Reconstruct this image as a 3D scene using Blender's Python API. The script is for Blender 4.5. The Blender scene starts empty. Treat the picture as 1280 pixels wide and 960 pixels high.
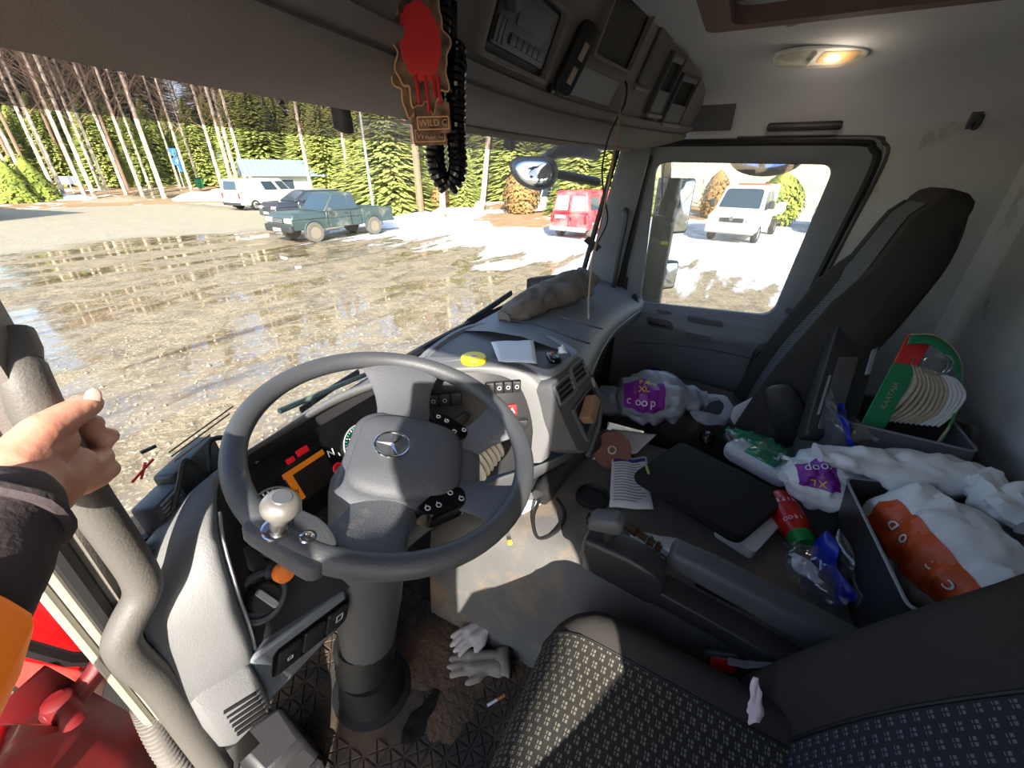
import bpy, bmesh, math, random
from mathutils import Vector, Matrix, noise
random.seed(7)
SC = bpy.context.scene
COL = SC.collection
PI = math.pi
V = Vector

# ---------------------------------------------------------------- camera
def look_basis(yaw, pitch, roll):
    y, p, r = map(math.radians, (yaw, pitch, roll))
    H = V((math.sin(y), math.cos(y), 0)); R = V((math.cos(y), -math.sin(y), 0)); U = V((0, 0, 1))
    F = math.cos(p)*H - math.sin(p)*U; W = math.sin(p)*H + math.cos(p)*U
    return math.cos(r)*R + math.sin(r)*W, -math.sin(r)*R + math.cos(r)*W, F
R_, W_, F_ = look_basis(62.7, 27.75, 0.5)
cd = bpy.data.cameras.new('camera'); cam = bpy.data.objects.new('camera', cd); COL.objects.link(cam)
cd.sensor_width = 36; cd.lens = 505/1280*36; cd.clip_start = 0.02; cd.clip_end = 600
M = Matrix((R_, W_, -F_)).transposed().to_4x4(); M.translation = V((-.985, 0, 1.315)); cam.matrix_world = M
SC.camera = cam

# ---------------------------------------------------------------- light
SUN_DIR = V((1.0, .65, -.66)).normalized()
w = bpy.data.worlds.new('world'); SC.world = w; w.use_nodes = True
nt = w.node_tree; nt.nodes.clear()
out = nt.nodes.new('ShaderNodeOutputWorld'); bg = nt.nodes.new('ShaderNodeBackground'); sky = nt.nodes.new('ShaderNodeTexSky')
sky.sky_type = 'NISHITA'; sky.sun_disc = False; sky.sun_elevation = math.radians(29.5)
sky.sun_rotation = math.atan2(-SUN_DIR.x, -SUN_DIR.y); sky.air_density = 1.0; sky.dust_density = 1.2; sky.ozone_density = 1.0
bg.inputs[1].default_value = 0.29
nt.links.new(sky.outputs[0], bg.inputs[0]); nt.links.new(bg.outputs[0], out.inputs[0])
sd = bpy.data.lights.new('sun', 'SUN'); sd.energy = 8.2; sd.angle = math.radians(.6); sd.color = (1, .93, .82)
so = bpy.data.objects.new('sun', sd); COL.objects.link(so); so.rotation_euler = SUN_DIR.to_track_quat('-Z', 'Y').to_euler(); so.location = (-6, -5, 9)
vs = SC.view_settings; vs.view_transform = 'Standard'; vs.look = 'None'; vs.gamma = 1; vs.use_curve_mapping = False; vs.exposure = 0.78

# ---------------------------------------------------------------- materials
MATS = {}
def srgb(c):
    return tuple((x/255/12.92 if x/255 <= .04045 else ((x/255+.055)/1.055)**2.4) for x in c)
def pm(name, col, rough=.6, metal=0, bump=0, bscale=300, var=0, vscale=4, dark=None, spec=.5, trans=0, coat=0, emit=0, dirt=None, dscale=6, dlo=.5, dhi=.62, alpha=1, detail=4):
    """procedural principled material; col is sRGB 0-255"""
    if name in MATS: return MATS[name]
    m = bpy.data.materials.new(name); m.use_nodes = True; n = m.node_tree; b = n.nodes['Principled BSDF']
    c = srgb(col) + (1,)
    b.inputs['Base Color'].default_value = c; b.inputs['Roughness'].default_value = rough; b.inputs['Metallic'].default_value = metal
    b.inputs['Specular IOR Level'].default_value = spec
    if trans: b.inputs['Transmission Weight'].default_value = trans
    if coat: b.inputs['Coat Weight'].default_value = coat
    if alpha < 1: b.inputs['Alpha'].default_value = alpha
    if emit: b.inputs['Emission Color'].default_value = c; b.inputs['Emission Strength'].default_value = emit
    tc = n.nodes.new('ShaderNodeTexCoord'); cur = None
    if var:
        nz = n.nodes.new('ShaderNodeTexNoise'); nz.inputs['Scale'].default_value = vscale; nz.inputs['Detail'].default_value = detail
        n.links.new(tc.outputs['Object'], nz.inputs['Vector'])
        mr = n.nodes.new('ShaderNodeMapRange'); mr.inputs[1].default_value = .3; mr.inputs[2].default_value = .7
        n.links.new(nz.outputs[0], mr.inputs[0])
        mx = n.nodes.new('ShaderNodeMix'); mx.data_type = 'RGBA'
        d = srgb(dark) + (1,) if dark else tuple(x*(1-var) for x in c[:3]) + (1,)
        mx.inputs[6].default_value = d; mx.inputs[7].default_value = c
        n.links.new(mr.outputs[0], mx.inputs[0]); cur = mx.outputs[2]
    if dirt:
        nz = n.nodes.new('ShaderNodeTexNoise'); nz.inputs['Scale'].default_value = dscale; nz.inputs['Detail'].default_value = 6; nz.inputs['Roughness'].default_value = .65
        n.links.new(tc.outputs['Object'], nz.inputs['Vector'])
        mr = n.nodes.new('ShaderNodeMapRange'); mr.inputs[1].default_value = dlo; mr.inputs[2].default_value = dhi
        n.links.new(nz.outputs[0], mr.inputs[0])
        mx = n.nodes.new('ShaderNodeMix'); mx.data_type = 'RGBA'; mx.inputs[6].default_value = c; mx.inputs[7].default_value = srgb(dirt) + (1,)
        if cur: n.links.new(cur, mx.inputs[6])
        n.links.new(mr.outputs[0], mx.inputs[0]); cur = mx.outputs[2]
    if cur: n.links.new(cur, b.inputs['Base Color'])
    if bump:
        nz = n.nodes.new('ShaderNodeTexNoise'); nz.inputs['Scale'].default_value = bscale; nz.inputs['Detail'].default_value = 3
        n.links.new(tc.outputs['Object'], nz.inputs['Vector'])
        bp = n.nodes.new('ShaderNodeBump'); bp.inputs['Strength'].default_value = bump; bp.inputs['Distance'].default_value = .002 if bscale > 60 else .01
        n.links.new(nz.outputs[0], bp.inputs['Height']); n.links.new(bp.outputs[0], b.inputs['Normal'])
    MATS[name] = m; return m

def glass(name, tint=(1, 1, 1), gloss=.05, dust=0, dustcol=(235, 230, 215), dscale=3, thresh=(.35, .75), rough=.02):
    """thin pane: clear transmission, a little mirror, optional film of dust"""
    m = bpy.data.materials.new(name); m.use_nodes = True; n = m.node_tree; n.nodes.clear()
    o = n.nodes.new('ShaderNodeOutputMaterial'); tr = n.nodes.new('ShaderNodeBsdfTransparent'); tr.inputs[0].default_value = tuple(tint) + (1,)
    gl = n.nodes.new('ShaderNodeBsdfGlossy'); gl.inputs['Roughness'].default_value = rough
    mx = n.nodes.new('ShaderNodeMixShader'); mx.inputs[0].default_value = gloss
    n.links.new(tr.outputs[0], mx.inputs[1]); n.links.new(gl.outputs[0], mx.inputs[2]); last = mx
    if dust:
        df = n.nodes.new('ShaderNodeBsdfDiffuse'); df.inputs[0].default_value = srgb(dustcol) + (1,)
        tl = n.nodes.new('ShaderNodeBsdfTranslucent'); tl.inputs[0].default_value = srgb(dustcol) + (1,)
        md = n.nodes.new('ShaderNodeMixShader'); n.links.new(df.outputs[0], md.inputs[1]); n.links.new(tl.outputs[0], md.inputs[2])
        tc = n.nodes.new('ShaderNodeTexCoord'); nz = n.nodes.new('ShaderNodeTexNoise'); nz.inputs['Scale'].default_value = dscale; nz.inputs['Detail'].default_value = 5
        n.links.new(tc.outputs['Object'], nz.inputs[0])
        mr = n.nodes.new('ShaderNodeMapRange'); mr.inputs[1].default_value = thresh[0]; mr.inputs[2].default_value = thresh[1]; mr.inputs[3].default_value = dust*.35; mr.inputs[4].default_value = dust
        n.links.new(nz.outputs[0], mr.inputs[0])
        m2 = n.nodes.new('ShaderNodeMixShader'); n.links.new(mr.outputs[0], m2.inputs[0]); n.links.new(mx.outputs[0], m2.inputs[1]); n.links.new(md.outputs[0], m2.inputs[2]); last = m2
    n.links.new(last.outputs[0], o.inputs[0]); MATS[name] = m; return m

# ---------------------------------------------------------------- mesh building
def rot(axis, deg): return Matrix.Rotation(math.radians(deg), 4, axis)
def tr(*p): return Matrix.Translation(V(p))
def frame(o, x, y, z):
    m = Matrix((V(x).normalized(), V(y).normalized(), V(z).normalized())).transposed().to_4x4(); m.translation = V(o); return m
def catmull(pts, k=6, closed=False):
    P = [V(p) for p in pts]; n = len(P); o = []
    for i in range(n if closed else n-1):
        a, b, c, d = (P[(i-1) % n], P[i], P[(i+1) % n], P[(i+2) % n]) if closed else (P[max(i-1, 0)], P[i], P[i+1], P[min(i+2, n-1)])
        for j in range(k):
            t = j/k; o.append(.5*((2*b)+(c-a)*t+(2*a-5*b+4*c-d)*t*t+(3*b-a-3*c+d)*t**3))
    if not closed: o.append(P[-1])
    return o
def rpoly(pts, r, seg=4):
    """rounded 2D polygon; r one radius or a list"""
    o = []; n = len(pts)
    for i in range(n):
        p = V((pts[i][0], pts[i][1])); a = V((pts[i-1][0], pts[i-1][1])); b = V((pts[(i+1) % n][0], pts[(i+1) % n][1]))
        rr = r[i] if isinstance(r, (list, tuple)) else r
        da = min(rr, (a-p).length*.45); db = min(rr, (b-p).length*.45)
        s = p+(a-p).normalized()*da; e = p+(b-p).normalized()*db
        for j in range(seg+1):
            t = j/seg; q = s*(1-t)**2+p*2*t*(1-t)+e*t*t; o.append((q.x, q.y))
    return o
class MB:
    def __init__(s): s.v = []; s.f = []
    def add(s, vs, fs, M=None):
        k = len(s.v)
        s.v += [tuple(M @ V(p)) if M else tuple(p) for p in vs]; s.f += [tuple(i+k for i in f) for f in fs]; return s
    def box(s, c, d, M=None, taper=1):
        x, y, z = d[0]/2, d[1]/2, d[2]/2; t = taper
        vs = [(-x, -y, -z), (x, -y, -z), (x, y, -z), (-x, y, -z), (-x*t, -y*t, z), (x*t, -y*t, z), (x*t, y*t, z), (-x*t, y*t, z)]
        T = tr(*c); T = M @ T if M else T
        return s.add(vs, [(0, 3, 2, 1), (4, 5, 6, 7), (0, 1, 5, 4), (1, 2, 6, 5), (2, 3, 7, 6), (3, 0, 4, 7)], T)
    def loft(s, rows, cu=False, cv=False, caps=False, M=None):
        """rows of equal-length point lists; cu closes each row, cv closes the sequence"""
        nr, nc = len(rows), len(rows[0]); vs = [p for r in rows for p in r]; fs = []
        for i in range(nr if cv else nr-1):
            for j in range(nc if cu else nc-1):
                a, b = i*nc, ((i+1) % nr)*nc; k = (j+1) % nc
                fs.append((a+j, a+k, b+k, b+j))
        if caps: fs += [tuple(range(nc)), tuple((nr-1)*nc+i for i in range(nc))]
        return s.add(vs, fs, M)
    def tube(s, path, r, n=8, caps=True, M=None, closed=False, flat=1, up=None):
        P = [V(p) for p in path]; m = len(P); rows = []; pu = None
        for i, p in enumerate(P):
            a = P[(i-1) % m] if closed else P[max(i-1, 0)]; b = P[(i+1) % m] if closed else P[min(i+1, m-1)]
            t = (b-a).normalized() if (b-a).length > 1e-9 else V((0, 0, 1))
            u = V(up) if up else (pu if pu is not None else (V((0, 0, 1)) if abs(t.z) < .9 else V((1, 0, 0))))
            x = t.cross(u)
            if x.length < 1e-6: x = t.orthogonal()
            x.normalize(); y = x.cross(t).normalized(); pu = y
            rr = r[i] if isinstance(r, (list, tuple)) else r
            rows.append([p+x*math.cos(2*PI*k/n)*rr+y*math.sin(2*PI*k/n)*rr*flat for k in range(n)])
        return s.loft(rows, cu=True, cv=closed, caps=caps and not closed, M=M)
    def capsule(s, path, r, n=10):
        P = [V(p) for p in path]; R = list(r) if isinstance(r, (list, tuple)) else [r]*len(P)
        d0 = (P[0]-P[1]).normalized(); d1 = (P[-1]-P[-2]).normalized()
        A = [P[0]+d0*R[0]*k for k in (.97, .7)]; B = [P[-1]+d1*R[-1]*k for k in (.7, .97)]
        return s.tube(A+P+B, [R[0]*.25, R[0]*.72]+R+[R[-1]*.72, R[-1]*.25], n)
    def lathe(s, prof, n=24, M=None, caps=True):
        return s.loft([[(r*math.cos(2*PI*k/n), r*math.sin(2*PI*k/n), z) for k in range(n)] for r, z in prof], cu=True, caps=caps, M=M)
    def prism(s, poly, h0, h1, M=None):
        n = len(poly)
        return s.add([(p[0], p[1], h0) for p in poly]+[(p[0], p[1], h1) for p in poly],
                     [tuple(range(n))[::-1], tuple(range(n, 2*n))]+[(i, (i+1) % n, n+(i+1) % n, n+i) for i in range(n)], M)
    def slab(s, poly, h0, h1, rnd=.004, M=None, top=True):
        """prism with softened rims (poly convex-ish, about its centroid)"""
        cx = sum(p[0] for p in poly)/len(poly); cy = sum(p[1] for p in poly)/len(poly)
        def sc(d):
            o = []
            for x, y in poly:
                l = math.hypot(x-cx, y-cy) or 1; o.append((cx+(x-cx)*(l-d)/l, cy+(y-cy)*(l-d)/l))
            return o
        rows = []
        for d, h in ((rnd, h0), (rnd*.3, h0+rnd*.3), (0, h0+rnd), (0, h1-rnd), (rnd*.3, h1-rnd*.3), (rnd, h1)):
            rows.append([(x, y, h) for x, y in sc(d)])
        return s.loft(rows, cu=True, caps=True, M=M)
    def ell(s, c, r, n=16, m=10, M=None):
        rows = []
        for i in range(1, m):
            a = PI*i/m; rows.append([(c[0]+r[0]*math.sin(a)*math.cos(2*PI*k/n), c[1]+r[1]*math.sin(a)*math.sin(2*PI*k/n), c[2]+r[2]*math.cos(a)) for k in range(n)])
        k = len(s.v); s.loft(rows, cu=True, M=M)
        top = (c[0], c[1], c[2]+r[2]); bot = (c[0], c[1], c[2]-r[2]); nn = len(rows)*n
        s.v += [tuple(M @ V(top)) if M else top, tuple(M @ V(bot)) if M else bot]
        s.f += [(k+nn, k+(j+1) % n, k+j) for j in range(n)]+[(k+nn+1, k+nn-n+j, k+nn-n+(j+1) % n) for j in range(n)]
        return s
    def ring(s, outer, inner, h0, h1, M=None):
        """frame between two 2D loops of equal count"""
        return s.loft([[(x, y, h0) for x, y in outer], [(x, y, h1) for x, y in outer], [(x, y, h1) for x, y in inner], [(x, y, h0) for x, y in inner]], cu=True, cv=True, M=M)
    def torus(s, R, r, n=48, m=12, M=None, flat=1):
        return s.loft([[((R+r*math.cos(2*PI*j/m))*math.cos(2*PI*i/n), (R+r*math.cos(2*PI*j/m))*math.sin(2*PI*i/n), r*flat*math.sin(2*PI*j/m)) for j in range(m)] for i in range(n)], cu=True, cv=True, M=M)
    def jitter(s, amp, sc, seed=0, keepz=None):
        o = []
        for p in s.v:
            q = V(p)*sc+V((seed*7.3, seed*3.1, seed)); d = noise.noise_vector(q)*amp; z = p[2]+d.z
            if keepz is not None: z = max(z, keepz)
            o.append((p[0]+d.x, p[1]+d.y, z))
        s.v = o; return s
    def mesh(s, name, sharp=38):
        me = bpy.data.meshes.new(name); me.from_pydata(s.v, [], s.f)
        bm = bmesh.new(); bm.from_mesh(me); bmesh.ops.recalc_face_normals(bm, faces=bm.faces); bm.to_mesh(me); bm.free()
        me.polygons.foreach_set('use_smooth', [True]*len(me.polygons))
        if sharp: me.set_sharp_from_angle(angle=math.radians(sharp))
        me.update(); return me
    def build(s, name, mat, parent=None, bevel=0, sub=0, solid=0, sharp=38, local=False, kind=None, label=None, remesh=0, smooth=0, seg=2):
        o = bpy.data.objects.new(name, s.mesh(name, sharp)); COL.objects.link(o)
        if isinstance(mat, str): mat = MATS[mat]
        o.data.materials.append(mat)
        if parent:
            o.parent = parent
            if not local: o.matrix_parent_inverse = parent_inv(parent)
        if solid: q = o.modifiers.new('solid', 'SOLIDIFY'); q.thickness = solid; q.offset = 0
        if remesh: q = o.modifiers.new('remesh', 'REMESH'); q.mode = 'VOXEL'; q.voxel_size = remesh; q.use_smooth_shade = True
        if smooth: q = o.modifiers.new('smooth', 'SMOOTH'); q.iterations = smooth; q.factor = .5
        if bevel: q = o.modifiers.new('bevel', 'BEVEL'); q.width = bevel; q.segments = seg; q.limit_method = 'ANGLE'; q.angle_limit = math.radians(35)
        if sub: q = o.modifiers.new('sub', 'SUBSURF'); q.levels = sub; q.render_levels = sub
        if kind: o['kind'] = kind
        if label and parent: o['label'] = label
        return o
def world_m(o):
    m = o.matrix_basis.copy()
    if o.parent: m = world_m(o.parent) @ o.matrix_parent_inverse @ m
    return m
def parent_inv(o): return world_m(o).inverted()
def tag(o, label, cat, group=None):
    o['label'] = label; o['category'] = cat
    if group: o['group'] = group
    return o
def struct(o): o['kind'] = 'structure'; return o
def thing(name, label=None, cat=None, loc=(0, 0, 0), rz=0, group=None, scale=None):
    o = bpy.data.objects.new(name, None); COL.objects.link(o); o.location = loc; o.rotation_euler = (0, 0, math.radians(rz)); o.empty_display_size = .05
    if label: tag(o, label, cat, group)
    else: o['kind'] = 'structure'
    return o
def dup(root, loc=None, rz=None, label=None, scale=None):
    r = root.copy(); COL.objects.link(r)
    if loc is not None: r.location = loc
    if rz is not None: r.rotation_euler = (0, 0, math.radians(rz))
    if label: r['label'] = label
    if scale: r.scale = (scale,)*3 if not isinstance(scale, tuple) else scale
    for ch in list(root.children):
        c = ch.copy(); COL.objects.link(c); c.parent = r
        for g in list(ch.children):
            d = g.copy(); COL.objects.link(d); d.parent = c
    return r
def text(s, size, mat, parent, M, ext=.0004, name='lettering', align='CENTER', local=False):
    cu = bpy.data.curves.new('t', 'FONT'); cu.body = s; cu.size = size; cu.align_x = align; cu.align_y = 'CENTER'; cu.extrude = ext; cu.resolution_u = 3
    t = bpy.data.objects.new('t', cu); COL.objects.link(t)
    me = bpy.data.meshes.new_from_object(t.evaluated_get(bpy.context.evaluated_depsgraph_get()))
    bpy.data.objects.remove(t); bpy.data.curves.remove(cu)
    me.transform(M); me.name = name; me.materials.clear(); me.materials.append(MATS[mat] if isinstance(mat, str) else mat)
    o = bpy.data.objects.new(name, me); COL.objects.link(o)
    if parent:
        o.parent = parent
        if not local: o.matrix_parent_inverse = parent_inv(parent)
    return o
# ---------------------------------------------------------------- shared materials
pm('plastic', (122, 127, 134), .55, bump=.35, bscale=500, var=.12, vscale=6)
pm('plastic_dark', (84, 85, 88), .5, bump=.3, bscale=500, var=.15, vscale=8)
pm('plastic_black', (40, 40, 42), .45, bump=.2, bscale=400)
pm('black_gloss', (12, 12, 14), .18)
pm('dash_grey', (116, 116, 117), .55, bump=.35, bscale=450, var=.1, vscale=7)
pm('headliner', (206, 209, 214), .95, bump=.4, bscale=600, var=.14, vscale=3)
pm('console_grey', (136, 131, 129), .85, bump=.4, bscale=600, var=.12, vscale=5)
pm('wall_fabric', (208, 210, 210), .95, bump=.5, bscale=500, var=.18, vscale=2.5, dirt=(140, 134, 128), dscale=7, dlo=.58, dhi=.74)
pm('carpet', (44, 42, 41), .95, bump=.6, bscale=300, var=.3, vscale=9, dirt=(92, 74, 56), dscale=5, dlo=.55, dhi=.75)
pm('tunnel_vinyl', (100, 99, 98), .75, bump=.6, bscale=260, var=.15, vscale=8, dirt=(140, 118, 92), dscale=4, dlo=.5, dhi=.72)
pm('rubber_mat', (58, 55, 52), .6, bump=.3, bscale=150, var=.35, vscale=10, dirt=(98, 80, 64), dscale=6, dlo=.47, dhi=.68)
pm('rubber', (20, 20, 21), .6)
pm('seal_light', (150, 146, 132), .6)
pm('chrome', (200, 200, 205), .15, metal=1)
pm('steel', (150, 150, 150), .35, metal=1)
pm('white', (235, 235, 232), .6); pm('red_paint', (196, 18, 22), .35, var=.2, vscale=5, coat=.4)
pm('red', (205, 30, 34), .5); pm('black', (14, 14, 15), .6); pm('icon', (200, 200, 205), .6); pm('grey_mid', (140, 142, 146), .6)
pm('paper', (222, 224, 228), .8); pm('paper_print', (120, 122, 130), .8); pm('blue_print', (30, 40, 120), .6)
pm('trim_grey', (118, 113, 108), .6, bump=.3, bscale=400, var=.12, vscale=8)
glass('windshield_glass', (.97, .98, .97), .03, dust=.035, dscale=2)
glass('window_glass', (.96, .97, .96), .05, dust=.10, dustcol=(235, 228, 205), dscale=2.2, thresh=(.3, .7))
glass('smoke_acrylic', (.34, .30, .33), .05, dust=.04)
glass('clear_plastic', (.93, .95, .98), .12, dust=.10, dscale=30)

# ---------------------------------------------------------------- the cab shell
def yb(x): return .737-.138*x*x            # windshield foot
def yt(x): return .645-.16*x*x             # windshield head
floor = struct(MB().box((0, .1, -.02), (2.0, 1.75, .04)).build('floor', 'carpet'))
# engine tunnel between the seats
tun = MB(); rows = []
for y in (-.74, -.4, 0, .3, .5, .62):
    z = .455 if y < .45 else .455-(y-.45)*.4
    rows.append([(-.36, y, 0), (-.335, y, z-.14), (-.315, y, z-.05), (-.29, y, z-.015), (-.25, y, z), (.0, y, z+.004), (.28, y, z), (.32, y, z-.02), (.34, y, z-.08), (.36, y, 0)])
tun.loft(rows, cu=True, caps=True); tunnel = tun.build('tunnel_cover', 'tunnel_vinyl'); tunnel['kind'] = 'structure'
rs = MB().box((.02, -.55, .215), (2.0, .39, .43)).build('rear_locker', 'carpet', bevel=.02); rs['kind'] = 'structure'

# rear wall with a raised rounded panel
wr = MB().box((0, -.77, .82), (2.12, .04, 1.74)).build('wall_rear', 'wall_fabric'); struct(wr)
pn = MB(); lp = rpoly([(-.9, .62), (.80, .62), (.80, 1.30), (-.9, 1.30)], .10, 6)
li = rpoly([(-.87, .65), (.77, .65), (.77, 1.27), (-.87, 1.27)], .09, 6)
MR = frame((0, -.75, 0), (1, 0, 0), (0, 0, 1), (0, 1, 0))
pn.loft([[(x, y, 0) for x, y in lp], [(x, y, .018) for x, y in lp], [(x, y, .024) for x, y in li]], cu=True, caps=True, M=MR)
pn.build('padded_panel', 'wall_fabric', wr)
gr = MB().tube([(x, -.748, z) for x, z in [(.84, 1.36), (.5, 1.355), (-.9, 1.35)]], .006).build('welt', 'console_grey', wr)
MB().slab(rpoly([(.38, .60), (.66, .55), (.68, .62), (.44, .70)], .02), .024, .045, M=MR).build('strap_cover', 'console_grey', wr)

# ceiling with coved sides
prof = [(1.03, 1.40), (1.03, 1.46), (1.012, 1.53), (.965, 1.585), (.88, 1.625), (.74, 1.652), (.5, 1.675), (0, 1.685)]
prof = prof+[(-x, z) for x, z in prof[-2:1:-1]]+[(-1.022, 1.48), (-1.03, 1.445)]
ce = MB(); ce.loft([[(x, y, z) for x, z in prof] for y in (-.77, -.4, 0, .3, .62)]); ce.loft([[(x*1.03, y, z+.05) for x, z in prof] for y in (-.77, 0, .62)])
ceil = ce.build('ceiling', 'headliner', solid=0); struct(ceil)
# passenger side wall around the door, and the driver's side wall behind the door opening
def wall(name, poly, x0, x1, mat='wall_fabric'):
    return struct(MB().prism(poly, x0, x1, M=Matrix(((0, 0, 1, 0), (1, 0, 0, 0), (0, 1, 0, 0), (0, 0, 0, 1)))).build(name, mat))
wall('wall_right', [(-.38, 1.47), (-.385, 1.33), (-.34, 1.05), (-.30, .78), (-.26, .5), (-.20, 0), (-.77, 0), (-.77, 1.47)], 1.028, 1.08)
wall('wall_left', [(-.29, 1.46), (-.29, 1.12), (-.35, .97), (-.345, .87), (-.017, .68), (.06, .5), (.12, 0), (-.77, 0), (-.77, 1.46)], -1.08, -1.0)
wall('wall_right_front', [(.405, .87), (.405, 0), (.94, 0), (.94, .80), (.62, .87)], 1.0, 1.05, 'carpet')
# sill beam above both doors
struct(MB().box((-1.028, -.1, 1.482), (.024, 1.3, .04)).build('trim_1', 'trim_grey', bevel=.01))
struct(MB().box((1.058, .1, 1.43), (.05, .95, .05)).build('trim_2', 'trim_grey', bevel=.01))

# windshield
w1 = thing('window_1', loc=(0, .7, .86))
N = 28
def ws(x, t, off=0):
    xx = x*(1-.0*t); return V((xx, yb(x)*(1-t)+yt(x)*t+off, .862+(1.425-.862)*t))
g = MB(); g.loft([[ws(-.9+1.84*i/N, t/8) for i in range(N+1)] for t in range(9)]); g.build('pane', 'windshield_glass', w1)
fr = MB(); fr.tube([ws(-.9+1.84*i/N, -.02) for i in range(N+1)], .012, 6); fr.tube([ws(-.9, t/8) for t in range(9)], .01, 6); fr.tube([ws(.94, t/8, 0) for t in range(9)], .012, 6)
fr.build('rubber_gasket', 'rubber', w1)
# etched text block and a few specks low on the glass are built with the dash

# ---------------------------------------------------------------- right pillar
pr = thing('trim_3', loc=(.98, .5, .8))
pl = MB(); rows = []
for t in [i/8 for i in range(9)]:
    z = .80+.62*t; yl = .60-.115*t; yr = .455-.075*t
    rows.append([(.955, yl+.01, z), (.93, yl-.01, z), (.945, (yl+yr)/2, z), (.975, yr, z), (1.02, yr-.005, z), (1.03, yl, z)])
pl.loft(rows, cu=True, caps=True); pl.build('pillar_cover', 'plastic', pr)
MB().tube(catmull([(1.0, .445, .80), (1.0, .42, 1.0), (1.005, .40, 1.25), (1.01, .385, 1.38)], 6), .013, 8, flat=1.6).build('door_seal', 'rubber', pr)
MB().tube(catmull([(.955, .47, .80), (.945, .455, .84), (.94, .445, 1.0), (.945, .435, 1.14), (.96, .45, 1.17), (.975, .47, 1.17)], 6), .011, 10).build('grab_bar', 'plastic_black', pr)
MB().lathe([(.012, 0), (.011, .004), (.0, .005)], 14, M=frame((.937, .535, 1.18), (0, 1, 0), (0, 0, 1), (-1, 0, 0))).build('screw_cap', 'plastic_dark', pr)

# ---------------------------------------------------------------- passenger door
d1 = thing('door_1', loc=(1.03, 0, 0))
YZ = Matrix(((0, 0, 1, 0), (1, 0, 0, 0), (0, 1, 0, 0), (0, 0, 0, 1)))     # (y, z, x) -> world
def off(c, d):     # shrink / grow a 4 corner loop
    s = ((1, 1), (-1, 1), (-1, -1), (1, -1)); return [(p[0]+d*a, p[1]+d*b) for p, (a, b) in zip(c, s)]
win = [(.362, 1.357), (-.271, 1.347), (-.223, .768), (.337, .749)]
ofr = [(.425, 1.43), (-.39, 1.43), (-.33, .70), (.44, .69)]
lo = rpoly(ofr, [.05, .06, .05, .03], 6); lm = rpoly(off(win, .03), .06, 6); lw = rpoly(win, [.05, .05, .06, .03], 6)
f = MB(); f.loft([[(1.03, a, b) for a, b in lo], [(1.012, a*.995, b) for a, b in lo], [(1.008, a, b) for a, b in lm], [(1.02, a, b) for a, b in lw], [(1.06, a, b) for a, b in lw]], cu=True)
f.build('window_frame', 'plastic', d1)
MB().loft([[(1.045, a, b) for a, b in rpoly(off(win, .004), .05, 6)], [(1.049, a, b) for a, b in rpoly(off(win, .004), .05, 6)]], cu=True, caps=True).build('pane', 'window_glass', d1)
sl = rpoly(off(win, .003), [.05, .05, .06, .03], 6)
MB().tube([(1.03, a, b) for a, b in sl], .005, 6, closed=True).build('glass_channel', 'rubber', d1)
so1 = [(.43, .72), (.425, 1.0), (.412, 1.37), (.39, 1.415), (.1, 1.418), (-.30, 1.412), (-.355, 1.395), (-.378, 1.34), (-.35, 1.1), (-.31, .78), (-.27, .55), (-.23, .3)]
MB().tube([(1.022, p.x, p.y) for p in catmull([(a, b, 0) for a, b in so1], 5)], .016, 8).build('door_seal', 'rubber', d1)
MB().tube([(1.028, p.x-.028, p.y+.018) for p in catmull([(a, b, 0) for a, b in so1[4:]], 5)], .006, 6).build('outer_seal', 'plastic_dark', d1)
dp = MB(); rows = []
for z, x in [(.745, 1.035), (.735, 1.0), (.72, .985), (.70, .98), (.675, .965), (.65, .962), (.63, .97), (.60, .992), (.5, .998), (.3, 1.0), (.05, 1.0)]:
    row = []
    for i in range(15):
        y = .43-.72*i/14; bulge = max(0, 1-abs(y-.0)/.36)**.5
        row.append((1.0+(x-1.0)*(.35+.65*bulge) if .55 < z < .72 else x, y+(.02 if z > .5 else .0)*0, z))
    rows.append(row)
dp.loft(rows); dp.build('door_panel', 'plastic', d1)
def dpanel(name, pts, r, x0, x1, mat): return MB().prism(rpoly(pts, r, 5), x0, x1, M=YZ).build(name, mat, d1, bevel=.003)
dpanel('handle_recess', [(.29, .70), (.17, .695), (.15, .655), (.27, .66)], .02, .963, 1.0, 'plastic_dark')
MB().slab(rpoly([(.275, .692), (.20, .69), (.18, .668), (.265, .668)], .015), -.004, .004, .003, M=YZ @ tr(0, 0, .962)).build('door_lever', 'plastic_black', d1)
dpanel('grip_recess', [(.11, .735), (-.04, .728), (-.045, .705), (.10, .708)], .014, .972, 1.01, 'plastic_dark')
dpanel('pull_pocket', [(.10, .66), (-.01, .655), (-.01, .635), (.09, .635)], .01, .955, .99, 'plastic_dark')
dpanel('switch_strip', [(.25, .745), (.18, .742), (.18, .73), (.245, .732)], .004, .975, 1.0, 'plastic_dark')
MB().tube([(.99, y, .585-.25*(y+.02)**2) for y in [.33-.06*i for i in range(11)]], .003, 5).build('panel_crease', 'plastic_dark', d1)
MB().lathe([(.012, 0), (.012, .004), (.006, .004), (.005, .001)], 14, M=frame((1.0, -.27, .81), (0, 1, 0), (0, 0, 1), (-1, 0, 0))).build('screw_cap', 'plastic_dark', d1)
MB().tube(catmull([(.955, -.30, .655), (.95, -.24, .665), (.945, -.205, .64), (.95, -.195, .55), (.96, -.2, .45)], 6), .013, 8).build('pull_bar', 'plastic_black', d1)
MB().lathe([(.022, 0), (.022, .012), (.016, .016), (.018, .022), (.014, .028), (.016, .034), (.008, .042), (0, .043)], 14, M=frame((.955, .35, .765), (1, 0, 0), (0, 1, 0), (0, 0, 1))).build('lock_button', 'plastic_black', d1)

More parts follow.
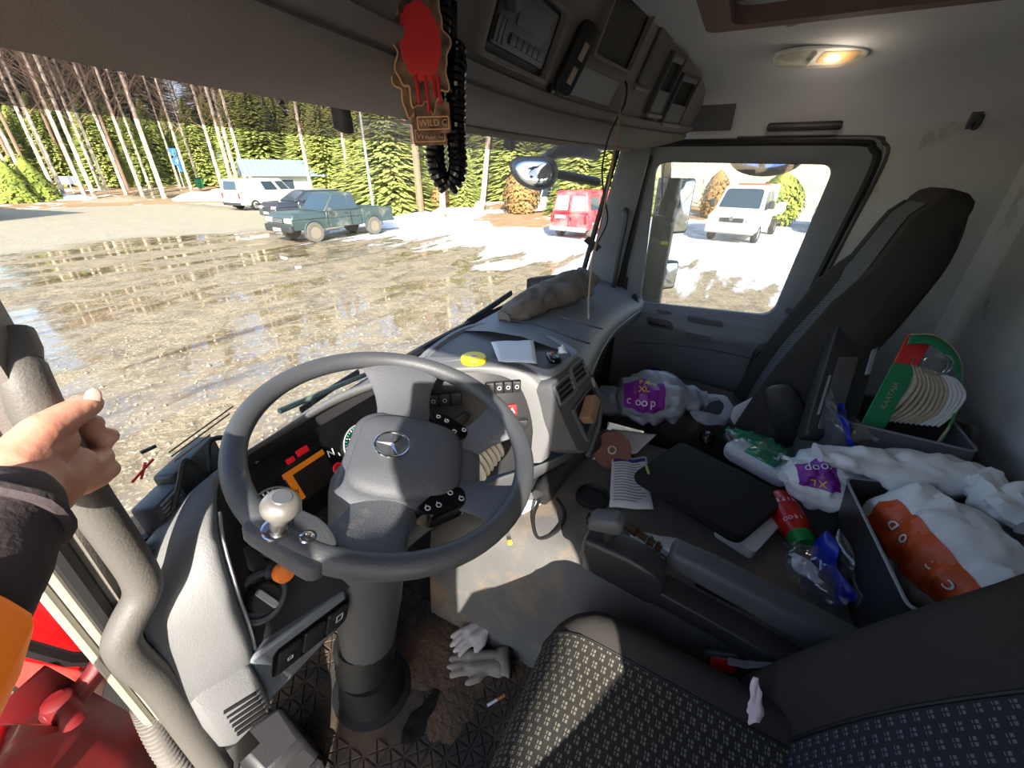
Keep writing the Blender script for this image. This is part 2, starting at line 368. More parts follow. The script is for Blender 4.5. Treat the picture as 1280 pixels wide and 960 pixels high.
# ---------------------------------------------------------------- left pillar, seal strips
pL = thing('trim_4', loc=(-.95, .5, .6))
q = MB(); rows = []
for t in [i/10 for i in range(11)]:
    z = .62+.83*t; yw = .665-.14*t; xw = -.868-.02*t; yo = .585-.075*t; xo = -.948
    rows.append([(xw, yw, z), (xw-.012, yw-.03, z), (xw-.03, yw-.055, z), (xo+.02, yo-.01, z), (xo, yo, z), (xo-.015, yo+.06, z), (xw-.02, yw+.03, z)])
q.loft(rows, cu=True, caps=True); q.build('pillar_cover', 'trim_grey', pL)
for k, (dx, mt, rr) in enumerate(((-.944, 'rubber', .010), (-.956, 'seal_light', .006), (-.968, 'seal_light', .006))):
    MB().tube([(dx, .588-.08*t+.004*k, .50+.93*t) for t in [i/8 for i in range(9)]], rr, 8).build('weather_strip', mt, pL)
# ---------------------------------------------------------------- dashboard
wall_f = struct(MB().box((0, .92, .35), (2.1, .04, .70)).build('wall_front', 'carpet'))
def rect(w, h, r=.004, seg=3): return rpoly([(-w/2, -h/2), (w/2, -h/2), (w/2, h/2), (-w/2, h/2)], r, seg)
def plate(name, w, h, d, M, mat, parent, r=.004, rnd=.0012, **k): return MB().slab(rect(w, h, r), -.001, d, min(rnd, d*.45), M=M).build(name, mat, parent, **k)
dash = thing('dashboard', 'dark grey moulded dashboard wrapping around the steering wheel below the windshield', 'dashboard', loc=(-.4, .6, .6))
lip = [(-.857, .515, .635), (-.853, .505, .70), (-.845, .508, .80), (-.82, .545, .875), (-.765, .612, .905), (-.66, .635, .902), (-.5, .645, .902), (-.36, .615, .893), (-.26, .56, .881), (-.195, .48, .878), (-.163, .40, .869), (-.155, .348, .83), (-.148, .318, .71), (-.155, .335, .60)]
outer = [(-.925, .53, .555), (-.938, .525, .66), (-.93, .545, .78), (-.905, .59, .83), (-.86, .63, .862), (-.7, yb(.7)-.01, .866), (-.5, yb(.5)-.01, .868), (-.36, yb(.36)-.01, .868), (-.235, yb(.2)-.015, .868), (-.14, .50, .872), (-.12, .40, .866), (-.118, .345, .83), (-.115, .312, .71), (-.115, .325, .60)]
bot = [(-.857, .53, .625), (-.853, .53, .62), (-.84, .53, .618), (-.81, .525, .615), (-.77, .515, .612), (-.68, .503, .61), (-.55, .50, .605), (-.45, .495, .60), (-.36, .475, .60), (-.28, .445, .595), (-.23, .41, .59), (-.19, .38, .59), (-.175, .365, .59), (-.165, .35, .59)]
lipC, outC, botC = catmull(lip, 4), catmull(outer, 4), catmull(bot, 4); cen = V((-.5, .56, .74)); n = len(lipC)
m1, m2, inn, inn2 = [], [], [], []
for i in range(n):
    a, b = outC[i], lipC[i]; k = min(1, i/8, (n-1-i)/8)*(1 if i < 24 else max(0, 1-(i-24)/5))
    m1.append(a.lerp(b, .45)+V((0, 0, .014*k))); m2.append(a.lerp(b, .88)+V((0, 0, .008*k)))
    d = (cen-b).normalized(); inn.append(b+d*.012+V((0, .012, -.006))); inn2.append(b+d*.02+V((0, .03, -.008)))
sh = MB(); sh.loft([outC, m1, m2, lipC, inn, inn2]); sh.build('hood', 'dash_grey', dash, sub=1, sharp=0)
fc = MB(); fc.loft([[inn2[i].lerp(botC[i], t) for i in range(n)] for t in (0, .25, .5, .75, 1)]); fc.build('instrument_face', 'plastic_black', dash, sharp=0)
# left end cheek and its footing
ck = MB(); rows = []
side = [(.53, .635), (.515, .60), (.52, .52), (.555, .46), (.66, .44), (.72, .55), (.73, .70), (.68, .84)]
ck.loft([[(-.858, y, z) for y, z in [(.505, .64), (.50, .60), (.505, .53), (.54, .475), (.66, .45), (.72, .55), (.73, .70), (.69, .86)]],
         [(-.915, y, z) for y, z in [(.515, .66), (.508, .60), (.515, .52), (.55, .465), (.66, .44), (.72, .55), (.73, .70), (.68, .85)]],
         [(-.938, y, z) for y, z in [(.525, .66), (.52, .60), (.53, .53), (.56, .48), (.66, .45), (.71, .55), (.72, .70), (.66, .82)]]], cu=True, caps=True)
ck.build('end_cheek', 'dash_grey', dash, bevel=.018, seg=3)
for k in range(6):
    MB().tube([(-.912, .509+.0005*k, .610-.014*k), (-.872, .5005+.0008*k, .596-.014*k)], .0035, 6).build('vent_slit', 'black', dash)
MB().loft([[(-.945, .54, .78), (-.90, .535, .70)], [(-.95, .55, .6), (-.90, .545, .58)], [(-.955, .60, .35), (-.88, .60, .33)]]).build('side_flap', 'dash_grey', dash, solid=.006)
# bezel line round the instrument face
MB().tube([p+V((.002, -.001, 0)) for p in inn[:14]], .0025, 6).build('bezel_line', 'grey_mid', dash)
# knee panel with its switch strip
kp = [(-.862, .512, .652), (-.69, .498, .615), (-.668, .545, .475), (-.86, .542, .488)]
kn = MB(); kb = [V(p)+V((0, .04, -.01)) for p in kp]; kn.add(kp+[tuple(p) for p in kb], [(0, 1, 2, 3), (7, 6, 5, 4), (0, 4, 5, 1), (1, 5, 6, 2), (2, 6, 7, 3), (3, 7, 4, 0)])
knee = kn.build('knee_panel', 'plastic', dash, bevel=.008)
ku = (V(kp[1])-V(kp[0])).normalized(); kv = (V(kp[0])-V(kp[3])).normalized(); kn_ = ku.cross(kv).normalized(); kv = kn_.cross(ku)
KM = frame((V(kp[0])+V(kp[1])+V(kp[2])+V(kp[3]))/4, ku, kv, kn_)
MB().slab(rect(.150, .072, .016, 5), -.002, .004, .002, M=KM @ tr(.008, .008, 0)).build('switch_strip', 'black_gloss', knee)
for k in range(3):
    plate('rocker_switch', .040, .052, .004, KM @ tr(.008-.046+.046*k, .008, .004), 'plastic_black', knee, .006)
MB().ring(rect(.014, .018, .001), rect(.010, .014, .001), 0, .0006, M=KM @ tr(.058, .012, .0088)).build('icon', 'icon', knee)
MB().ring(rect(.010, .009, .002), rect(.006, .005, .001), 0, .0006, M=KM @ tr(-.038, .006, .0088)).build('icon', 'icon', knee)
# under-dash skirt and the lower cover to the right of the column
MB().loft([[(-.93, .56, .48), (-.86, .55, .485), (-.66, .555, .47), (-.5, .56, .5), (-.36, .50, .50), (-.2, .43, .47)], [(-.93, .9, .30), (-.86, .9, .30), (-.66, .9, .30), (-.5, .9, .30), (-.36, .9, .30), (-.2, .9, .30)]]).build('under_skirt', 'plastic_black', dash, solid=.01)
lc = MB()
lc.loft([[(-.69, .50, .612), (-.50, .498, .602), (-.36, .472, .598), (-.23, .408, .588), (-.15, .335, .59), (-.04, .27, .595), (.03, .25, .62), (.06, .29, .62)],
         [(-.68, .505, .575), (-.50, .503, .562), (-.36, .478, .56), (-.23, .405, .55), (-.14, .33, .55), (-.04, .268, .565), (.035, .255, .585), (.075, .30, .59)],
         [(-.66, .55, .49), (-.50, .555, .49), (-.36, .53, .48), (-.23, .46, .47), (-.12, .40, .47), (-.02, .36, .48), (.05, .35, .5), (.10, .37, .52)]])
lc.build('lower_cover', 'plastic_dark', dash, solid=.008, sub=1)
# instrument cluster
FN = V((0, -.901, .434)); FU = V((0, .434, .901)); FX = V((1, 0, 0))
def FM(p, dz=0, roll=0): return frame(V(p)+FN*dz, FX, FU, FN) @ rot('Z', roll)
pm('screen_dark', (30, 24, 20), .3, emit=.05); pm('screen_amber', (205, 115, 20), .4, emit=.12); pm('warn_red', (215, 20, 34), .4, emit=.12); pm('dial_face', (26, 26, 28), .4); pm('tick', (220, 225, 225), .5, emit=.1); pm('tick_green', (60, 200, 170), .5, emit=.15)
cl = plate('cluster_lens', .36, .135, .004, FM((-.585, .600, .815)), 'black_gloss', dash, .03)
plate('display', .085, .062, .0015, FM((-.640, .598, .812), .004), 'screen_dark', cl, .003)
plate('display_header', .085, .010, .001, FM((-.640, .609, .8365), .006), 'screen_amber', cl, .001)
plate('display_tab', .013, .05, .001, FM((-.674, .597, .812), .006), 'screen_amber', cl, .001)
text('Y', .013, 'screen_dark', cl, FM((-.674, .594, .805), .0075))
text('Avrol 04\nAvaParn', .0075, 'tick', cl, FM((-.660, .603, .818), .0062), align='LEFT')
text('N', .020, 'tick', cl, FM((-.585, .606, .825), .005, -8)); text('I', .010, 'tick', cl, FM((-.572, .60, .816), .005))
plate('warning_lamp', .016, .010, .001, FM((-.656, .618, .853), .004), 'warn_red', cl, .002); plate('warning_lamp', .024, .012, .001, FM((-.630, .619, .856), .004), 'warn_red', cl, .002)
MB().lathe([(.012, 0), (.011, .001), (0, .001)], 20, M=FM((-.588, .590, .796), .005)).build('warning_lamp', 'warn_red', cl); MB().torus(.006, .001, 16, 5, M=FM((-.588, .590, .796), .0065)).build('icon', 'black', cl)
def dial(p, r, a0, a1, steps, mats, nums):
    M0 = FM(p, .004)
    dl = MB().lathe([(r, 0), (r, .006), (r*.94, .007), (r*.93, .002), (0, .002)], 40, M=M0).build('gauge', 'dial_face', dash)
    MB().torus(r*.97, .0016, 40, 6, M=M0 @ tr(0, 0, .007)).build('gauge_rim', 'grey_mid', dl)
    for mt in set(mats):
        t = MB()
        for i in range(steps+1):
            if mats[i % len(mats)] != mt: continue
            a = math.radians(a0+(a1-a0)*i/steps); t.box((0, r*.84, .003), (.0022, r*.11, .0008), M=M0 @ Matrix.Rotation(a, 4, 'Z'))
        t.build('tick_marks', mt, dl)
    for s, a in nums:
        a = math.radians(a); text(s, r*.22, 'tick', dl, M0 @ tr(-math.sin(a)*r*.62, math.cos(a)*r*.62, .003))
    MB().box((0, r*.36, .005), (.0022, r*.85, .001), M=M0 @ rot('Z', 105)).build('needle', 'white', dl); MB().lathe([(.006, .002), (.005, .008), (0, .008)], 14, M=M0).build('needle_cap', 'black', dl)
dial((-.52, .597, .806), .044, 120, -120, 24, ['tick_green', 'tick_green', 'tick'], [('5', 75), ('10', 35), ('15', 0), ('20', -35), ('25', -70)])
dial((-.722, .592, .797), .044, 120, -120, 20, ['tick'], [('20', 90), ('40', 45), ('60', 0), ('80', -45), ('100', -90)])
for k in range(4): plate('cluster_button', .014, .008, .004, FM((-.665+.024*k, .566, .742)), 'plastic_black', dash, .002)
# head-lamp rotary, orange knob, small rockers on the lower left of the face
RM = FM((-.804, .545, .712), .004)
rt = MB().lathe([(.040, 0), (.040, .006), (.036, .009), (.031, .008), (.030, .002), (0, .002)], 36, M=RM).build('lamp_rotary_bezel', 'plastic_dark', dash)
rk = MB().lathe([(.024, 0), (.023, .020), (.020, .024), (0, .024)], 28, M=RM).build('rotary_knob', 'plastic_black', rt); MB().slab(rect(.010, .042, .004), 0, .009, .003, M=RM @ tr(0, 0, .022) @ rot('Z', 15)).build('rotary_grip', 'grey_mid', rt)
OM = FM((-.768, .553, .727), .003)
ok = MB().lathe([(.021, 0), (.020, .01), (.017, .012)], 24, M=OM).build('push_knob_collar', 'plastic_black', dash); pm('orange_knob', (222, 120, 52), .4)
MB().lathe([(.009, .01), (.009, .022), (.0155, .024), (.0165, .034), (.014, .040), (0, .042)], 24, M=OM).build('push_knob', 'orange_knob', ok, label='orange push knob')
MB().slab(rect(.024, .05, .008), -.001, .005, .002, M=FM((-.785, .572, .762), .004, 10)).build('rocker_switch', 'plastic_black', dash)
MB().tube([V((-.80, .59, .80)), V((-.762, .566, .745)), V((-.742, .553, .715)), V((-.70, .53, .66))], .0018, 6).build('panel_seam', 'grey_mid', dash)
# switches on the right wing of the face
WN = V((-.793, -.603, .088)).normalized(); WX = V((.605, -.796, 0)).normalized(); WU = WN.cross(WX).normalized()
def WM(p, dz=.012): return frame(V(p)+WN*dz, WX, WU, WN)
def strip(p, nsw, w, h, icons):
    s = plate('switch_row', w, h, .006, WM(p), 'black_gloss', dash, .004)
    for k in range(nsw):
        c = tr((k-(nsw-1)/2)*w/nsw, 0, .006)
        sw = plate('rocker_switch', w/nsw*.9, h*.86, .004, WM(p) @ c, 'plastic_black', s, .003)
        if k in icons: MB().torus(.0045, .0009, 12, 5, M=WM(p) @ c @ tr(0, 0, .0045)).build('icon', 'icon', s)
strip((-.30, .555, .822), 4, .11, .034, (0, 1, 2)); strip((-.20, .432, .842), 4, .088, .032, (1, 2, 3))
hz = plate('hazard_switch', .024, .03, .006, WM((-.195, .410, .778)), 'red', dash, .003, label='red hazard warning switch')
MB().prism([(-.008, -.006), (.008, -.006), (0, .009)], 0, .001, M=WM((-.195, .410, .778), .018)).build('icon', 'white', hz); MB().prism([(-.004, -.004), (.004, -.004), (0, .004)], 0, .0016, M=WM((-.195, .410, .778), .018)).build('icon', 'red', hz)
strip((-.195, .405, .735), 3, .075, .03, ())
ig = MB().lathe([(.030, 0), (.030, .006), (.026, .009), (.024, .003), (0, .003)], 28, M=WM((-.247, .468, .700))).build('control_dial', 'plastic_dark', dash); MB().slab(rect(.011, .042, .004), .003, .016, .003, M=WM((-.247, .468, .700)) @ rot('Z', 20)).build('dial_grip', 'plastic_black', ig)

# tray on the dash top
tray = dash
tp = [(-.245, .655), (-.10, .70), (.05, .70), (.12, .63), (.10, .45), (.03, .325), (-.03, .315), (-.125, .335), (-.12, .42), (-.15, .53)]
tpc = [(p.x, p.y) for p in catmull([(a, b, 0) for a, b in tp], 4, closed=True)]; cx, cy = -.04, .5
def scl(k): return [(cx+(x-cx)*k, cy+(y-cy)*k) for x, y in tpc]
t = MB(); t.loft([[(x, y, .84) for x, y in scl(1.03)], [(x, y, .866) for x, y in scl(1.03)], [(x, y, .874) for x, y in scl(1.0)], [(x, y, .872) for x, y in scl(.95)], [(x, y, .862) for x, y in scl(.93)], [(x, y, .861) for x, y in scl(.5)]], cu=True, caps=True)
t.build('tray_body', 'plastic', tray)
MB().loft([[(x, y, .8635) for x, y in scl(.92)], [(x, y, .864) for x, y in scl(.3)]], cu=True, caps=True).build('tray_liner', 'plastic_dark', tray)

# passenger side of the dash
pd = dash
cols = []
for i in range(13):
    s = i/12; x = .02+.98*s
    front = .275+.05*math.sin(s*PI*.9)+.02*s; zf = .815-.07*s
    wy = min(yb(x)-.01, .70)
    cols.append([(x, wy, .866), (x, wy-.10, .882-.03*s*s), (x, (wy+front)/2, .885-.055*s), (x, front+.05, zf+.045), (x, front+.008, zf+.02), (x, front, zf-.01), (x, front+.01, zf-.06), (x, front+.05, zf-.085), (x, front+.13, zf-.13), (x, front+.17, .35), (x, .88, .05)])
MB().loft(cols).build('moulding', 'plastic', pd, sharp=60)
MB().tube(catmull([(.12, .62, .885), (.13, .50, .889), (.10, .36, .878), (.12, .31, .862)], 6), .003, 6).build('lid_seam', 'plastic_black', pd)
MB().tube(catmull([(.40, .60, .887), (.27, .48, .884), (.25, .36, .872), (.31, .325, .845)], 6), .003, 6).build('lid_seam', 'plastic_dark', pd)
MB().tube([(x, .2725+.05*math.sin((x-.02)/.98*PI*.9)+.02*(x-.02)/.98, .80-.07*(x-.02)/.98) for x in [.05+.09*k for k in range(11)]], .004, 6).build('edge_bead', 'grey_mid', pd)

# vent panel at the right end of the wing
vp = dash
VN = V((-.119, -.913, .391)).normalized(); VX = V((1, -.12, .04)).normalized(); VX = (VX-VN*VX.dot(VN)).normalized(); VU = VN.cross(VX)
VO = V((-.062, .28, .79))
VM = frame(VO, VX, VU, VN)
pts = [(-.105, .075), (.07, .087), (.098, .03), (.098, -.06), (.085, -.10), (-.04, -.165), (-.085, -.13), (-.10, -.03)]
pp = rpoly(pts, .02, 4)
b = MB(); b.loft([[(x*1.0, y, -.09) for x, y in pp], [(x, y, -.012) for x, y in pp], [(x*.97, y*.97, 0) for x, y in pp]], cu=True, caps=True, M=VM); b.build('panel_body', 'plastic_dark', vp)
def vent(cx, cy, w, h):
    v = MB().ring(rect(w, h, .008), rect(w-.01, h-.01, .006), 0, .006, M=VM @ tr(cx, cy, 0)).build('vent_frame', 'plastic', vp)
    MB().box((cx, cy, .0), (w-.01, h-.01, .002), M=VM).build('vent_throat', 'black', v)
    for k in range(4): MB().box((0, 0, 0), (w-.012, .010, .0022), M=VM @ tr(cx, cy-h/2+h*(k+.5)/4, .004) @ rot('X', 35)).build('vent_slat', 'plastic_dark', v)
    MB().lathe([(.007, 0), (.007, .005), (.003, .007)], 12, M=VM @ tr(cx+w*.3, cy-h/2+.002, .004)).build('vent_wheel', 'steel', v)
vent(-.050, .035, .086, .056); vent(.038, .045, .078, .056)
MB().box((-.005, .040, .004), (.008, .062, .010), M=VM).build('vent_divider', 'plastic_dark', vp, bevel=.003)
at = MB(); A = rpoly([(-.055, -.022), (.085, -.008), (.09, -.062), (-.035, -.135)], .012, 4); B2 = [(x*.9+.002, y*.88-.006) for x, y in A]
at.ring(A, B2, -.001, .010, M=VM); ash = at.build('ashtray_rim', 'plastic_dark', vp); MB().prism(B2, -.002, .0008, M=VM).build('ashtray_floor', 'black', ash)
MB().torus(.012, .003, 18, 6, M=VM @ tr(.078, -.004, .012) @ rot('Y', 20)).build('lighter_socket', 'grey_mid', vp)
MB().lathe([(.026, 0), (.026, .003), (.024, .005), (0, .005)], 28, M=frame((-.128, .302, .722), WX, WU, WN) @ tr(0, 0, .004)).build('round_cover', 'plastic', vp)
MB().tube([VM @ V(p) for p in [(-.04, -.172, -.004), (.05, -.125, .004), (.10, -.08, .002), (.108, -.02, -.004)]], .007, 8).build('lower_lip', 'plastic_dark', vp)
# ---------------------------------------------------------------- steering column and wheel
colm = thing('steering_column', 'dark plastic steering column rising from a ribbed boot on the footwell floor', 'steering column', loc=(-.61, .64, 0))
def oval(c, a, b, ax=V((1, 0, 0)), ay=V((0, .88, .47)), n=20): return [V(c)+ax*a*math.cos(2*PI*k/n)+ay*b*math.sin(2*PI*k/n) for k in range(n)]
Y = V((0, 1, 0))
MB().loft([oval((-.60, .435, .875), .075, .06, ay=V((0, .95, .3))), oval((-.60, .46, .83), .09, .075, ay=V((0, .95, .3))), oval((-.60, .50, .72), .088, .07, ay=Y), oval((-.602, .53, .60), .082, .07, ay=Y), oval((-.607, .565, .42), .075, .072, ay=Y), oval((-.612, .60, .25), .066, .066, ay=Y)], cu=True, caps=True).build('shroud', 'plastic_dark', colm)
bt = MB(); rr = []
for k in range(9):
    z = .27-.02*k; g = .072 + (.006 if k % 2 else -.002); rr.append(oval((-.613, .605+.004*k, z), g, g, ay=Y))
bt.loft(rr, cu=True, caps=True); bt.build('ribbed_boot', 'rubber', colm)
MB().loft([oval((-.615, .625, .12), .075, .08, ay=Y), oval((-.615, .63, .05), .082, .088, ay=Y), oval((-.615, .632, .016), .088, .095, ay=Y), oval((-.615, .632, .012), .105, .112, ay=Y), oval((-.615, .632, .003), .105, .112, ay=Y)], cu=True, caps=True).build('boot_base', 'rubber', colm)
MB().lathe([(.014, 0), (.014, .006), (.009, .008), (0, .004)], 14, M=frame((-.575, .462, .60), (1, 0, 0), (0, .2, 1), (0, -1, .2))).build('ignition_lock', 'steel', colm)
# right stalk with its folded boot, lit through the wheel
sk = MB(); rr = []
ax = V((.9, -.2, .15)).normalized(); a1 = ax.orthogonal().normalized(); a2 = ax.cross(a1)
for k in range(13):
    g = .034-.001*k+(.004 if k % 2 else -.002); p = V((-.345, .44, .68))+ax*(.008*k); rr.append([p+a1*g*math.cos(2*PI*j/14)*1.25+a2*g*math.sin(2*PI*j/14) for j in range(14)])
sk.loft(rr, cu=True, caps=True); pm('boot_grey', (205, 196, 180), .7); sk.build('gaiter', 'boot_grey', colm, label='pale folded rubber gaiter')
MB().capsule([(-.50, .47, .80), (-.40, .47, .80), (-.34, .475, .795), (-.30, .48, .79)], [.011, .010, .012, .012]).build('stalk', 'plastic_black', colm)

pm('wheel_black', (72, 74, 78), .5, bump=.3, bscale=350, var=.2, vscale=12); pm('wheel_hub', (84, 86, 91), .6, bump=.5, bscale=420, var=.15, vscale=10, dirt=(138, 130, 122), dscale=14, dlo=.6, dhi=.8)
WC = V((-.596, .41, .934)); wn = V((.0142, -.302, .953)).normalized(); wu = V((.9989, .047, 0)).normalized(); wv = wn.cross(wu)
wheel = thing('steering_wheel', 'black four-spoke truck steering wheel with a star emblem on the hub', 'steering wheel', loc=WC)
W0 = frame(WC, wu, wv, wn); WR = W0 @ rot('Z', 30)
MB().torus(.2165, .0162, 72, 14, M=W0).build('rim', 'wheel_black', wheel)
for a, wdt in ((7, (.055, .05, .05, .066, .098)), (173, (.055, .05, .05, .066, .098)), (-62, (.04, .036, .032, .038, .058)), (-118, (.04, .036, .032, .038, .058))):
    a = math.radians(a); d = V((math.cos(a), math.sin(a), 0)); o = V((0, -.02, 0))
    path = [o+d*.05+V((0, 0, -.055)), o+d*.10+V((0, 0, -.052)), d*.145+o*.6+V((0, 0, -.038)), d*.185+o*.3+V((0, 0, -.016)), d*.2165+V((0, 0, -.002))]
    m = MB(); rows = []; pr_ = d.cross(V((0, 0, 1)))
    for p, wd, th in zip(path, wdt, (.016, .015, .013, .012, .008)):
        rows.append([p+pr_*wd*math.cos(2*PI*k/14)+V((0, 0, 1))*th*math.sin(2*PI*k/14) for k in range(14)])
    m.loft(rows, cu=True, caps=True, M=WR); m.build('spoke', 'wheel_hub', wheel, sub=1)
hub = rpoly([(-.085, .075), (.085, .075), (.112, .03), (.100, -.07), (.06, -.150), (-.06, -.150), (-.100, -.07), (-.112, .03)], .03, 4)
def lev(poly, k, z, cy=-.03): return [(x*k, cy+(y-cy)*k, z) for x, y in poly]
MB().loft([lev(hub, .8, -.09), lev(hub, .97, -.075), lev(hub, 1, -.06), lev(hub, 1, -.048), lev(hub, .95, -.040), lev(hub, .85, -.036)], cu=True, caps=True, M=WR).build('hub', 'wheel_hub', wheel)
bag = rpoly([(-.075, .062), (.075, .062), (.092, .0), (.076, -.115), (-.076, -.115), (-.092, .0)], [.03, .03, .05, .05, .05, .05], 5)
MB().loft([lev(bag, 1, -.042), lev(bag, 1.0, -.034), lev(bag, .965, -.028), lev(bag, .86, -.022), lev(bag, .6, -.017), lev(bag, .3, -.015)], cu=True, caps=True, M=WR).build('airbag_cover', 'wheel_hub', wheel)
EM = WR @ tr(0, .004, -.015)
em = MB().torus(.0275, .0022, 36, 8, M=EM).build('emblem_ring', 'chrome', wheel)
st = MB()
for k in range(3):
    st.add([(0, .0265, .001), (-.0042, 0, .0005), (.0042, 0, .0005), (0, 0, .004)], [(0, 1, 3), (0, 3, 2), (0, 2, 1), (1, 2, 3)], EM @ rot('Z', 120*k))
st.build('emblem_star', 'chrome', em, sharp=5)
MB().lathe([(.0255, 0), (.0255, .0006), (0, .0006)], 30, M=EM @ tr(0, 0, -.001)).build('emblem_disc', 'wheel_black', em)
for sx in (-1, 1):
    pod = rpoly([(sx*.052, -.088), (sx*.108, -.045), (sx*.118, -.075), (sx*.083, -.128), (sx*.055, -.122)], .012, 4)
    P = MB().loft([[(x, y, -.060) for x, y in pod], [(x, y, -.034) for x, y in pod], [(sx*.083+(x-sx*.083)*.92, -.09+(y+.09)*.92, -.030) for x, y in pod]], cu=True, caps=True, M=WR).build('button_pod', 'black_gloss', wheel)
    for dx, dy in ((.070, -.098), (.095, -.082), (.078, -.116), (.103, -.066)):
        MB().torus(.0038, .0009, 10, 5, M=WR @ tr(sx*dx, dy, -.0295)).build('icon', 'icon', P); MB().box((sx*dx+.003, dy+.003, -.0295), (.005, .0012, .0012), M=WR).build('icon', 'icon', P)
# spinner knob clamped to the rim
pm('knob_grey', (150, 146, 140), .35, metal=.6); pm('knob_cap', (120, 122, 128), .3, metal=.5)
KA = W0 @ rot('Z', 180)
ck_ = MB(); ck_.loft([oval((.235, .06, -.002), .004, .018, V((0, 0, 1)), V((1, 0, 0))), oval((.222, .03, .0), .020, .022, V((0, 0, 1)), V((1, 0, 0))), oval((.212, -.0, .002), .022, .030, V((0, 0, 1)), V((1, 0, 0))), oval((.200, .0+.045, .004), .018, .03, V((0, 0, 1)), V((1, 0, 0)))], cu=True, caps=True, M=KA)
clamp = MB().slab(rpoly([(.186, -.03), (.238, -.04), (.232, .075), (.19, .075), (.172, .03)], .02, 4), -.018, .012, .008, M=KA).build('knob_clamp', 'wheel_black', wheel)
spin = MB().lathe([(.009, .01), (.009, .034), (.011, .036), (.0165, .040), (.0205, .047), (.021, .053), (.0175, .0605), (.012, .064), (.0, .065)], 28, M=KA @ tr(.217, .002, 0) @ rot('Y', -8)).build('spinner_knob', 'knob_grey', wheel, label='brushed metal mushroom spinner knob')
MB().lathe([(.011, .0645), (.010, .0655), (0, .0658)], 24, M=KA @ tr(.217, .002, 0) @ rot('Y', -8)).build('knob_cap', 'knob_cap', spin)
MB().lathe([(.016, .010), (.016, .016), (.012, .018)], 24, M=KA @ tr(.217, .002, 0)).build('knob_collar', 'chrome', spin)
MB().lathe([(.009, .01), (.009, .015), (.006, .017), (.005, .014), (0, .014)], 18, M=KA @ tr(.206, .036, 0)).build('clamp_bolt', 'chrome', wheel)

# ---------------------------------------------------------------- footwell
mat_ = thing('rubber_floor_mat', 'dirty black rubber mat with crossed square tread in the driver footwell', 'floor mat', loc=(-.62, .5, 0))
MB().prism(rpoly([(-.93, .02), (-.345, .02), (-.345, .60), (-.36, .90), (-.93, .90)], .05), .0, .006).build('mat_sheet', 'rubber_mat', mat_)
em_ = MB(); S = .046
for i in range(13):
    for j in range(19):
        x0 = -.925+S*i; y0 = .03+S*j
        if (x0+S/2+.615)**2+(y0+S/2-.632)**2 < .135**2: continue
        c = V((x0+S/2, y0+S/2, .006))
        for a in range(4):
            p, q_ = [(-1, -1), (1, -1), (1, 1), (-1, 1)][a], [(1, -1), (1, 1), (-1, 1), (-1, -1)][a]
            tri = [c+V((p[0]*S*.46, p[1]*S*.46, 0)), c+V((q_[0]*S*.46, q_[1]*S*.46, 0)), c]; g = (tri[0]+tri[1]+tri[2])/3
            b0 = [g+(t-g)*.90 for t in tri]; b1 = [g+(t-g)*.72+V((0, 0, .004)) for t in tri]
            em_.add(b0+b1, [(3, 4, 5), (0, 1, 4, 3), (1, 2, 5, 4), (2, 0, 3, 5)])
em_.build('tread', 'rubber_mat', mat_, kind='stuff', sharp=5)
pm('mud', (96, 78, 62), .9, bump=.8, bscale=60, var=.45, vscale=14); pm('wet_black', (30, 27, 26), .4, bump=.5, bscale=40, var=.3, vscale=20)
def blob(name, cx, cy, rx, ry, h, mat, parent, seed, z=.009, n=26):
    rows = []
    for k, s in enumerate((1, .8, .5, .2)):
        rows.append([(cx+rx*s*math.cos(2*PI*j/n)*(1+.35*noise.noise(V((math.cos(2*PI*j/n)*2, math.sin(2*PI*j/n)*2, seed)))), cy+ry*s*math.sin(2*PI*j/n)*(1+.35*noise.noise(V((math.cos(2*PI*j/n)*2, math.sin(2*PI*j/n)*2, seed+5)))), z+h*(0, .7, .95, 1)[k]) for j in range(n)])
    return MB().loft(rows, cu=True, caps=True).build(name, mat, parent)
blob('mud_cake', -.46, .50, .10, .15, .005, 'mud', mat_, 1); blob('mud_cake', -.55, .40, .09, .06, .005, 'mud', mat_, 2)
blob('wet_patch', -.57, .44, .06, .04, .003, 'wet_black', mat_, 3); blob('wet_patch', -.47, .42, .045, .05, .004, 'wet_black', mat_, 4); blob('wet_patch', -.63, .46, .05, .03, .003, 'wet_black', mat_, 7)
pd_ = thing('foot_rest', 'worn black foot rest pedal at the left of the footwell', 'pedal', loc=(-.85, .7, 0))
MB().add([(-.90, .62, .012), (-.79, .60, .012), (-.77, .74, .012), (-.90, .78, .012), (-.895, .66, .11), (-.80, .645, .10), (-.785, .74, .15), (-.895, .775, .16)], [(0, 3, 2, 1), (4, 5, 6, 7), (0, 1, 5, 4), (1, 2, 6, 5), (2, 3, 7, 6), (3, 0, 4, 7)]).build('wedge', 'plastic_black', pd_, bevel=.015)
MB().box((-.815, .61, .03), (.03, .02, .04)).build('foot', 'plastic_black', pd_, bevel=.005)

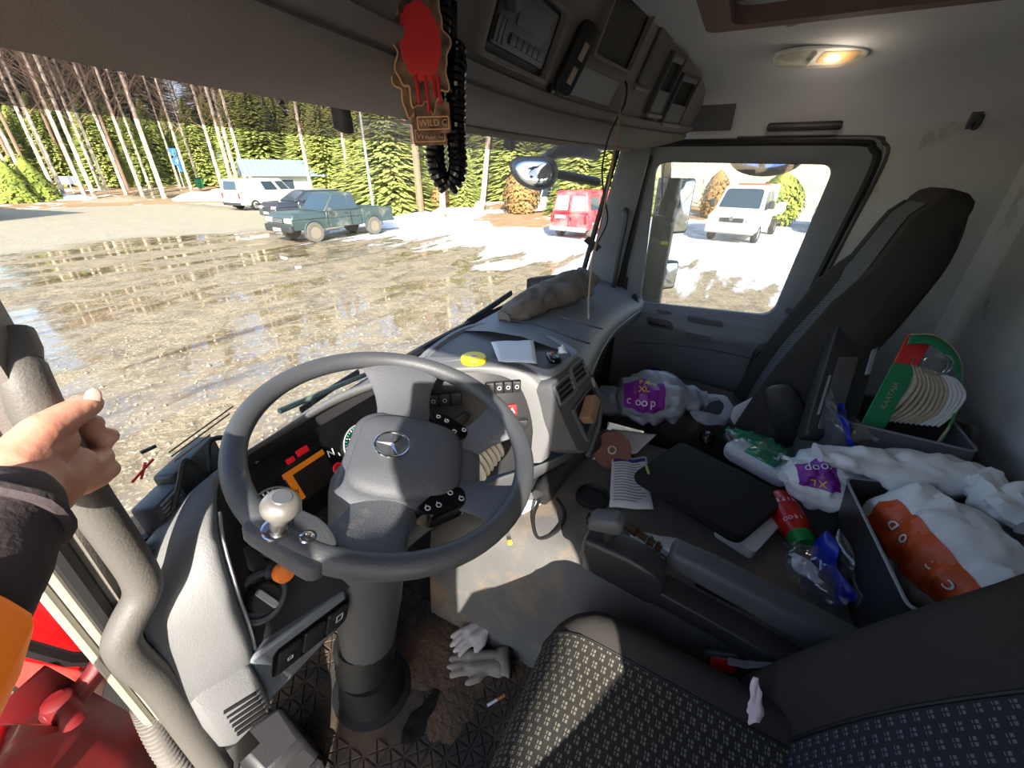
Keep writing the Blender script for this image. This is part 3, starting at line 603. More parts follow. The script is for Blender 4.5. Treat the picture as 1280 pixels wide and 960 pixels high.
# ---------------------------------------------------------------- seats
def fabric_mat(name, base, spot, scale=55, size=.34, rough=.95, diag=False):
    m = bpy.data.materials.new(name); m.use_nodes = True; n = m.node_tree; b = n.nodes['Principled BSDF']; b.inputs['Roughness'].default_value = rough; b.inputs['Specular IOR Level'].default_value = .15
    uv = n.nodes.new('ShaderNodeUVMap'); uv.uv_map = 'UVMap'
    sep = n.nodes.new('ShaderNodeSeparateXYZ'); n.links.new(uv.outputs[0], sep.inputs[0])
    def mth(op, a, b_=None):
        q = n.nodes.new('ShaderNodeMath'); q.operation = op
        for i, s in enumerate((a, b_)):
            if s is None: continue
            if isinstance(s, (int, float)): q.inputs[i].default_value = s
            else: n.links.new(s, q.inputs[i])
        return q.outputs[0]
    u = mth('MULTIPLY', sep.outputs[0], scale); v = mth('MULTIPLY', sep.outputs[1], scale)
    v2 = mth('ADD', v, mth('MULTIPLY', mth('FLOOR', u), .5))            # staggered columns
    fu = mth('ABSOLUTE', mth('SUBTRACT', mth('FRACT', u), .5)); fv = mth('ABSOLUTE', mth('SUBTRACT', mth('FRACT', v2), .5))
    box = mth('MULTIPLY', mth('LESS_THAN', fu, size), mth('LESS_THAN', fv, size*.8))
    bars = mth('GREATER_THAN', mth('FRACT', mth('MULTIPLY', v2, 3)), .38); gap = mth('GREATER_THAN', fu, .06)
    msk = mth('MULTIPLY', box, mth('MULTIPLY', bars, gap))
    mx = n.nodes.new('ShaderNodeMix'); mx.data_type = 'RGBA'; mx.inputs[6].default_value = srgb(base)+(1,); mx.inputs[7].default_value = srgb(spot)+(1,)
    n.links.new(msk, mx.inputs[0]); n.links.new(mx.outputs[2], b.inputs['Base Color'])
    nz = n.nodes.new('ShaderNodeTexNoise'); nz.inputs['Scale'].default_value = 700; tc = n.nodes.new('ShaderNodeTexCoord'); n.links.new(tc.outputs['Object'], nz.inputs[0])
    bp = n.nodes.new('ShaderNodeBump'); bp.inputs['Strength'].default_value = .5; bp.inputs['Distance'].default_value = .002; n.links.new(nz.outputs[0], bp.inputs['Height']); n.links.new(bp.outputs[0], b.inputs['Normal'])
    MATS[name] = m; return m
fabric_mat('seat_pattern', (54, 52, 49), (124, 122, 110), 60); fabric_mat('seat_pattern_dim', (74, 76, 78), (122, 125, 128), 90, .38); fabric_mat('seat_pattern_back', (48, 50, 56), (104, 108, 118), 60, .3)
pm('seat_plain', (58, 55, 53), .95, bump=.5, bscale=600, var=.2, vscale=8, spec=.15, dirt=(104, 92, 80), dscale=6, dlo=.62, dhi=.8)
def grid_uv(name, rows, uvs, mat, parent, sub=0, solid=0):
    me = bpy.data.meshes.new(name); nr, nc = len(rows), len(rows[0])
    me.from_pydata([tuple(p) for r in rows for p in r], [], [(i*nc+j, i*nc+j+1, (i+1)*nc+j+1, (i+1)*nc+j) for i in range(nr-1) for j in range(nc-1)])
    ul = me.uv_layers.new(name='UVMap'); flat = [u for r in uvs for u in r]
    for l in me.loops: ul.data[l.index].uv = flat[l.vertex_index]
    me.polygons.foreach_set('use_smooth', [True]*len(me.polygons)); me.materials.append(MATS[mat])
    o = bpy.data.objects.new(name, me); COL.objects.link(o); o.parent = parent; o.matrix_parent_inverse = parent_inv(parent)
    if solid: q = o.modifiers.new('s', 'SOLIDIFY'); q.thickness = solid; q.offset = -1
    return o
def cushion(o, X0, X1, yf, yr, zt, parent, pat, bol=.10, tilt=.0, front_drop=.12):
    """seat cushion: crowned patterned centre and plain bolsters"""
    def surf(x, s):                   # s 0 front low edge .. 1 rear
        cx = (X0+X1)/2; hw = (X1-X0)/2; e = (x-cx)/hw
        corner = .07*max(0, abs(e)-.45)**2/.3
        if s < .3:
            a = s/.3*PI/2; y = yf-corner-(.085)*(1-math.cos(a))*1.0; z = zt-front_drop*(1-math.sin(a))
        else:
            y0 = yf-corner-.085; y = y0+(yr-y0)*(s-.3)/.7; z = zt-.03*(s-.3)/.7
        bl = max(0, (abs(e)-.5)/.5); z += .030*math.sin(min(1, bl*1.3)*PI)*(.35+.65*min(1, s/.4)) - (.07*max(0, abs(e)-.86)/.14)
        z += .012*math.cos(e*PI/2)
        return V((x, y, z))
    xs = lambda a, b, n: [a+(b-a)*i/n for i in range(n+1)]
    ss = [i/18 for i in range(19)]
    c0, c1 = X0+bol, X1-bol
    def strip_(name, a, b, mat, n=8):
        X = xs(a, b, n); rows = [[surf(x, s) for x in X] for s in ss]
        L = [0]
        for i in range(1, 19): L.append(L[-1]+(rows[i][n//2]-rows[i-1][n//2]).length)
        return grid_uv(name, rows, [[(x, L[i]) for x in X] for i in range(19)], mat, parent)
    strip_('cushion_centre', c0, c1, pat); strip_('side_bolster', X0, c0, 'seat_plain'); strip_('side_bolster', c1, X1, 'seat_plain')
    for xx in (c0, c1): MB().tube([surf(xx, s)+V((0, 0, .001)) for s in ss], .0025, 6).build('seam', 'black', parent)
    b = MB(); X = xs(X0, X1, 16); top = [surf(x, 0) for x in X]+[surf(X1, s) for s in ss[1:]]+[surf(x, 1) for x in X[::-1][1:]]+[surf(X0, s) for s in ss[::-1][1:-1]]
    b.loft([top, [V((p.x+(( -.01) if p.x > (X0+X1)/2 else .01), p.y-.01, zt-front_drop-.05)) for p in top]], cu=True); b.build('cushion_skirt', 'seat_plain', parent)
def backrest(X0, X1, yb0, zb0, yt0, zt0, parent, pat, th=.13, bol=.10, taper=0, wing=.04, headw=0):
    cx = (X0+X1)/2; d = V((0, yt0-yb0, zt0-zb0)); L = d.length; d.normalize(); nf = V((0, d.z, -d.y))
    def hw(s):
        h = (X1-X0)/2
        if s > .66: h = h*(1-(s-.66)/.34)+(headw or h*.75)*((s-.66)/.34)
        return h
    def surf(e, s, back=False):
        h = hw(s); ed = max(0, abs(e)-.5)/.5
        w = wing*math.sin(min(1, ed*1.2)*PI*.85)*(1 if s < .66 else max(0, 1-(s-.66)/.1)); f = w+.02*math.sin(min(1, s/.6)*PI)*(1-ed) + (.015 if s > .72 else 0) - (.02*((s-.93)/.07)**2 if s > .93 else 0)
        f -= .06*max(0, abs(e)-.85)/.15
        p = V((cx+h*e, yb0, zb0))+d*(L*s)
        if back: return p-nf*th*(1 if s < .8 else 1-.3*((s-.8)/.2)**2)*(1-.25*max(0, abs(e)-.7)/.3)
        return p+nf*f
    S = [i/22 for i in range(23)]; eb = 1-bol/((X1-X0)/2)
    def st_(name, a, b, mat, n=8):
        E_ = [a+(b-a)*i/n for i in range(n+1)]
        return grid_uv(name, [[surf(e, s) for e in E_] for s in S], [[(e*(X1-X0)/2, s*L) for e in E_] for s in S], mat, parent)
    st_('backrest_centre', -eb, eb, pat); st_('backrest_bolster', -1, -eb, 'seat_plain', 6); st_('backrest_bolster', eb, 1, 'seat_plain', 6)
    for e in (-eb, eb): MB().tube([surf(e, s)+nf*.001 for s in S], .0025, 6).build('seam', 'black', parent)
    n = 14; E_ = [-1+2*i/n for i in range(n+1)]
    def loop(s, k=1, up=0):
        pts = [surf(e, s)-nf*.003 for e in E_]+[surf(e, s, True) for e in E_[::-1]]; c = sum(pts, V())/len(pts); return [c+(p-c)*k+d*up for p in pts]
    rows = [loop(s) for s in S]+[loop(1, .97, .014), loop(1, .86, .032), loop(1, .6, .044), loop(1, .2, .048)]
    MB().loft(rows, cu=True, caps=True).build('backrest_shell', 'seat_plain', parent, sharp=0)
ds = thing('driver_seat', 'driver seat with small-square patterned dark fabric, sunlit at the cushion front', 'seat', loc=(-.61, 0, 0))
cushion(None, -.87, -.42, .165, -.27, .535, ds, 'seat_pattern', bol=.105)
backrest(-.86, -.375, -.235, .47, -.55, 1.12, ds, 'seat_pattern_back', th=.13, wing=.05, bol=.14)
MB().box((-.62, -.05, .20), (.40, .40, .36)).build('pedestal', 'plastic_black', ds, bevel=.02)
MB().tube([(-.40, -.17, .485), (-.395, -.20, .49), (-.39, -.235, .52), (-.385, -.28, .53)], .008, 6, flat=.5).build('recline_bracket', 'plastic', ds)
ps = thing('passenger_seat', 'reclined passenger seat with ribbed grey fabric beside the right door', 'seat', loc=(.66, -.1, 0))
cushion(None, .43, .88, .16, -.28, .47, ps, 'seat_pattern_dim', bol=.08)
backrest(.42, .85, -.20, .47, -.43, 1.25, ps, 'seat_pattern_dim', th=.13, wing=.055, headw=.15)
MB().box((.66, -.08, .18), (.38, .36, .34)).build('pedestal', 'plastic_black', ps, bevel=.02)
MB().slab(rpoly([(-.19, .70), (-.26, .56), (-.36, .50), (-.38, .58), (-.26, .74)], .03, 4), .400, .42, .004, M=YZ).build('hinge_cover', 'plastic_black', ps)
# belts
bl = thing('seat_belt', 'dark grey seat belt with metal tongue hanging beside the passenger seat', 'seat belt', loc=(.95, -.3, .4))
MB().tube(catmull([(1.0, -.52, 1.12), (.955, -.485, 1.045), (.935, -.412, .892), (.93, -.335, .698), (.925, -.262, .49)], 6), .024, 8, flat=.08, up=(.7, .6, .3)).build('webbing', 'plastic_dark', bl)
MB().slab(rect(.06, .04, .008), 0, .004, .0015, M=frame((.92, -.25, .475), (.5, .8, 0), (-.4, .2, .8), (0, -1, .4))).build('tongue', 'steel', bl)
bk = thing('belt_buckle', 'red push button belt buckle between driver seat and tunnel', 'buckle', loc=(-.42, -.15, .45))
BM = frame((-.398, -.168, .455), V((.30, -.95, .05)), V((.5, .2, .8)), V((-.75, -.1, .62)))
b1 = MB().slab(rect(.065, .05, .008), -.022, 0, .003, M=BM).build('buckle_body', 'plastic_black', bk); MB().slab(rect(.046, .026, .004), 0, .005, .002, M=BM @ tr(0, .006, 0)).build('push_button', 'red', bk, label='red release button')
MB().slab(rect(.056, .006, .002), 0, .003, .001, M=BM @ tr(0, -.017, 0)).build('slot_edge', 'grey_mid', bk)
MB().tube([BM @ V((0, -.02, -.012)), (-.385, -.19, .41), (-.38, -.21, .36)], .012, 8).build('stem', 'plastic_black', bk)
# gear console and armrest beside the driver seat
gc = thing('gear_console', 'dark gear selector console with stubby knob on a rail beside driver seat', 'gear console', loc=(-.36, -.05, .46))
def bar(name, pts, w, hgt, mat, parent, bev=.012):
    rows = []
    for p, ww, hh in zip(pts, w, hgt):
        p = V(p); rows.append([p+V((x, 0, z)) for x, z in rpoly([(-ww/2, -hh/2), (ww/2, -hh/2), (ww/2, hh/2), (-ww/2, hh/2)], min(bev, hh*.4), 3)])
    return MB().loft(rows, cu=True, caps=True).build(name, mat, parent, bevel=.004)
bar('selector_box', [(-.35, .145, .575), (-.352, .135, .587), (-.352, .05, .580), (-.355, -.005, .572), (-.356, -.03, .565)], (.04, .062, .066, .066, .060), (.06, .090, .098, .094, .06), 'plastic_black', gc)
bar('rail', [(-.357, -.015, .553), (-.36, -.12, .537), (-.365, -.26, .512), (-.37, -.34, .50)], (.056, .056, .056, .056), (.042, .042, .042, .042), 'plastic_black', gc, .006)
MB().capsule([(-.352, .098, .625), (-.352, .094, .648), (-.352, .088, .672)], [.012, .016, .018], 14).build('selector_stem', 'plastic_black', gc)
kb_ = bar('selector_knob', [(-.352, .138, .662), (-.352, .128, .668), (-.352, .085, .680), (-.352, .068, .676)], (.032, .042, .044, .034), (.030, .040, .042, .030), 'plastic_dark', gc, .014)
MB().ring(rect(.024, .018, .004), rect(.016, .010, .003), 0, .002, M=frame((-.352, .140, .664), (1, 0, 0), (0, .3, 1), (0, 1, -.3))).build('rocker', 'black_gloss', kb_)
ar = thing('armrest', 'long padded dark armrest folded down along the tunnel side of the driver seat', 'armrest', loc=(-.29, -.15, .5))
bar('pad', [(-.29, -.028, .588), (-.29, -.036, .592), (-.29, -.12, .578), (-.295, -.22, .56), (-.30, -.30, .548), (-.305, -.38, .545)], (.04, .055, .062, .064, .064, .05), (.035, .05, .058, .06, .06, .05), 'plastic_dark', ar, .016)
bar('arm', [(-.29, -.09, .545), (-.295, -.2, .532), (-.30, -.36, .52)], (.03, .03, .03), (.03, .03, .03), 'plastic_black', ar)
# ---------------------------------------------------------------- clutter
TZ = .458        # top of the tunnel cover
pm('bag_white', (226, 228, 232), .35, bump=.25, bscale=30, spec=.5); pm('bag_grey', (150, 157, 168), .33, bump=.25, bscale=30, spec=.5)
pm('purple', (128, 38, 150), .4); pm('yellow', (240, 214, 60), .5); pm('orange_print', (205, 84, 36), .45); pm('bag_letter', (225, 215, 235), .5)
def crumple(n, m, fn, seed, amp, sc, fold=.6):
    """closed bag surface: fn(theta, t)->point, folded by ridged noise"""
    rows = []
    for i in range(m+1):
        row = []
        for j in range(n):
            p = fn(2*PI*j/n, i/m); q = p*sc+V((seed*3.7, seed*1.9, seed*.7))
            r = abs(noise.noise(q))*2-.5+fold*(abs(noise.noise(q*2.3))*2-.5)+.3*noise.noise(q*5)
            row.append((p, r))
        rows.append(row)
    out = []
    for i, row in enumerate(rows):
        c = sum((p for p, r in row), V())/n
        out.append([p+(p-c).normalized()*r*amp*(1 if (p-c).length > 1e-4 else 0) for p, r in row])
    return out
def bagbody(name, c, ax, az, L, prof, mat, parent, seed, amp=.018, sc=9, zmin=None, n=44, m=36, flat=.8, sh=40):
    """prof: list of (t, half width) along axis ax; heights flattened"""
    ax = V(ax).normalized(); side = V((0, 0, 1)).cross(ax).normalized(); up = ax.cross(side)*1.0; up = V((0, 0, 1)) if abs(ax.z) < .2 else ax.cross(side)
    def w(t):
        for (a, x), (b, y) in zip(prof, prof[1:]):
            if a <= t <= b: k = (t-a)/(b-a); k = k*k*(3-2*k); return x+(y-x)*k
        return prof[-1][1]
    def fn(th, t): r = w(t); return V(c)+ax*(t-.5)*L+side*r*math.cos(th)+up*r*flat*math.sin(th)
    rows = crumple(n, m, fn, seed, amp, sc)
    if zmin is not None: rows = [[V((p.x, p.y, max(p.z, zmin+.002*noise.noise(p*40)))) for p in r] for r in rows]
    mb = MB().loft(rows, cu=True, caps=True); return mb.build(name, mat, parent, sharp=sh), rows
def patch(name, rows, i0, i1, j0, j1, mat, parent, lift=.0015, shrink=None):
    """printed area following a bag surface"""
    n = len(rows[0]); rr = []
    for i in range(i0, i1+1):
        c = sum(rows[i], V())/n; rr.append([rows[i][j % n]+(rows[i][j % n]-c).normalized()*lift for j in range(j0, j1+1)])
    return MB().loft(rr).build(name, mat, parent, sharp=24), rr
def lay(s, size, mat, parent, rr, u0=.1, u1=.9, v=.5, flip=False, name='lettering'):
    """letters laid on a patch grid, one at a time"""
    nr, nc = len(rr), len(rr[0])
    for k, ch in enumerate(s):
        u = u0+(u1-u0)*(k+.5)/len(s); i = min(nr-2, max(0, int(u*(nr-1)))); j = min(nc-2, max(0, int(v*(nc-1))))
        p = rr[i][j]; dx = (rr[min(nr-1, i+2)][j]-rr[max(0, i-2)][j]).normalized(); dy = (rr[i][min(nc-1, j+2)]-rr[i][max(0, j-2)]).normalized()
        if flip: dx, dy = -dx, -dy
        nz = dx.cross(dy).normalized()
        if nz.dot(V((-.985, 0, 1.315))-p) < 0: dy = -dy; nz = -nz
        dy = nz.cross(dx).normalized()
        text(ch, size, mat, parent, frame(p+nz*.003, dx, dy, nz))
# grey shopping bag with purple print near the passenger footwell
g1 = thing('shopping_bag', 'crumpled grey plastic shopping bag with purple and yellow print on the passenger seat', 'bag', loc=(.55, .1, .45))
MB().box((.50, .16, .22), (.28, .34, .44)).build('x', 'carpet') if False else None
o, rows = bagbody('bag_body', (.50, .115, .535), (.38, -1, .0), None, .34, [(0, .01), (.06, .085), (.3, .115), (.6, .105), (.82, .06), (1, .03)], 'bag_grey', g1, 3, .022, 9, zmin=.462)
p, rr = patch('purple_print', rows, 2, 17, 13, 22, 'purple', g1); lay('coop', .045, 'bag_letter', g1, rr, .1, .75, .72); lay('XL', .035, 'yellow', g1, rr, .35, .65, .42); lay('PARTY', .028, 'yellow', g1, rr, .4, .9, .2)
for dz, sd in ((0, 1), (.015, 2)):
    MB().tube(catmull([(.555, -.03, .53+dz), (.585, -.09, .545+dz), (.555, -.125, .525+dz), (.50, -.115, .50+dz), (.47, -.06, .505+dz), (.49, -.01, .52)], 6), .018, 8, flat=.35).jitter(.012, 18, sd).build('handle', 'bag_grey', g1, sharp=24)
# white bag with purple print lying over the two boxes
g2 = thing('shopping_bag', 'white plastic bag with purple print sagging between the binder box and bin', 'bag', loc=(.2, -.4, .5))
o, rows = bagbody('bag_body', (.135, -.345, .60), (-.45, 1, 0), None, .19, [(0, .06), (.3, .085), (.6, .085), (.85, .055), (1, .02)], 'bag_white', g2, 11, .020, 10, zmin=.46)
o, rows2 = bagbody('bag_tail', (.135, -.485, .690), (.20, -1, .0), None, .36, [(0, .04), (.3, .06), (.6, .065), (.85, .055), (1, .03)], 'bag_white', g2, 13, .022, 9, flat=.55)
p, rr = patch('purple_print', rows, 18, 33, 2, 11, 'purple', g2); lay('coop', .032, 'bag_letter', g2, rr, .2, .9, .7); lay('XL', .026, 'yellow', g2, rr, .4, .8, .25)
# black bin with a third bag and tissue
bn = thing('storage_bin', 'open black plastic bin between the seats holding a white bag', 'bin', loc=(-.05, -.52, .43))
bt_ = [(-.30, -.40), (.06, -.365), (.14, -.61), (-.22, -.66)]; bb = [(-.26, -.425), (.04, -.395), (.10, -.59), (-.19, -.63)]
def z(L, h, k=1): 
    cx = sum(p[0] for p in L)/4; cy = sum(p[1] for p in L)/4; return [(cx+(x-cx)*k, cy+(y-cy)*k, h) for x, y in rpoly(L, .02, 4)]
zz = .665
MB().loft([z(bb, .435, .6), z(bb, .435), z(bt_, zz, .985), z(bt_, zz+.004, 1.0), z(bt_, zz+.004, .965), z(bt_, zz-.004, .955), z(bb, .45, .94), z(bb, .45, .6)], cu=True, caps=True).build('shell', 'plastic_black', bn)
MB().tube([V(p) for p in z(bt_, zz+.003, .985)], .0035, 6, closed=True).build('rim_bead', 'grey_mid', bn)
g3 = thing('shopping_bag', 'white plastic bag with orange lettering stuffed in the black bin', 'bag', loc=(-.06, -.54, .46))
o, rows = bagbody('bag_body', (-.055, -.535, .595), (.95, .35, 0), None, .32, [(0, .05), (.15, .085), (.5, .105), (.8, .095), (1, .03)], 'bag_white', g3, 21, .020, 9, flat=1.25)
p, rr = patch('orange_print', rows, 3, 28, 0, 6, 'orange_print', g3); lay('coop', .04, 'bag_white', g3, rr, .05, .95, .5)
ts = thing('paper_tissue', 'crumpled white paper tissue perched at the wall end of the bin', 'tissue', loc=(.07, -.62, .66))
o, rows = bagbody('wad', (.07, -.635, .70), (-.5, -.2, .0), None, .13, [(0, .03), (.4, .055), (.8, .05), (1, .02)], 'paper', ts, 31, .022, 14, n=26, m=18)
# binder box
bx = thing('file_box', 'dark open box holding the binder and tool case in front of the rear wall', 'box', loc=(.28, -.47, .43))
q = [(.205, -.355), (.37, -.31), (.47, -.62), (.19, -.62)]
MB().loft([z(q, .435, .6), z(q, .435), z(q, .742), z(q, .742, .96), z(q, .445, .95), z(q, .445, .5)], cu=True, caps=True).build('shell', 'plastic_dark', bx)
MB().tube([V(p) for p in z(q, .744, .985)], .003, 6, closed=True).build('rim_bead', 'paper_print', bx)
pm('binder_green', (10, 128, 84), .4); pm('binder_red', (214, 34, 32), .4); pm('card', (176, 164, 140), .85); pm('pages', (196, 184, 164), .8, var=.25, vscale=120)
bd = thing('ring_binder', 'worn green and red ring binder full of bent pages in the file box', 'binder', loc=(.3, -.48, .6))
# spine strip (lit, facing camera), back cover, page block
sp0 = V((.225, -.405, .735)); sp1 = V((.345, -.452, .955)); wv_ = V((.02, -.055, -.01))
def slabq(name, a, b, wdt, th, mat, parent): 
    d = (b-a); nrm = d.cross(wdt).normalized()*th
    return MB().add([a, a+wdt, b+wdt, b, a+nrm, a+wdt+nrm, b+wdt+nrm, b+nrm], [(0, 1, 2, 3), (7, 6, 5, 4), (0, 4, 5, 1), (1, 5, 6, 2), (2, 6, 7, 3), (3, 7, 4, 0)]).build(name, mat, parent, bevel=.001)
slabq('spine', sp0, sp0.lerp(sp1, .70), wv_, .004, 'binder_green', bd); slabq('spine_head', sp0.lerp(sp1, .70), sp1, wv_, .004, 'binder_red', bd)
for k in range(5): slabq('spine_stripe', sp0.lerp(sp1, .70)+wv_*(.12+.17*k), sp0.lerp(sp1, .82)+wv_*(.12+.17*k), wv_*.07, .0055, 'white', bd)
text('KAATAJA', .018, 'card', bd, frame(sp0.lerp(sp1, .36)+wv_*.5-(sp1-sp0).cross(wv_).normalized()*.001, sp1-sp0, (sp1-sp0).cross(wv_).cross(sp1-sp0)*-1, (sp1-sp0).cross(wv_)*-1))
cov = catmull([(.345, -.455, .955), (.36, -.51, .955), (.375, -.575, .905), (.365, -.605, .83), (.31, -.60, .76), (.25, -.57, .72)], 5)
MB().loft([cov, [p+V((-.10, .03, -.07))*.25 for p in cov]]).build('cover', 'binder_green', bd, solid=.004); MB().tube(cov, .003, 6).build('cover_edge', 'card', bd)
for k in range(12):
    s = k/11; a = V((.285, -.455, .73)).lerp(V((.30, -.575, .74)), s); b = V((.325, -.475, .885)).lerp(V((.345, -.575, .86)), s)
    bend = catmull([a, a.lerp(b, .35)+V((0, -.02-.012*math.sin(s*PI), -.01)), a.lerp(b, .7)+V((0, -.03, 0)), b], 5)
    MB().loft([bend, [p+V((.055, -.012, -.02)) for p in bend]]).build('page', 'pages' if k < 8 else 'paper', bd, solid=.007)
for k in range(2): MB().torus(.028, .0015, 24, 6, M=frame((.335-.02*k, -.52, .885+.012*k), (0, 1, .1), (0, -.1, 1), (1, 0, 0))).build('ring', 'chrome', bd)
tc_ = thing('tool_case', 'black plastic tool case with grey latch strip leaning beside the binder', 'case', loc=(.36, -.38, .6))
TM = frame((.36, -.365, .80), V((-.42, .05, -.50)), V((.3, -.9, .05)), V((-.40, -.35, .85)))
MB().slab(rect(.36, .12, .025, 5), -.03, .012, .008, M=TM).build('shell', 'plastic_black', tc_); MB().slab(rect(.22, .05, .006), .012, .016, .002, M=TM @ tr(.05, -.01, 0)).build('lid_panel', 'plastic_dark', tc_)
MB().slab(rect(.15, .010, .003), .012, .018, .002, M=TM @ tr(-.08, .048, 0)).build('latch', 'grey_mid', tc_); MB().slab(rect(.12, .006, .002), .016, .018, .0008, M=TM @ tr(.06, -.045, 0)).build('trim_line', 'grey_mid', tc_)
ib = thing('crisp_packet', 'blue and clear plastic packet tucked in the front of the file box', 'packet', loc=(.22, -.36, .73))
pm('blue_film', (20, 44, 168), .3, spec=.6)
MB().loft([[V((.29-.11*t, -.315-.012*math.sin(t*7)-.075*t*0, .795-.02*s_+.004*math.sin(9*t))) + V((0, -.02*s_, -.012*s_)) for t in [k/10 for k in range(11)]] for s_ in (0, 1, 2)]).build('clear_head', 'clear_plastic', ib, solid=.001)
MB().loft([[V((.29-.11*t, -.355-.012*math.sin(t*7), .755-.016*s_+.006*math.sin(9*t+s_))) + V((0, -.012*s_, -.004*s_)) for t in [k/10 for k in range(11)]] for s_ in range(5)]).build('blue_body', 'blue_film', ib, solid=.002)
bagbody('contents', (.215, -.385, .725), (-.5, -.6, 0), None, .12, [(0, .02), (.5, .035), (1, .01)], 'clear_plastic', ib, 41, .012, 20, n=20, m=12)
# laptop sleeve on the tunnel, papers
ls = thing('laptop_sleeve', 'flat black padded laptop sleeve lying on the tunnel cover', 'laptop case', loc=(.07, -.09, .48))
pts = [(.012, .112), (.255, .006), (.122, -.300), (-.108, -.178)]
MB().slab(rpoly(pts, .028, 5), .496, .530, .010).build('sleeve', pm('neoprene', (26, 26, 28), .8, bump=.3, bscale=500, var=.15, vscale=12), ls)
MB().tube([(x, y, .513) for x, y in rpoly([(p[0]*1.0+.0, p[1]) for p in pts], .028, 5)], .0022, 6, closed=True).build('zip', 'black', ls)
MB().slab(rect(.042, .008, .003), 0, .001, .0004, M=frame((.045, .075, .531), (.92, .38, 0), (-.38, .92, 0), (0, 0, 1))).build('brand_tag', pm('tag_green', (170, 178, 90), .5), ls)
wb = thing('food_box', 'white lidded plastic box under the corner of the laptop sleeve', 'box', loc=(0, -.21, .46))
WB = frame((.0, -.205, TZ), (.83, .2, 0), (-.2, .83, 0), (0, 0, 1)) @ rot('Z', -38)
MB().slab(rect(.17, .10, .015), 0, .030, .006, M=WB).build('box_base', 'bag_white', wb); MB().slab(rect(.178, .108, .015), .029, .036, .003, M=WB).build('lid', 'paper', wb)
def sheet(name, label, corners, z0, mat='paper', lines=None, curl=.012, seed=0, cat='paper'):
    a, b, c, d = [V(p) for p in corners]; n = 8; rows = []
    for i in range(n+1):
        row = []
        for j in range(n+1):
            u, v = i/n, j/n; p = a*(1-u)*(1-v)+b*u*(1-v)+c*u*v+d*(1-u)*v; p.z += z0+curl*(abs(noise.noise(V((u*1.6+seed, v*1.6, seed)))))+.004*u*v; row.append(p)
        rows.append(row)
    o = MB().loft(rows).build(name, mat, None, solid=.0008); tag(o, label, cat); 
    if lines:
        for k, (v0, u0, u1, m, wd) in enumerate(lines):
            rr = []
            for t in [x/10 for x in range(11)]:
                u = u0+(u1-u0)*t; i = min(n-1, int(u*n)); fu = u*n-i; j = min(n-1, int(v0*n)); fv = v0*n-j
                p = rows[i][j]*(1-fu)*(1-fv)+rows[i+1][j]*fu*(1-fv)+rows[i+1][j+1]*fu*fv+rows[i][j+1]*(1-fu)*fv
                s = (d-a).normalized()*wd; rr.append([p-s+V((0, 0, .0012)), p+s+V((0, 0, .0012))])
            MB().loft(rr).build('printed_line', m, o)
    return o
sheet('paper_sheet', 'blank white paper sheet pushed under the grey shopping bag', [(.10, .255, 0), (.31, .245, 0), (.345, .09, 0), (.20, .13, 0)], TZ+.004, seed=1, curl=.007)
ln = [(.08, .05, .95, 'blue_print', .008)]+[(.16+.055*k, .08, .9-.3*random.random(), 'paper_print', .0016) for k in range(14)]
sheet('printed_form', 'printed white form with a dark blue heading beside the laptop sleeve', [(.115, .195, .02), (.17, .095, .012), (-.05, .03, 0), (-.09, .145, 0)], TZ+.006, lines=ln, seed=4, curl=.015)
sheet('paper_note', 'small white note under the rusty bolt beside the armrest', [(-.145, .075, 0), (-.115, -.045, 0), (-.185, -.06, 0), (-.225, .04, 0)], TZ+.004, seed=6, curl=.006)
sheet('paper_on_tray', 'blank pale sheet of paper lying on the dash tray', [(-.045, .555, 0), (.026, .453, 0), (-.125, .372, 0), (-.155, .468, 0)], .878, seed=8, curl=.006)
# rusty bolt, washer, disc, torch
pm('rust', (92, 66, 50), .6, metal=.5, bump=.5, bscale=150, var=.4, vscale=60)
bo = thing('bolt', 'large rusty bolt lying beside the armrest', 'bolt', loc=(-.19, .02, TZ))
d = V((-.05, -.11, .004)).normalized(); A = V((-.150, .075, TZ+.022)); BMx = frame(A, d.orthogonal(), d.cross(d.orthogonal()), d)
MB().lathe([(.0, -.008), (.013, -.008), (.014, 0), (.014, .024), (.010, .026)], 6, M=BMx).build('head', 'rust', bo); MB().lathe([(.0095, .024), (.0095, .10)], 14, M=BMx).build('shank', 'rust', bo)
for k in range(2): MB().torus(.0125, .0022, 18, 6, M=BMx @ tr(0, 0, .062+.022*k) @ rot('X', 12)).build('ring', 'steel', bo)
MB().lathe([(.012, .10), (.012, .118), (.0, .118)], 6, M=BMx).build('nut', 'steel', bo)
o = MB().torus(.013, .004, 24, 8, M=tr(-.225, -.005, TZ+.006), flat=.45).build('washer', 'steel'); tag(o, 'bright steel washer lying next to the rusty bolt', 'washer')
gd = thing('grinding_disc', 'rust red grinding disc leaning behind the printed form', 'disc', loc=(.12, .2, TZ))
pm('abrasive', (112, 76, 68), .9, bump=.6, bscale=300); GM = frame((.125, .20, .505), V((.2, -.97, .0)), V((.62, .13, .77)), V((-.75, -.15, .63)))
MB().lathe([(.010, -.001), (.060, -.002), (.062, 0), (.060, .002), (.010, .001)], 36, M=GM).build('disc', 'abrasive', gd); MB().torus(.012, .003, 20, 6, M=GM).build('bush', 'steel', gd)
tch = thing('torch', 'long black torch with wrist strap lying across the tunnel cover', 'torch', loc=(-.08, .31, TZ))
tp_ = [V((-.175, .325, TZ+.035)), V((-.15, .322, TZ+.038)), V((-.06, .315, TZ+.045)), V((.04, .295, TZ+.055)), V((.075, .285, TZ+.058)), V((.10, .28, TZ+.06)), V((.125, .275, TZ+.062))]
MB().tube(tp_[:4], [.026, .030, .031, .028], 16).build('grip', 'plastic_black', tch); MB().tube(tp_[3:], [.028, .034, .040, .041], 16).build('head', 'plastic_black', tch)
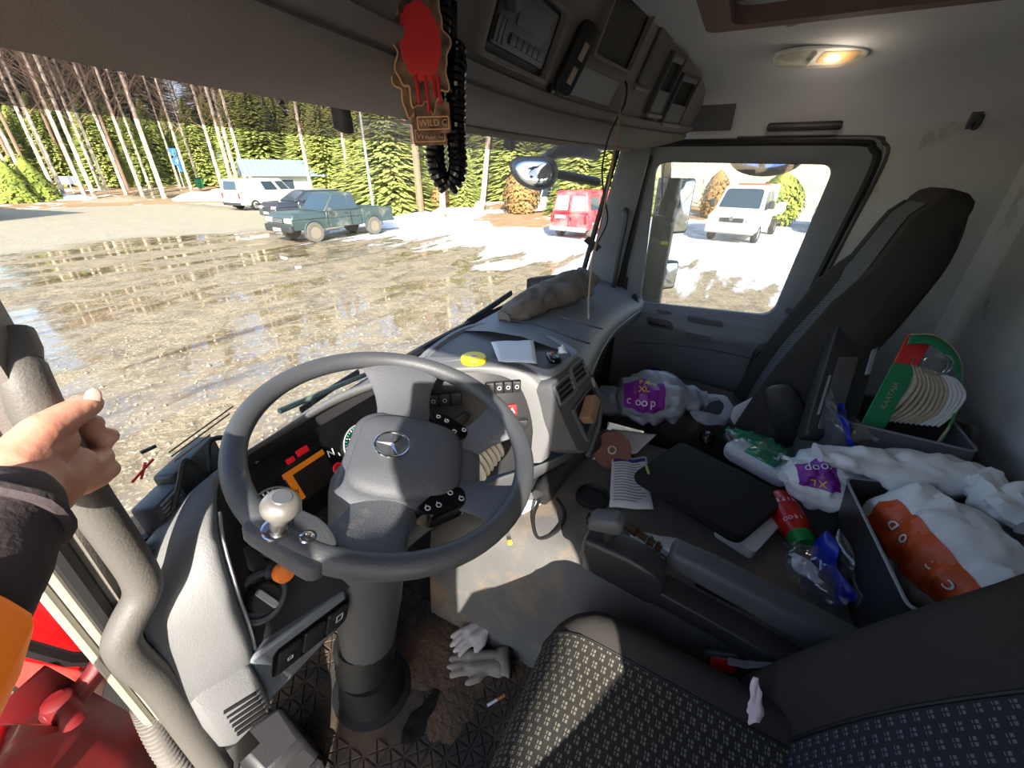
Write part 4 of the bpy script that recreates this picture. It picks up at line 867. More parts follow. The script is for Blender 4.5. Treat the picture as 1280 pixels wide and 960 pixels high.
MB().tube(catmull([(-.175, .325, TZ+.03), (-.23, .32, TZ+.008), (-.27, .285, TZ-.012), (-.235, .245, TZ+.004), (-.17, .25, TZ+.006), (-.13, .29, TZ+.01)], 6), .005, 6).build('strap', 'black', tch)
jr = thing('round_jar', 'dark round lidded jar standing on the tunnel behind the torch', 'jar', loc=(-.1, .40, TZ-.01))
MB().lathe([(.050, .0), (.052, .03), (.050, .034)], 26, M=tr(-.115, .385, TZ-.01)).build('body', 'plastic_dark', jr); MB().lathe([(.046, .034), (.046, .046), (.040, .05), (0, .05)], 26, M=tr(-.115, .385, TZ-.01)).build('lid', 'plastic_black', jr)
o = MB().slab(rpoly([(-.22, .36), (-.15, .32), (-.12, .345), (-.19, .40)], .008), TZ-.012, TZ-.004, .002).build('white_card', 'paper'); tag(o, 'small pale card beside the torch strap', 'card')
dcup = thing('rubber_cup', 'round black rubber cup holder on the tunnel left of the printed form', 'cup holder', loc=(-.06, .2, TZ))
MB().lathe([(.05, 0), (.05, .012), (.044, .016), (.040, .006), (0, .006)], 30, M=tr(-.07, .20, TZ)).build('cup', 'rubber', dcup)
# blue grey packets under the wing
pk = thing('plastic_packet', 'clear plastic packet with a blue label tucked under the dash wing', 'packet', loc=(.05, .33, TZ))
bagbody('sleeve', (.03, .345, TZ+.03), (.7, -.4, 0), None, .2, [(0, .03), (.3, .055), (.7, .05), (1, .02)], 'clear_plastic', pk, 51, .012, 16, n=24, m=16, flat=.45)
MB().slab(rect(.10, .024, .003), 0, .001, .0004, M=frame((.01, .325, TZ+.052), (.9, -.3, .05), (.3, .9, .2), (-.1, -.2, 1))).build('label_strip', 'blue_film', pk); text('NSMAINJ.ZT', .014, 'white', pk, frame((.01, .325, TZ+.054), (.9, -.3, .05), (.3, .9, .2), (-.1, -.2, 1)))
pk2 = thing('tissue_packet', 'white and blue packet with yellow edge below the dash wing', 'packet', loc=(.12, .34, TZ)); PM2 = frame((.12, .33, TZ+.02), (.8, -.5, 0), (.5, .8, 0), (0, 0, 1))
MB().slab(rect(.15, .07, .01), 0, .03, .008, M=PM2).build('wrap', 'bag_white', pk2); MB().slab(rect(.10, .02, .004), .03, .032, .0006, M=PM2 @ tr(.02, .02, 0)).build('blue_band', 'blue_film', pk2); MB().slab(rect(.05, .012, .004), .03, .034, .0006, M=PM2 @ tr(.03, .03, 0)).build('yellow_tab', 'yellow', pk2); bagbody('torn_end', (.185, .28, TZ+.03), (.8, -.5, 0), None, .06, [(0, .02), (.5, .028), (1, .01)], 'blue_film', pk2, 61, .008, 30, n=16, m=8)
# paper roll on the passenger seat
rl = thing('paper_roll', 'flattened white kitchen paper roll lying against the passenger seat', 'paper roll', loc=(.58, -.23, .48))
RM_ = frame((.535, -.17, .525), V((.35, .25, .9)), V((-.6, .75, 0)), V((.45, -.62, .22)))
MB().loft([[(a*math.cos(2*PI*k/26), a*b*math.sin(2*PI*k/26), zz_) for k in range(26)] for a, b, zz_ in ((.012, 1, -.03), (.04, .75, -.01), (.052, .72, .06), (.054, .7, .16), (.022, .6, .16), (.02, .6, .08))], cu=True, M=RM_).build('roll', 'paper', rl); pm('cardboard', (186, 150, 140), .9)
MB().loft([[(a*math.cos(2*PI*k/26), a*.62*math.sin(2*PI*k/26), zz_) for k in range(26)] for a, zz_ in ((.023, .162), (.019, .162), (.018, .05), (.022, .05))], cu=True, cv=True, M=RM_).build('core', 'cardboard', rl)
# green wipes package
gp = thing('wipes_package', 'clear package of white tissues with green print beside the laptop sleeve', 'package', loc=(.3, -.24, .46))
GPm = frame((.305, -.235, .475), V((-.55, -1, 0)), V((1, -.55, 0)), V((0, 0, 1)))
MB().slab(rect(.20, .12, .02, 4), 0, .055, .018, M=GPm).jitter(.006, 25, 3).build('tissues', 'paper', gp, sharp=24); pm('green_film', (40, 150, 110), .3)
MB().slab(rect(.10, .075, .01), .055, .058, .001, M=GPm @ tr(.01, -.01, 0)).jitter(.004, 25, 3).build('green_print', 'green_film', gp)
bagbody('torn_wrap', (.365, -.225, .52), (-.5, -1, 0), None, .22, [(0, .02), (.3, .05), (.7, .055), (1, .02)], 'green_film', gp, 71, .022, 18, n=26, m=16, flat=.5); bagbody('clear_wrap', (.33, -.25, .52), (-.5, -1, 0), None, .26, [(0, .02), (.3, .07), (.7, .07), (1, .02)], 'clear_plastic', gp, 73, .02, 16, n=26, m=16, flat=.45)
# ketchup bottle
kt = thing('ketchup_bottle', 'red squeeze bottle with green cap lying by the black bin', 'bottle', loc=(.02, -.32, TZ))
ax = V((-.62, -.22, -.02)).normalized(); KM2 = frame((.085, -.29, TZ+.042), ax.orthogonal(), ax.cross(ax.orthogonal()), ax); pm('ketchup', (196, 26, 22), .3, spec=.6); pm('cap_green', (16, 132, 52), .4)
MB().lathe([(.0, -.05), (.03, -.05), (.038, -.04), (.040, .0), (.040, .045), (.034, .07), (.024, .085)], 28, M=KM2).build('body', 'ketchup', kt); MB().lathe([(.030, .083), (.031, .087), (.029, .112), (.026, .116), (0, .116)], 28, M=KM2).build('cap', 'cap_green', kt)
up_ = V((-.35, .25, .9)); xx = ax.cross(up_).normalized(); yy = xx.cross(ax).normalized()
for s_, dd in (('FELIX', -.005), ('OGEI', .055)):
    c = V((.085, -.29, TZ+.042))+ax*dd; 
    for k, ch in enumerate(s_):
        a = (k-len(s_)/2+.5)*-.32; nn = (yy*math.cos(a)+xx*math.sin(a)); text(ch, .016, 'white', kt, frame(c+nn*.0412 if dd < .05 else c+nn*.0385, ax.cross(nn), -ax, nn) @ Matrix.Identity(4))
# blue zip bag by the bin
zb = thing('zip_bag', 'blue and clear zip bag standing against the outside of the black bin', 'bag', loc=(-.1, -.37, TZ))
bagbody('pouch', (-.105, -.335, TZ+.045), (-.7, -.4, 0), None, .16, [(0, .02), (.3, .05), (.7, .05), (1, .02)], 'clear_plastic', zb, 81, .014, 20, n=24, m=14, flat=.7)
MB().loft([[V((-.045-.11*t, -.345-.05*t, .47+.11*s_*(1-.55*t)))+V((0, .012*math.sin(8*t+s_*3), 0)) for t in [k/8 for k in range(9)]] for s_ in (0, .33, .66, 1)]).build('blue_panel', 'blue_film', zb, solid=.002)
MB().loft([[V((-.052-.12*t, -.362-.05*t, .47+.13*s_*(1-.5*t)))+V((0, .01*math.sin(6*t+s_*3), 0)) for t in [k/8 for k in range(9)]] for s_ in (0, .5, 1)]).build('clear_panel', 'clear_plastic', zb, solid=.001)
o, rows = bagbody('white_label', (-.11, -.318, TZ+.05), (-.7, -.5, 0), None, .08, [(0, .01), (.5, .026), (1, .008)], 'paper', zb, 85, .006, 30, n=18, m=10, flat=.5)
# tissue slip on the driver seat, blue-rimmed can, dark mouse
o, rows = bagbody('tissue_slip', (-.50, -.20, .545), (-.35, -.06, -.55), None, .09, [(0, .003), (.3, .012), (.7, .016), (1, .010)], pm('pinkish_paper', (226, 206, 208), .85), None, 91, .007, 30, n=16, m=14, flat=.5); tag(o, 'folded pinkish tissue wedged between driver seat cushion and backrest', 'tissue')
gdg = thing('drink_can', 'dark can with a blue metallic rim on the passenger side floor', 'can', loc=(.80, .2, .40))
MB().lathe([(.034, -.10), (.036, -.09), (.036, .06), (.030, .07)], 24, M=tr(.80, .19, .44)).build('can_body', 'plastic_black', gdg); MB().torus(.030, .003, 24, 6, M=tr(.80, .19, .512)).build('can_rim', pm('blue_metal', (40, 70, 220), .2, metal=.8), gdg)
mo = thing('computer_mouse', 'glossy black computer mouse on the tunnel behind the laptop sleeve', 'mouse', loc=(.41, -.07, TZ))
MB().ell((.41, -.075, TZ+.012), (.045, .028, .024)).build('shell', 'black_gloss', mo); MB().box((.37, -.07, TZ+.03), (.012, .004, .006)).build('wheel', 'grey_mid', mo)
# pass-side cushion bag / pad at the foot of the seat
wp = thing('folded_rag', 'pale folded rag on the floor below the passenger dash', 'rag', loc=(.66, .33, .2))
bagbody('rag', (.62, .33, .40), (.7, -.2, 0), None, .26, [(0, .03), (.4, .10), (.8, .08), (1, .02)], 'bag_grey', wp, 95, .02, 12, n=26, m=16, flat=.5)
# things on the dash
yl = thing('snus_can', 'round bright yellow tin with a small label on the dash tray', 'tin', loc=(-.175, .535, .875)); YM = tr(-.178, .530, .874)
pm('yellow_tin', (236, 216, 24), .4); MB().lathe([(.031, 0), (.033, .003), (.033, .013), (.031, .016), (0, .017)], 30, M=YM).build('tin', 'yellow_tin', yl); MB().slab(rect(.016, .010, .001), .017, .0176, .0003, M=YM @ rot('Z', -35)).build('label_patch', 'white', yl); MB().slab(rect(.012, .003, .001), .0176, .018, .0002, M=YM @ rot('Z', -35)).build('label_print', 'blue_print', yl)
kf = thing('key_fob', 'black key fob with a small orange button on the dash tray', 'key', loc=(-.07, .36, .87)); KF = frame((-.065, .352, .872), (.55, -.75, 0), (.75, .55, 0), (0, 0, 1))
MB().slab(rect(.034, .058, .012), 0, .014, .005, M=KF).build('fob', 'black_gloss', kf)
for k, m in enumerate(('orange_print', 'plastic_dark', 'plastic_dark')): MB().lathe([(.005, .014), (.005, .0155), (0, .016)], 12, M=KF @ tr(0, .016-.015*k, 0)).build('button', m, kf)
ky = thing('small_trinket', 'tiny pale crumpled wrapper beside the key fob', 'wrapper', loc=(-.02, .335, .874)); bagbody('wrapper', (-.015, .345, .884), (.5, .5, 0), None, .04, [(0, .004), (.5, .013), (1, .004)], 'paper', ky, 97, .008, 60, n=12, m=8)
wb_ = thing('wood_block', 'rectangular block of bare wood resting in the open ashtray', 'block', loc=(-.03, .255, .73)); pm('wood', (150, 118, 92), .7, bump=.3, bscale=80, var=.25, vscale=30)
MB().box((.03, -.062, .026), (.074, .030, .034), M=VM @ tr(-.050, -.012, -.006) @ rot('Z', 28)).build('block', 'wood', wb_, bevel=.002)
cw = thing('work_cloth', 'crumpled grey work cloth lying on the dash below the windshield', 'cloth', loc=(.4, .55, .88)); pm('cloth_grey', (112, 106, 100), .95, bump=.5, bscale=200, var=.25, vscale=14)
bagbody('cloth', (.40, .555, .905), (.86, -.16, .03), None, .56, [(0, .03), (.12, .06), (.45, .075), (.8, .085), (1, .05)], 'cloth_grey', cw, 99, .020, 8, zmin=.884, n=40, m=40, flat=.75)
# gloves, cigarette butt
def capg(mb, pts, r): mb.capsule(pts, r, 10)
def glove(name, label, M, mats, seed):
    t = thing(name, label, 'glove', loc=M.translation)
    m = MB(); P = lambda x, y, zq=.02: V((x, y, zq))
    for k, (x, l, a) in enumerate(((-.034, .062, -10), (-.012, .072, -3), (.011, .068, 4), (.032, .054, 12))):
        a = math.radians(a); e = V((math.sin(a), math.cos(a), 0)); m.capsule([P(x, .03), P(x, .05)+e*l*.45+V((0, 0, .006)), P(x, .05)+e*l+V((0, 0, -.002))], [.013, .0135, .011])
    m.capsule([P(-.03, -.02), P(-.062, .012, .024), P(-.072, .045, .02)], [.016, .015, .012])
    m.capsule([P(-.02, .04), P(-.018, -.03), P(-.022, -.07)], [.026, .027, .030]); m.capsule([P(.018, .04), P(.018, -.03), P(.020, -.07)], [.026, .027, .028])
    m.v = [tuple(M @ V(p)) for p in m.v]; m.jitter(.006, 22, seed, keepz=.012)
    m.build('hand', mats[0], t, remesh=.0045, smooth=3)
    c = MB(); rows = []
    for k, yy_ in enumerate((-.06, -.09, -.115)): rows.append([M @ V(((.048+.006*k)*math.cos(2*PI*j/20), yy_, .026+(.022+.004*k)*math.sin(2*PI*j/20))) for j in range(20)])
    c.loft(rows, cu=True); c.jitter(.006, 25, seed+3, keepz=.011); c.build('cuff', mats[1], t, solid=.003)
    MB().tube([r+V((0, 0, .001)) for r in rows[2]], .004, 6, closed=True).jitter(.006, 25, seed+3, keepz=.012).build('hem', 'black', t)
pm('glove_white', (206, 198, 196), .85, bump=.4, bscale=90, var=.2, vscale=20); pm('glove_grey', (150, 140, 132), .9, bump=.4, bscale=90, var=.3, vscale=18)
glove('work_glove', 'pale leather work glove lying on top by the tunnel edge', tr(-.36, .435, .035) @ rot('Z', 62) @ Matrix.Scale(.72, 4), ('glove_white', 'glove_white'), 2)
glove('work_glove', 'dirty grey work glove lying open beside the seat', tr(-.425, .385, .012) @ rot('Z', 28) @ Matrix.Scale(.75, 4), ('glove_grey', 'glove_grey'), 5)
cg = thing('cigarette_butt', 'stubbed cigarette butt on the footwell mat near the seat', 'cigarette', loc=(-.49, .30, .012)); a_ = V((-.505, .315, .016)); b_ = V((-.462, .285, .016))
MB().tube([a_, a_.lerp(b_, .55)], .004, 10).build('paper_tube', 'paper', cg); MB().tube([a_.lerp(b_, .55), b_], .0042, 10).build('filter', pm('filter', (190, 134, 84), .8), cg)
lt = thing('lighter', 'small clear and yellow plastic lighter on the tunnel edge', 'lighter', loc=(-.26, .38, .43)); MB().slab(rect(.03, .012, .004), 0, .010, .003, M=tr(-.30, .36, .436) @ rot('Z', 40)).build('body', 'clear_plastic', lt); MB().slab(rect(.012, .012, .003), .0, .011, .003, M=tr(-.315, .348, .436) @ rot('Z', 40)).build('cap', 'yellow', lt)
# ---------------------------------------------------------------- overhead console
def yc(x): return .46-(.21 if x > 0 else .10)*x*x
oc = thing('overhead_console', 'brown-grey overhead console with radio slot and cubbies above the windshield', 'console', loc=(0, .45, 1.42))
X = [-1.0+2.0*i/40 for i in range(41)]
dr_ = lambda x: .009*min(1, max(0, (-x-.35)/.4))
rows = [[(x, yt(x)+.03, 1.44-dr_(x)) for x in X], [(x, yt(x)-.004, 1.408-dr_(x)) for x in X], [(x, yt(x)-.05, 1.398-dr_(x)) for x in X], [(x, (yt(x)+yc(x))/2, 1.408-dr_(x)*.6) for x in X], [(x, yc(x)+.012, 1.432) for x in X],
        [(x, yc(x)+.004, 1.446) for x in X], [(x, yc(x)+.010, 1.452) for x in X], [(x, yc(x)-.012, 1.462) for x in X], [(x, yc(x)-.016, 1.472) for x in X], [(x, yc(x)-.004, 1.480) for x in X],
        [(x, yc(x)-.05, 1.58) for x in X], [(x, yc(x)-.10, 1.69) for x in X]]
MB().loft(rows).build('shell', 'console_grey', oc, sharp=50)
pm('visor_fabric', (150, 142, 134), .9, bump=.3, bscale=500)
MB().loft([[(x, yt(x)-.006, 1.400) for x in X[14:39]], [(x, yt(x)-.06, 1.392) for x in X[14:39]], [(x, yt(x)-.075, 1.402) for x in X[14:39]]]).build('header_trim', 'visor_fabric', oc, solid=.004)
def CM(x, t, dz=0, roll=0):
    B = V((x, yc(x)-.004, 1.48)); T = V((x, yc(x)-.10, 1.70)); up = (T-B).normalized(); e = .01
    rx = V((2*e, yc(x+e)-yc(x-e), 0)).normalized(); n_ = rx.cross(up).normalized(); return frame(B+(T-B)*t+n_*dz, rx, n_.cross(rx), n_) @ rot('Z', roll)
def slot(name, x, t, w, h, d, rim='console_grey', inner='black', r=.012):
    M0 = CM(x, t)
    s = MB().ring(rect(w, h, r), rect(w-.018, h-.018, r*.7), -.012, d, M=M0).build(name, rim, oc, bevel=.002); MB().prism(rect(w-.016, h-.016, r*.7), -.003, .006+w*.02, M=M0).build('slot_dark_plate', inner, s); return s  # flat black plate stands in for the shade inside a deep slot
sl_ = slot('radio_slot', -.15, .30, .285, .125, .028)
RM0 = CM(-.155, .31, .008)
rd = thing('car_radio', 'black car radio with a tape slot and a row of preset keys', 'radio', loc=RM0.translation)
MB().slab(rect(.225, .088, .006), .002, .014, .003, M=RM0).build('fascia', 'plastic_black', rd); MB().slab(rect(.13, .040, .004), .014, .016, .0008, M=RM0 @ tr(.02, .014, 0)).build('display', 'plastic_dark', rd)
MB().lathe([(.014, .014), (.013, .028), (.011, .030), (0, .030)], 20, M=RM0 @ tr(-.080, .018, 0)).build('volume_knob', 'plastic_dark', rd)
for k in range(6): MB().slab(rect(.021, .016, .002), .014, .017, .0008, M=RM0 @ tr(-.040+.024*k, -.026, 0)).build('preset_key', 'plastic_dark', rd)
for k in range(3): MB().slab(rect(.012, .034, .002), .014, .016, .0008, M=RM0 @ tr(-.100+.014*k, -.022, 0)).build('side_key', 'plastic_black', rd)
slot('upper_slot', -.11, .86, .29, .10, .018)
for k in range(3): MB().slab(rect(.05, .05, .004), .002, .012, .002, M=CM(-.10+.055*k, .86)).build('blank_plate', 'plastic_dark', oc)
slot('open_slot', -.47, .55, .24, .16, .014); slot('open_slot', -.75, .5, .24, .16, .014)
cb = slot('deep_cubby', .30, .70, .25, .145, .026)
MB().prism(rpoly([(-.15, -.03), (.13, -.03), (.145, .035), (-.14, .035)], .006), 0, .005, M=CM(.29, .16)).build('cover_plate', 'grey_mid', oc, bevel=.002)
f1 = MB().slab(rect(.095, .15, .006), .002, .012, .003, M=CM(.555, .66)).build('storage_flap', 'plastic_dark', oc); MB().slab(rect(.09, .008, .002), .006, .016, .002, M=CM(.555, .30)).build('flap_lip', 'grey_mid', f1)
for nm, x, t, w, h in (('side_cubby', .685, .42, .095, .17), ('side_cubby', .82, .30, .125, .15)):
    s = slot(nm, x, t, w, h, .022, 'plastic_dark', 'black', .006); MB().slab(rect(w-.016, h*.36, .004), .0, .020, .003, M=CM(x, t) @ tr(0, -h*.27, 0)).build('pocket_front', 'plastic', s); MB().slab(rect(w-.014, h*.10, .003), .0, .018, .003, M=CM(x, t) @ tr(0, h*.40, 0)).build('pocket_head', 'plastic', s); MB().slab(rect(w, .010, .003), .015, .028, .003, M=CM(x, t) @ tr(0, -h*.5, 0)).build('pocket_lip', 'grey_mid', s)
MB().slab(rect(.17, .13, .004), 0, .005, .002, M=frame((1.008, .185, 1.525), (0, -1, 0), (-.15, 0, 1), (-1, 0, -.15))).build('side_panel', 'plastic_dark', oc)
# usb hub hanging on the console
UM = CM(.10, .30, .014, -14) @ rot('Y', -34)
ub = thing('usb_charger', 'black oblong charger with two pale ports fixed beside the radio', 'charger', loc=UM.translation)
MB().slab(rect(.050, .145, .022, 6), 0, .022, .008, M=UM).build('body', 'plastic_black', ub)
pm('port_beige', (176, 164, 148), .6)
for k in (-1, 1): MB().slab(rect(.013, .034, .001), .0215, .024, .0006, M=UM @ tr(.004, .024*k-.006, 0)).build('port', 'port_beige', ub)
MB().lathe([(.01, 0), (.009, .012), (.0, .014)], 12, M=CM(.065, .03, .0)).build('mount_knob', 'plastic_black', ub)
# cables
def cable(name, label, pts, r, mat, tip=None):
    t = thing(name, label, 'cable', loc=pts[0]); P = catmull(pts, 8); MB().tube(P, r, 6).build('wire', mat, t)
    if tip: MB().tube([P[-1], P[-1]+V((-.002, -.003, -.022))], [r*1.9, r*1.5], 8).build('plug', tip, t)
    return t
pm('cable_tan', (150, 120, 100), .6)
cable('audio_cable', 'thin tan cable hanging from the console down to the dash', [(.36, .44, 1.545), (.42, .40, 1.55), (.445, .385, 1.49), (.44, .385, 1.38), (.42, .395, 1.2), (.385, .405, 1.05), (.315, .385, .95), (.283, .372, .905)], .0032, 'cable_tan', 'steel')
cable('power_cable', 'thin black cable looping down from the console beside the tan one', [(.38, .44, 1.55), (.45, .385, 1.555), (.46, .375, 1.50), (.455, .41, 1.42), (.46, .425, 1.33), (.475, .415, 1.25), (.50, .40, 1.17), (.53, .43, 1.10), (.55, .47, 1.04)], .003, 'black')
o = MB().slab(rect(.030, .075, .004), 0, .004, .001, M=frame((.80, .535, 1.04), V((.2, -.5, .5)), V((-.3, .6, .5)), V((-.8, -.4, .1)))).build('tape_tab', 'plastic_black'); tag(o, 'black strip of tape stuck on the glass by the right pillar', 'tape')
# coiled cord loop
cc = thing('coiled_cord', 'thick black coiled cord hanging in a loop from the console', 'cord', loc=(-.40, .42, 1.29))
axis = catmull([(-.375, .425, 1.60), (-.385, .425, 1.50), (-.402, .428, 1.44), (-.410, .430, 1.36), (-.410, .430, 1.315), (-.403, .416, 1.293), (-.396, .402, 1.315), (-.396, .402, 1.36), (-.390, .402, 1.43), (-.378, .408, 1.47)], 10)
L = [0]
for a, b in zip(axis, axis[1:]): L.append(L[-1]+(b-a).length)
hel = []; turns = 62; K = 870
for k in range(K+1):
    s = L[-1]*k/K; i = max(j for j in range(len(L)) if L[j] <= s+1e-9); i = min(i, len(axis)-2); f_ = (s-L[i])/(L[i+1]-L[i]); p = axis[i].lerp(axis[i+1], f_); t_ = (axis[i+1]-axis[i]).normalized()
    u_ = t_.cross(V((0, 1, 0))).normalized(); v_ = u_.cross(t_); a = 2*PI*turns*k/K; rr_ = .0105 if s > .09 else .0105*max(.0, (s-.05)/.04)
    hel.append(p+u_*rr_*math.cos(a)+v_*rr_*math.sin(a))
MB().tube(hel, .0050, 6).build('coil', 'black_gloss', cc)
MB().capsule([(-.34, .425, 1.62), (-.362, .42, 1.52), (-.375, .415, 1.455)], [.006, .0065, .006]).build('lead', 'black_gloss', cc); MB().torus(.013, .004, 20, 8, M=frame((-.358, .415, 1.452), (1, 0, .2), (0, 0, 1), (0, -1, 0))).build('end_loop', 'black_gloss', cc)
# air fresheners
pm('card_black', (40, 30, 27), .7, var=1, vscale=55, dark=(132, 104, 82), detail=1); pm('card_edge', (196, 158, 120), .8); pm('splat_red', (206, 22, 30), .5)
def freshener(label, off, seed, sc=1):
    t = thing('air_freshener', label, 'air freshener', loc=(-.45, .41+off, 1.37))
    M0 = frame((-.452+off*.9, .412+off, 1.455-off*.6), V((.62, -.78, .05)), V((-.04, .02, 1)), V((-.78, -.62, 0)))
    pts = []
    for k in range(120):
        a = 2*PI*k/120; r = .037*(1+.10*math.sin(9*a+seed)+.05*math.sin(17*a)); pts.append((r*math.cos(a)*.92, r*math.sin(a)*1.75))
    MB().prism(pts, 0, .003, M=M0).build('card', 'card_black', t); MB().tube([M0 @ V((x*1.0, y*1.0, .0015)) for x, y in pts], .0018, 5, closed=True).build('cut_edge', 'card_edge', t)
    sp = [(.026*math.cos(2*PI*k/60)*(1+.22*noise.noise(V((k*.9, seed, 0)))), .005+.040*math.sin(2*PI*k/60)*(1+.22*noise.noise(V((k*.9, seed, 3))))) for k in range(60)]
    s = MB().prism(sp, .003, .0042, M=M0).build('red_splat', 'splat_red', t)
    for dx, l in ((-.010, .028), (.002, .038), (.012, .022), (.018, .03)): MB().capsule([M0 @ V((dx, -.03, .004)), M0 @ V((dx, -.03-l, .004))], [.0022, .0018], 6).build('drip', 'splat_red', s)
    MB().prism(rpoly([(-.018, -.094), (.030, -.094), (.030, -.058), (-.018, -.058)], .003), 0, .003, M=M0).build('tag', 'card_black', t); text('WILD C', .011, 'card_edge', t, M0 @ tr(.006, -.082, .0035)); MB().ring(rect(.044, .016, .002), rect(.041, .013, .002), .003, .0036, M=M0 @ tr(.006, -.082, 0)).build('tag_border', 'card_edge', t)
    MB().tube([M0 @ V((0, .06, .001)), M0 @ V((.006, .14, 0))], .0012, 5).build('string', 'black', t)
pm('orange_card', (225, 92, 20), .6)
freshener('front splat-shaped black air freshener card with a red stain hanging by the coiled cord', 0, 1); freshener('rear splat-shaped air freshener card half hidden behind the front one', .022, 3)
o = MB().prism([(.020*math.cos(a)*(1+.1*math.sin(5*a)), .024*math.sin(a)) for a in [2*PI*k/30 for k in range(30)]], 0, .003, M=frame((-.372, .436, 1.488), (.94, -.33, 0), (0, 0, 1), (-.33, -.94, 0))).build('orange_tag', 'orange_card'); tag(o, 'small orange card hanging behind the coiled cord', 'tag')
# ---------------------------------------------------------------- ceiling fittings
rh = thing('roof_hatch', 'roof hatch with a brown moulded rim in the cab ceiling', 'hatch', loc=(.05, -.12, 1.66)); pm('hatch_brown', (112, 92, 88), .8, bump=.3, bscale=500)
ho = rpoly([(-.44, -.44), (.50, -.44), (.485, .185), (-.44, .185)], .04, 5); hi = rpoly([(-.37, -.37), (.44, -.37), (.43, .12), (-.37, .12)], .05, 5)
MB().loft([[(x, y, 1.69) for x, y in ho], [(x, y, 1.655) for x, y in ho], [(x*.99, y*.99, 1.642) for x, y in ho], [(x, y, 1.640) for x, y in hi], [(x, y, 1.70) for x, y in hi]], cu=True).build('rim', 'hatch_brown', rh); MB().prism(hi, 1.69, 1.71).build('panel', 'headliner', rh)
MB().box((.28, .10, 1.665), (.03, .02, .03)).build('catch', 'plastic_black', rh, bevel=.004)
DM = frame((.795, -.108, 1.630), V((.30, -.95, 0)), V((.87, .27, -.42)), V((-.40, -.13, -.91)))
dl = thing('dome_lamp', 'oval clear ceiling lamp with a glowing bulb above the passenger door', 'lamp', loc=(.8, -.11, 1.63))
el = lambda a, b, n_=32: [(a*math.copysign(abs(math.cos(2*PI*k/n_))**.8, math.cos(2*PI*k/n_)), b*math.copysign(abs(math.sin(2*PI*k/n_))**.8, math.sin(2*PI*k/n_))) for k in range(n_)]
MB().slab(el(.128, .036), -.004, .006, .003, M=DM).build('base', 'white', dl); glass('lamp_lens', (.95, .95, .93), .10, dust=.18, dscale=40)
MB().loft([[(x, y, .006) for x, y in el(.122, .032)], [(x*.95, y*.9, .018) for x, y in el(.122, .032)], [(x*.7, y*.6, .022) for x, y in el(.122, .032)]], cu=True, caps=True, M=DM).build('lens', 'lamp_lens', dl); pm('bulb_glow', (255, 170, 70), .4, emit=5); pm('reflector_warm', (235, 190, 130), .35)
MB().capsule([DM @ V((.03, 0, .011)), DM @ V((.052, 0, .011))], .006).build('bulb', 'bulb_glow', dl); MB().slab(rect(.10, .045, .01), .006, .008, .0008, M=DM @ tr(.05, 0, 0)).build('reflector', 'reflector_warm', dl); MB().box((-.02, 0, .010), (.004, .05, .010), M=DM).build('divider', 'white', dl)
pl_ = bpy.data.lights.new('dome_lamp_light', 'POINT'); pl_.energy = .22; pl_.color = (1, .86, .68); pl_.shadow_soft_size = .03; plo = bpy.data.objects.new('dome_lamp_light', pl_); COL.objects.link(plo); plo.location = DM @ V((.04, 0, .04)); plo.parent = dl; plo.matrix_parent_inverse = parent_inv(dl)
gh = thing('grab_handle', 'slim grey grab handle on the rail above the passenger door', 'handle', loc=(1.02, -.14, 1.45))
MB().tube(catmull([(1.02, -.03, 1.468), (1.0, -.045, 1.466), (.985, -.07, 1.464), (.985, -.20, 1.463), (1.0, -.228, 1.464), (1.02, -.24, 1.466)], 5), .011, 8, flat=.7).build('bar', 'plastic_dark', gh); MB().slab(rect(.23, .028, .01), 0, .004, .002, M=frame((1.026, -.135, 1.467), (0, -1, 0), (0, 0, 1), (-1, 0, 0))).build('backplate', 'plastic_black', gh)
o = MB().lathe([(.016, 0), (.015, .004), (0, .005)], 18, M=frame((.56, -.015, 1.662), (1, 0, 0), (0, -1, .1), (0, 0, -1))).build('ceiling_button', 'console_grey'); tag(o, 'round grey cap in the ceiling left of the dome lamp', 'button')
hk = thing('coat_hook', 'small dark coat hook high on the side wall near the rear corner', 'hook', loc=(1.02, -.59, 1.46))
MB().slab(rect(.03, .06, .006), 0, .006, .002, M=frame((1.028, -.59, 1.475), (0, -1, 0), (0, 0, 1), (-1, 0, 0))).build('plate', 'plastic_dark', hk); MB().tube(catmull([(1.024, -.59, 1.46), (1.005, -.592, 1.445), (.992, -.594, 1.455), (.99, -.594, 1.48)], 4), .006, 8).build('prong', 'plastic_black', hk)

# ---------------------------------------------------------------- exterior fittings of the cab
sv = thing('sun_visor', 'smoked exterior sun visor above the windshield on two brackets', 'sun visor', loc=(0, .82, 1.38))
def yv(x): return .86-.14*x*x
X2 = [-1.1+2.05*i/30 for i in range(31)]
MB().loft([[(x, yv(x), 1.381+.004*x) for x in X2], [(x, yv(x)-.02, 1.45) for x in X2], [(x, yv(x)-.07, 1.56) for x in X2], [(x, yv(x)-.14, 1.68) for x in X2]]).build('smoked_panel', 'smoke_acrylic', sv)
for x in (-.225, .56): MB().tube(catmull([(x-.05, .79, 1.48), (x-.02, .80, 1.44), (x, .815, 1.415), (x+.012, .83, 1.392)], 5), [.022]*15+[.014], 10, flat=.5).build('bracket', 'plastic_black', sv)
fm = thing('front_mirror', 'rounded front-view mirror on black arms outside the right windshield corner', 'mirror', loc=(.8, .85, 1.3))
mp = catmull([(.0, -.062, 0), (.075, -.05, 0), (.10, .0, 0), (.08, .055, 0), (.0, .068, 0), (-.085, .062, 0), (-.112, .03, 0), (-.075, -.03, 0)], 4, closed=True)
FMm = frame((.80, .82, 1.305), V((.25, -.97, .0)), V((.12, .03, .99)), V((-.96, -.24, .12)))
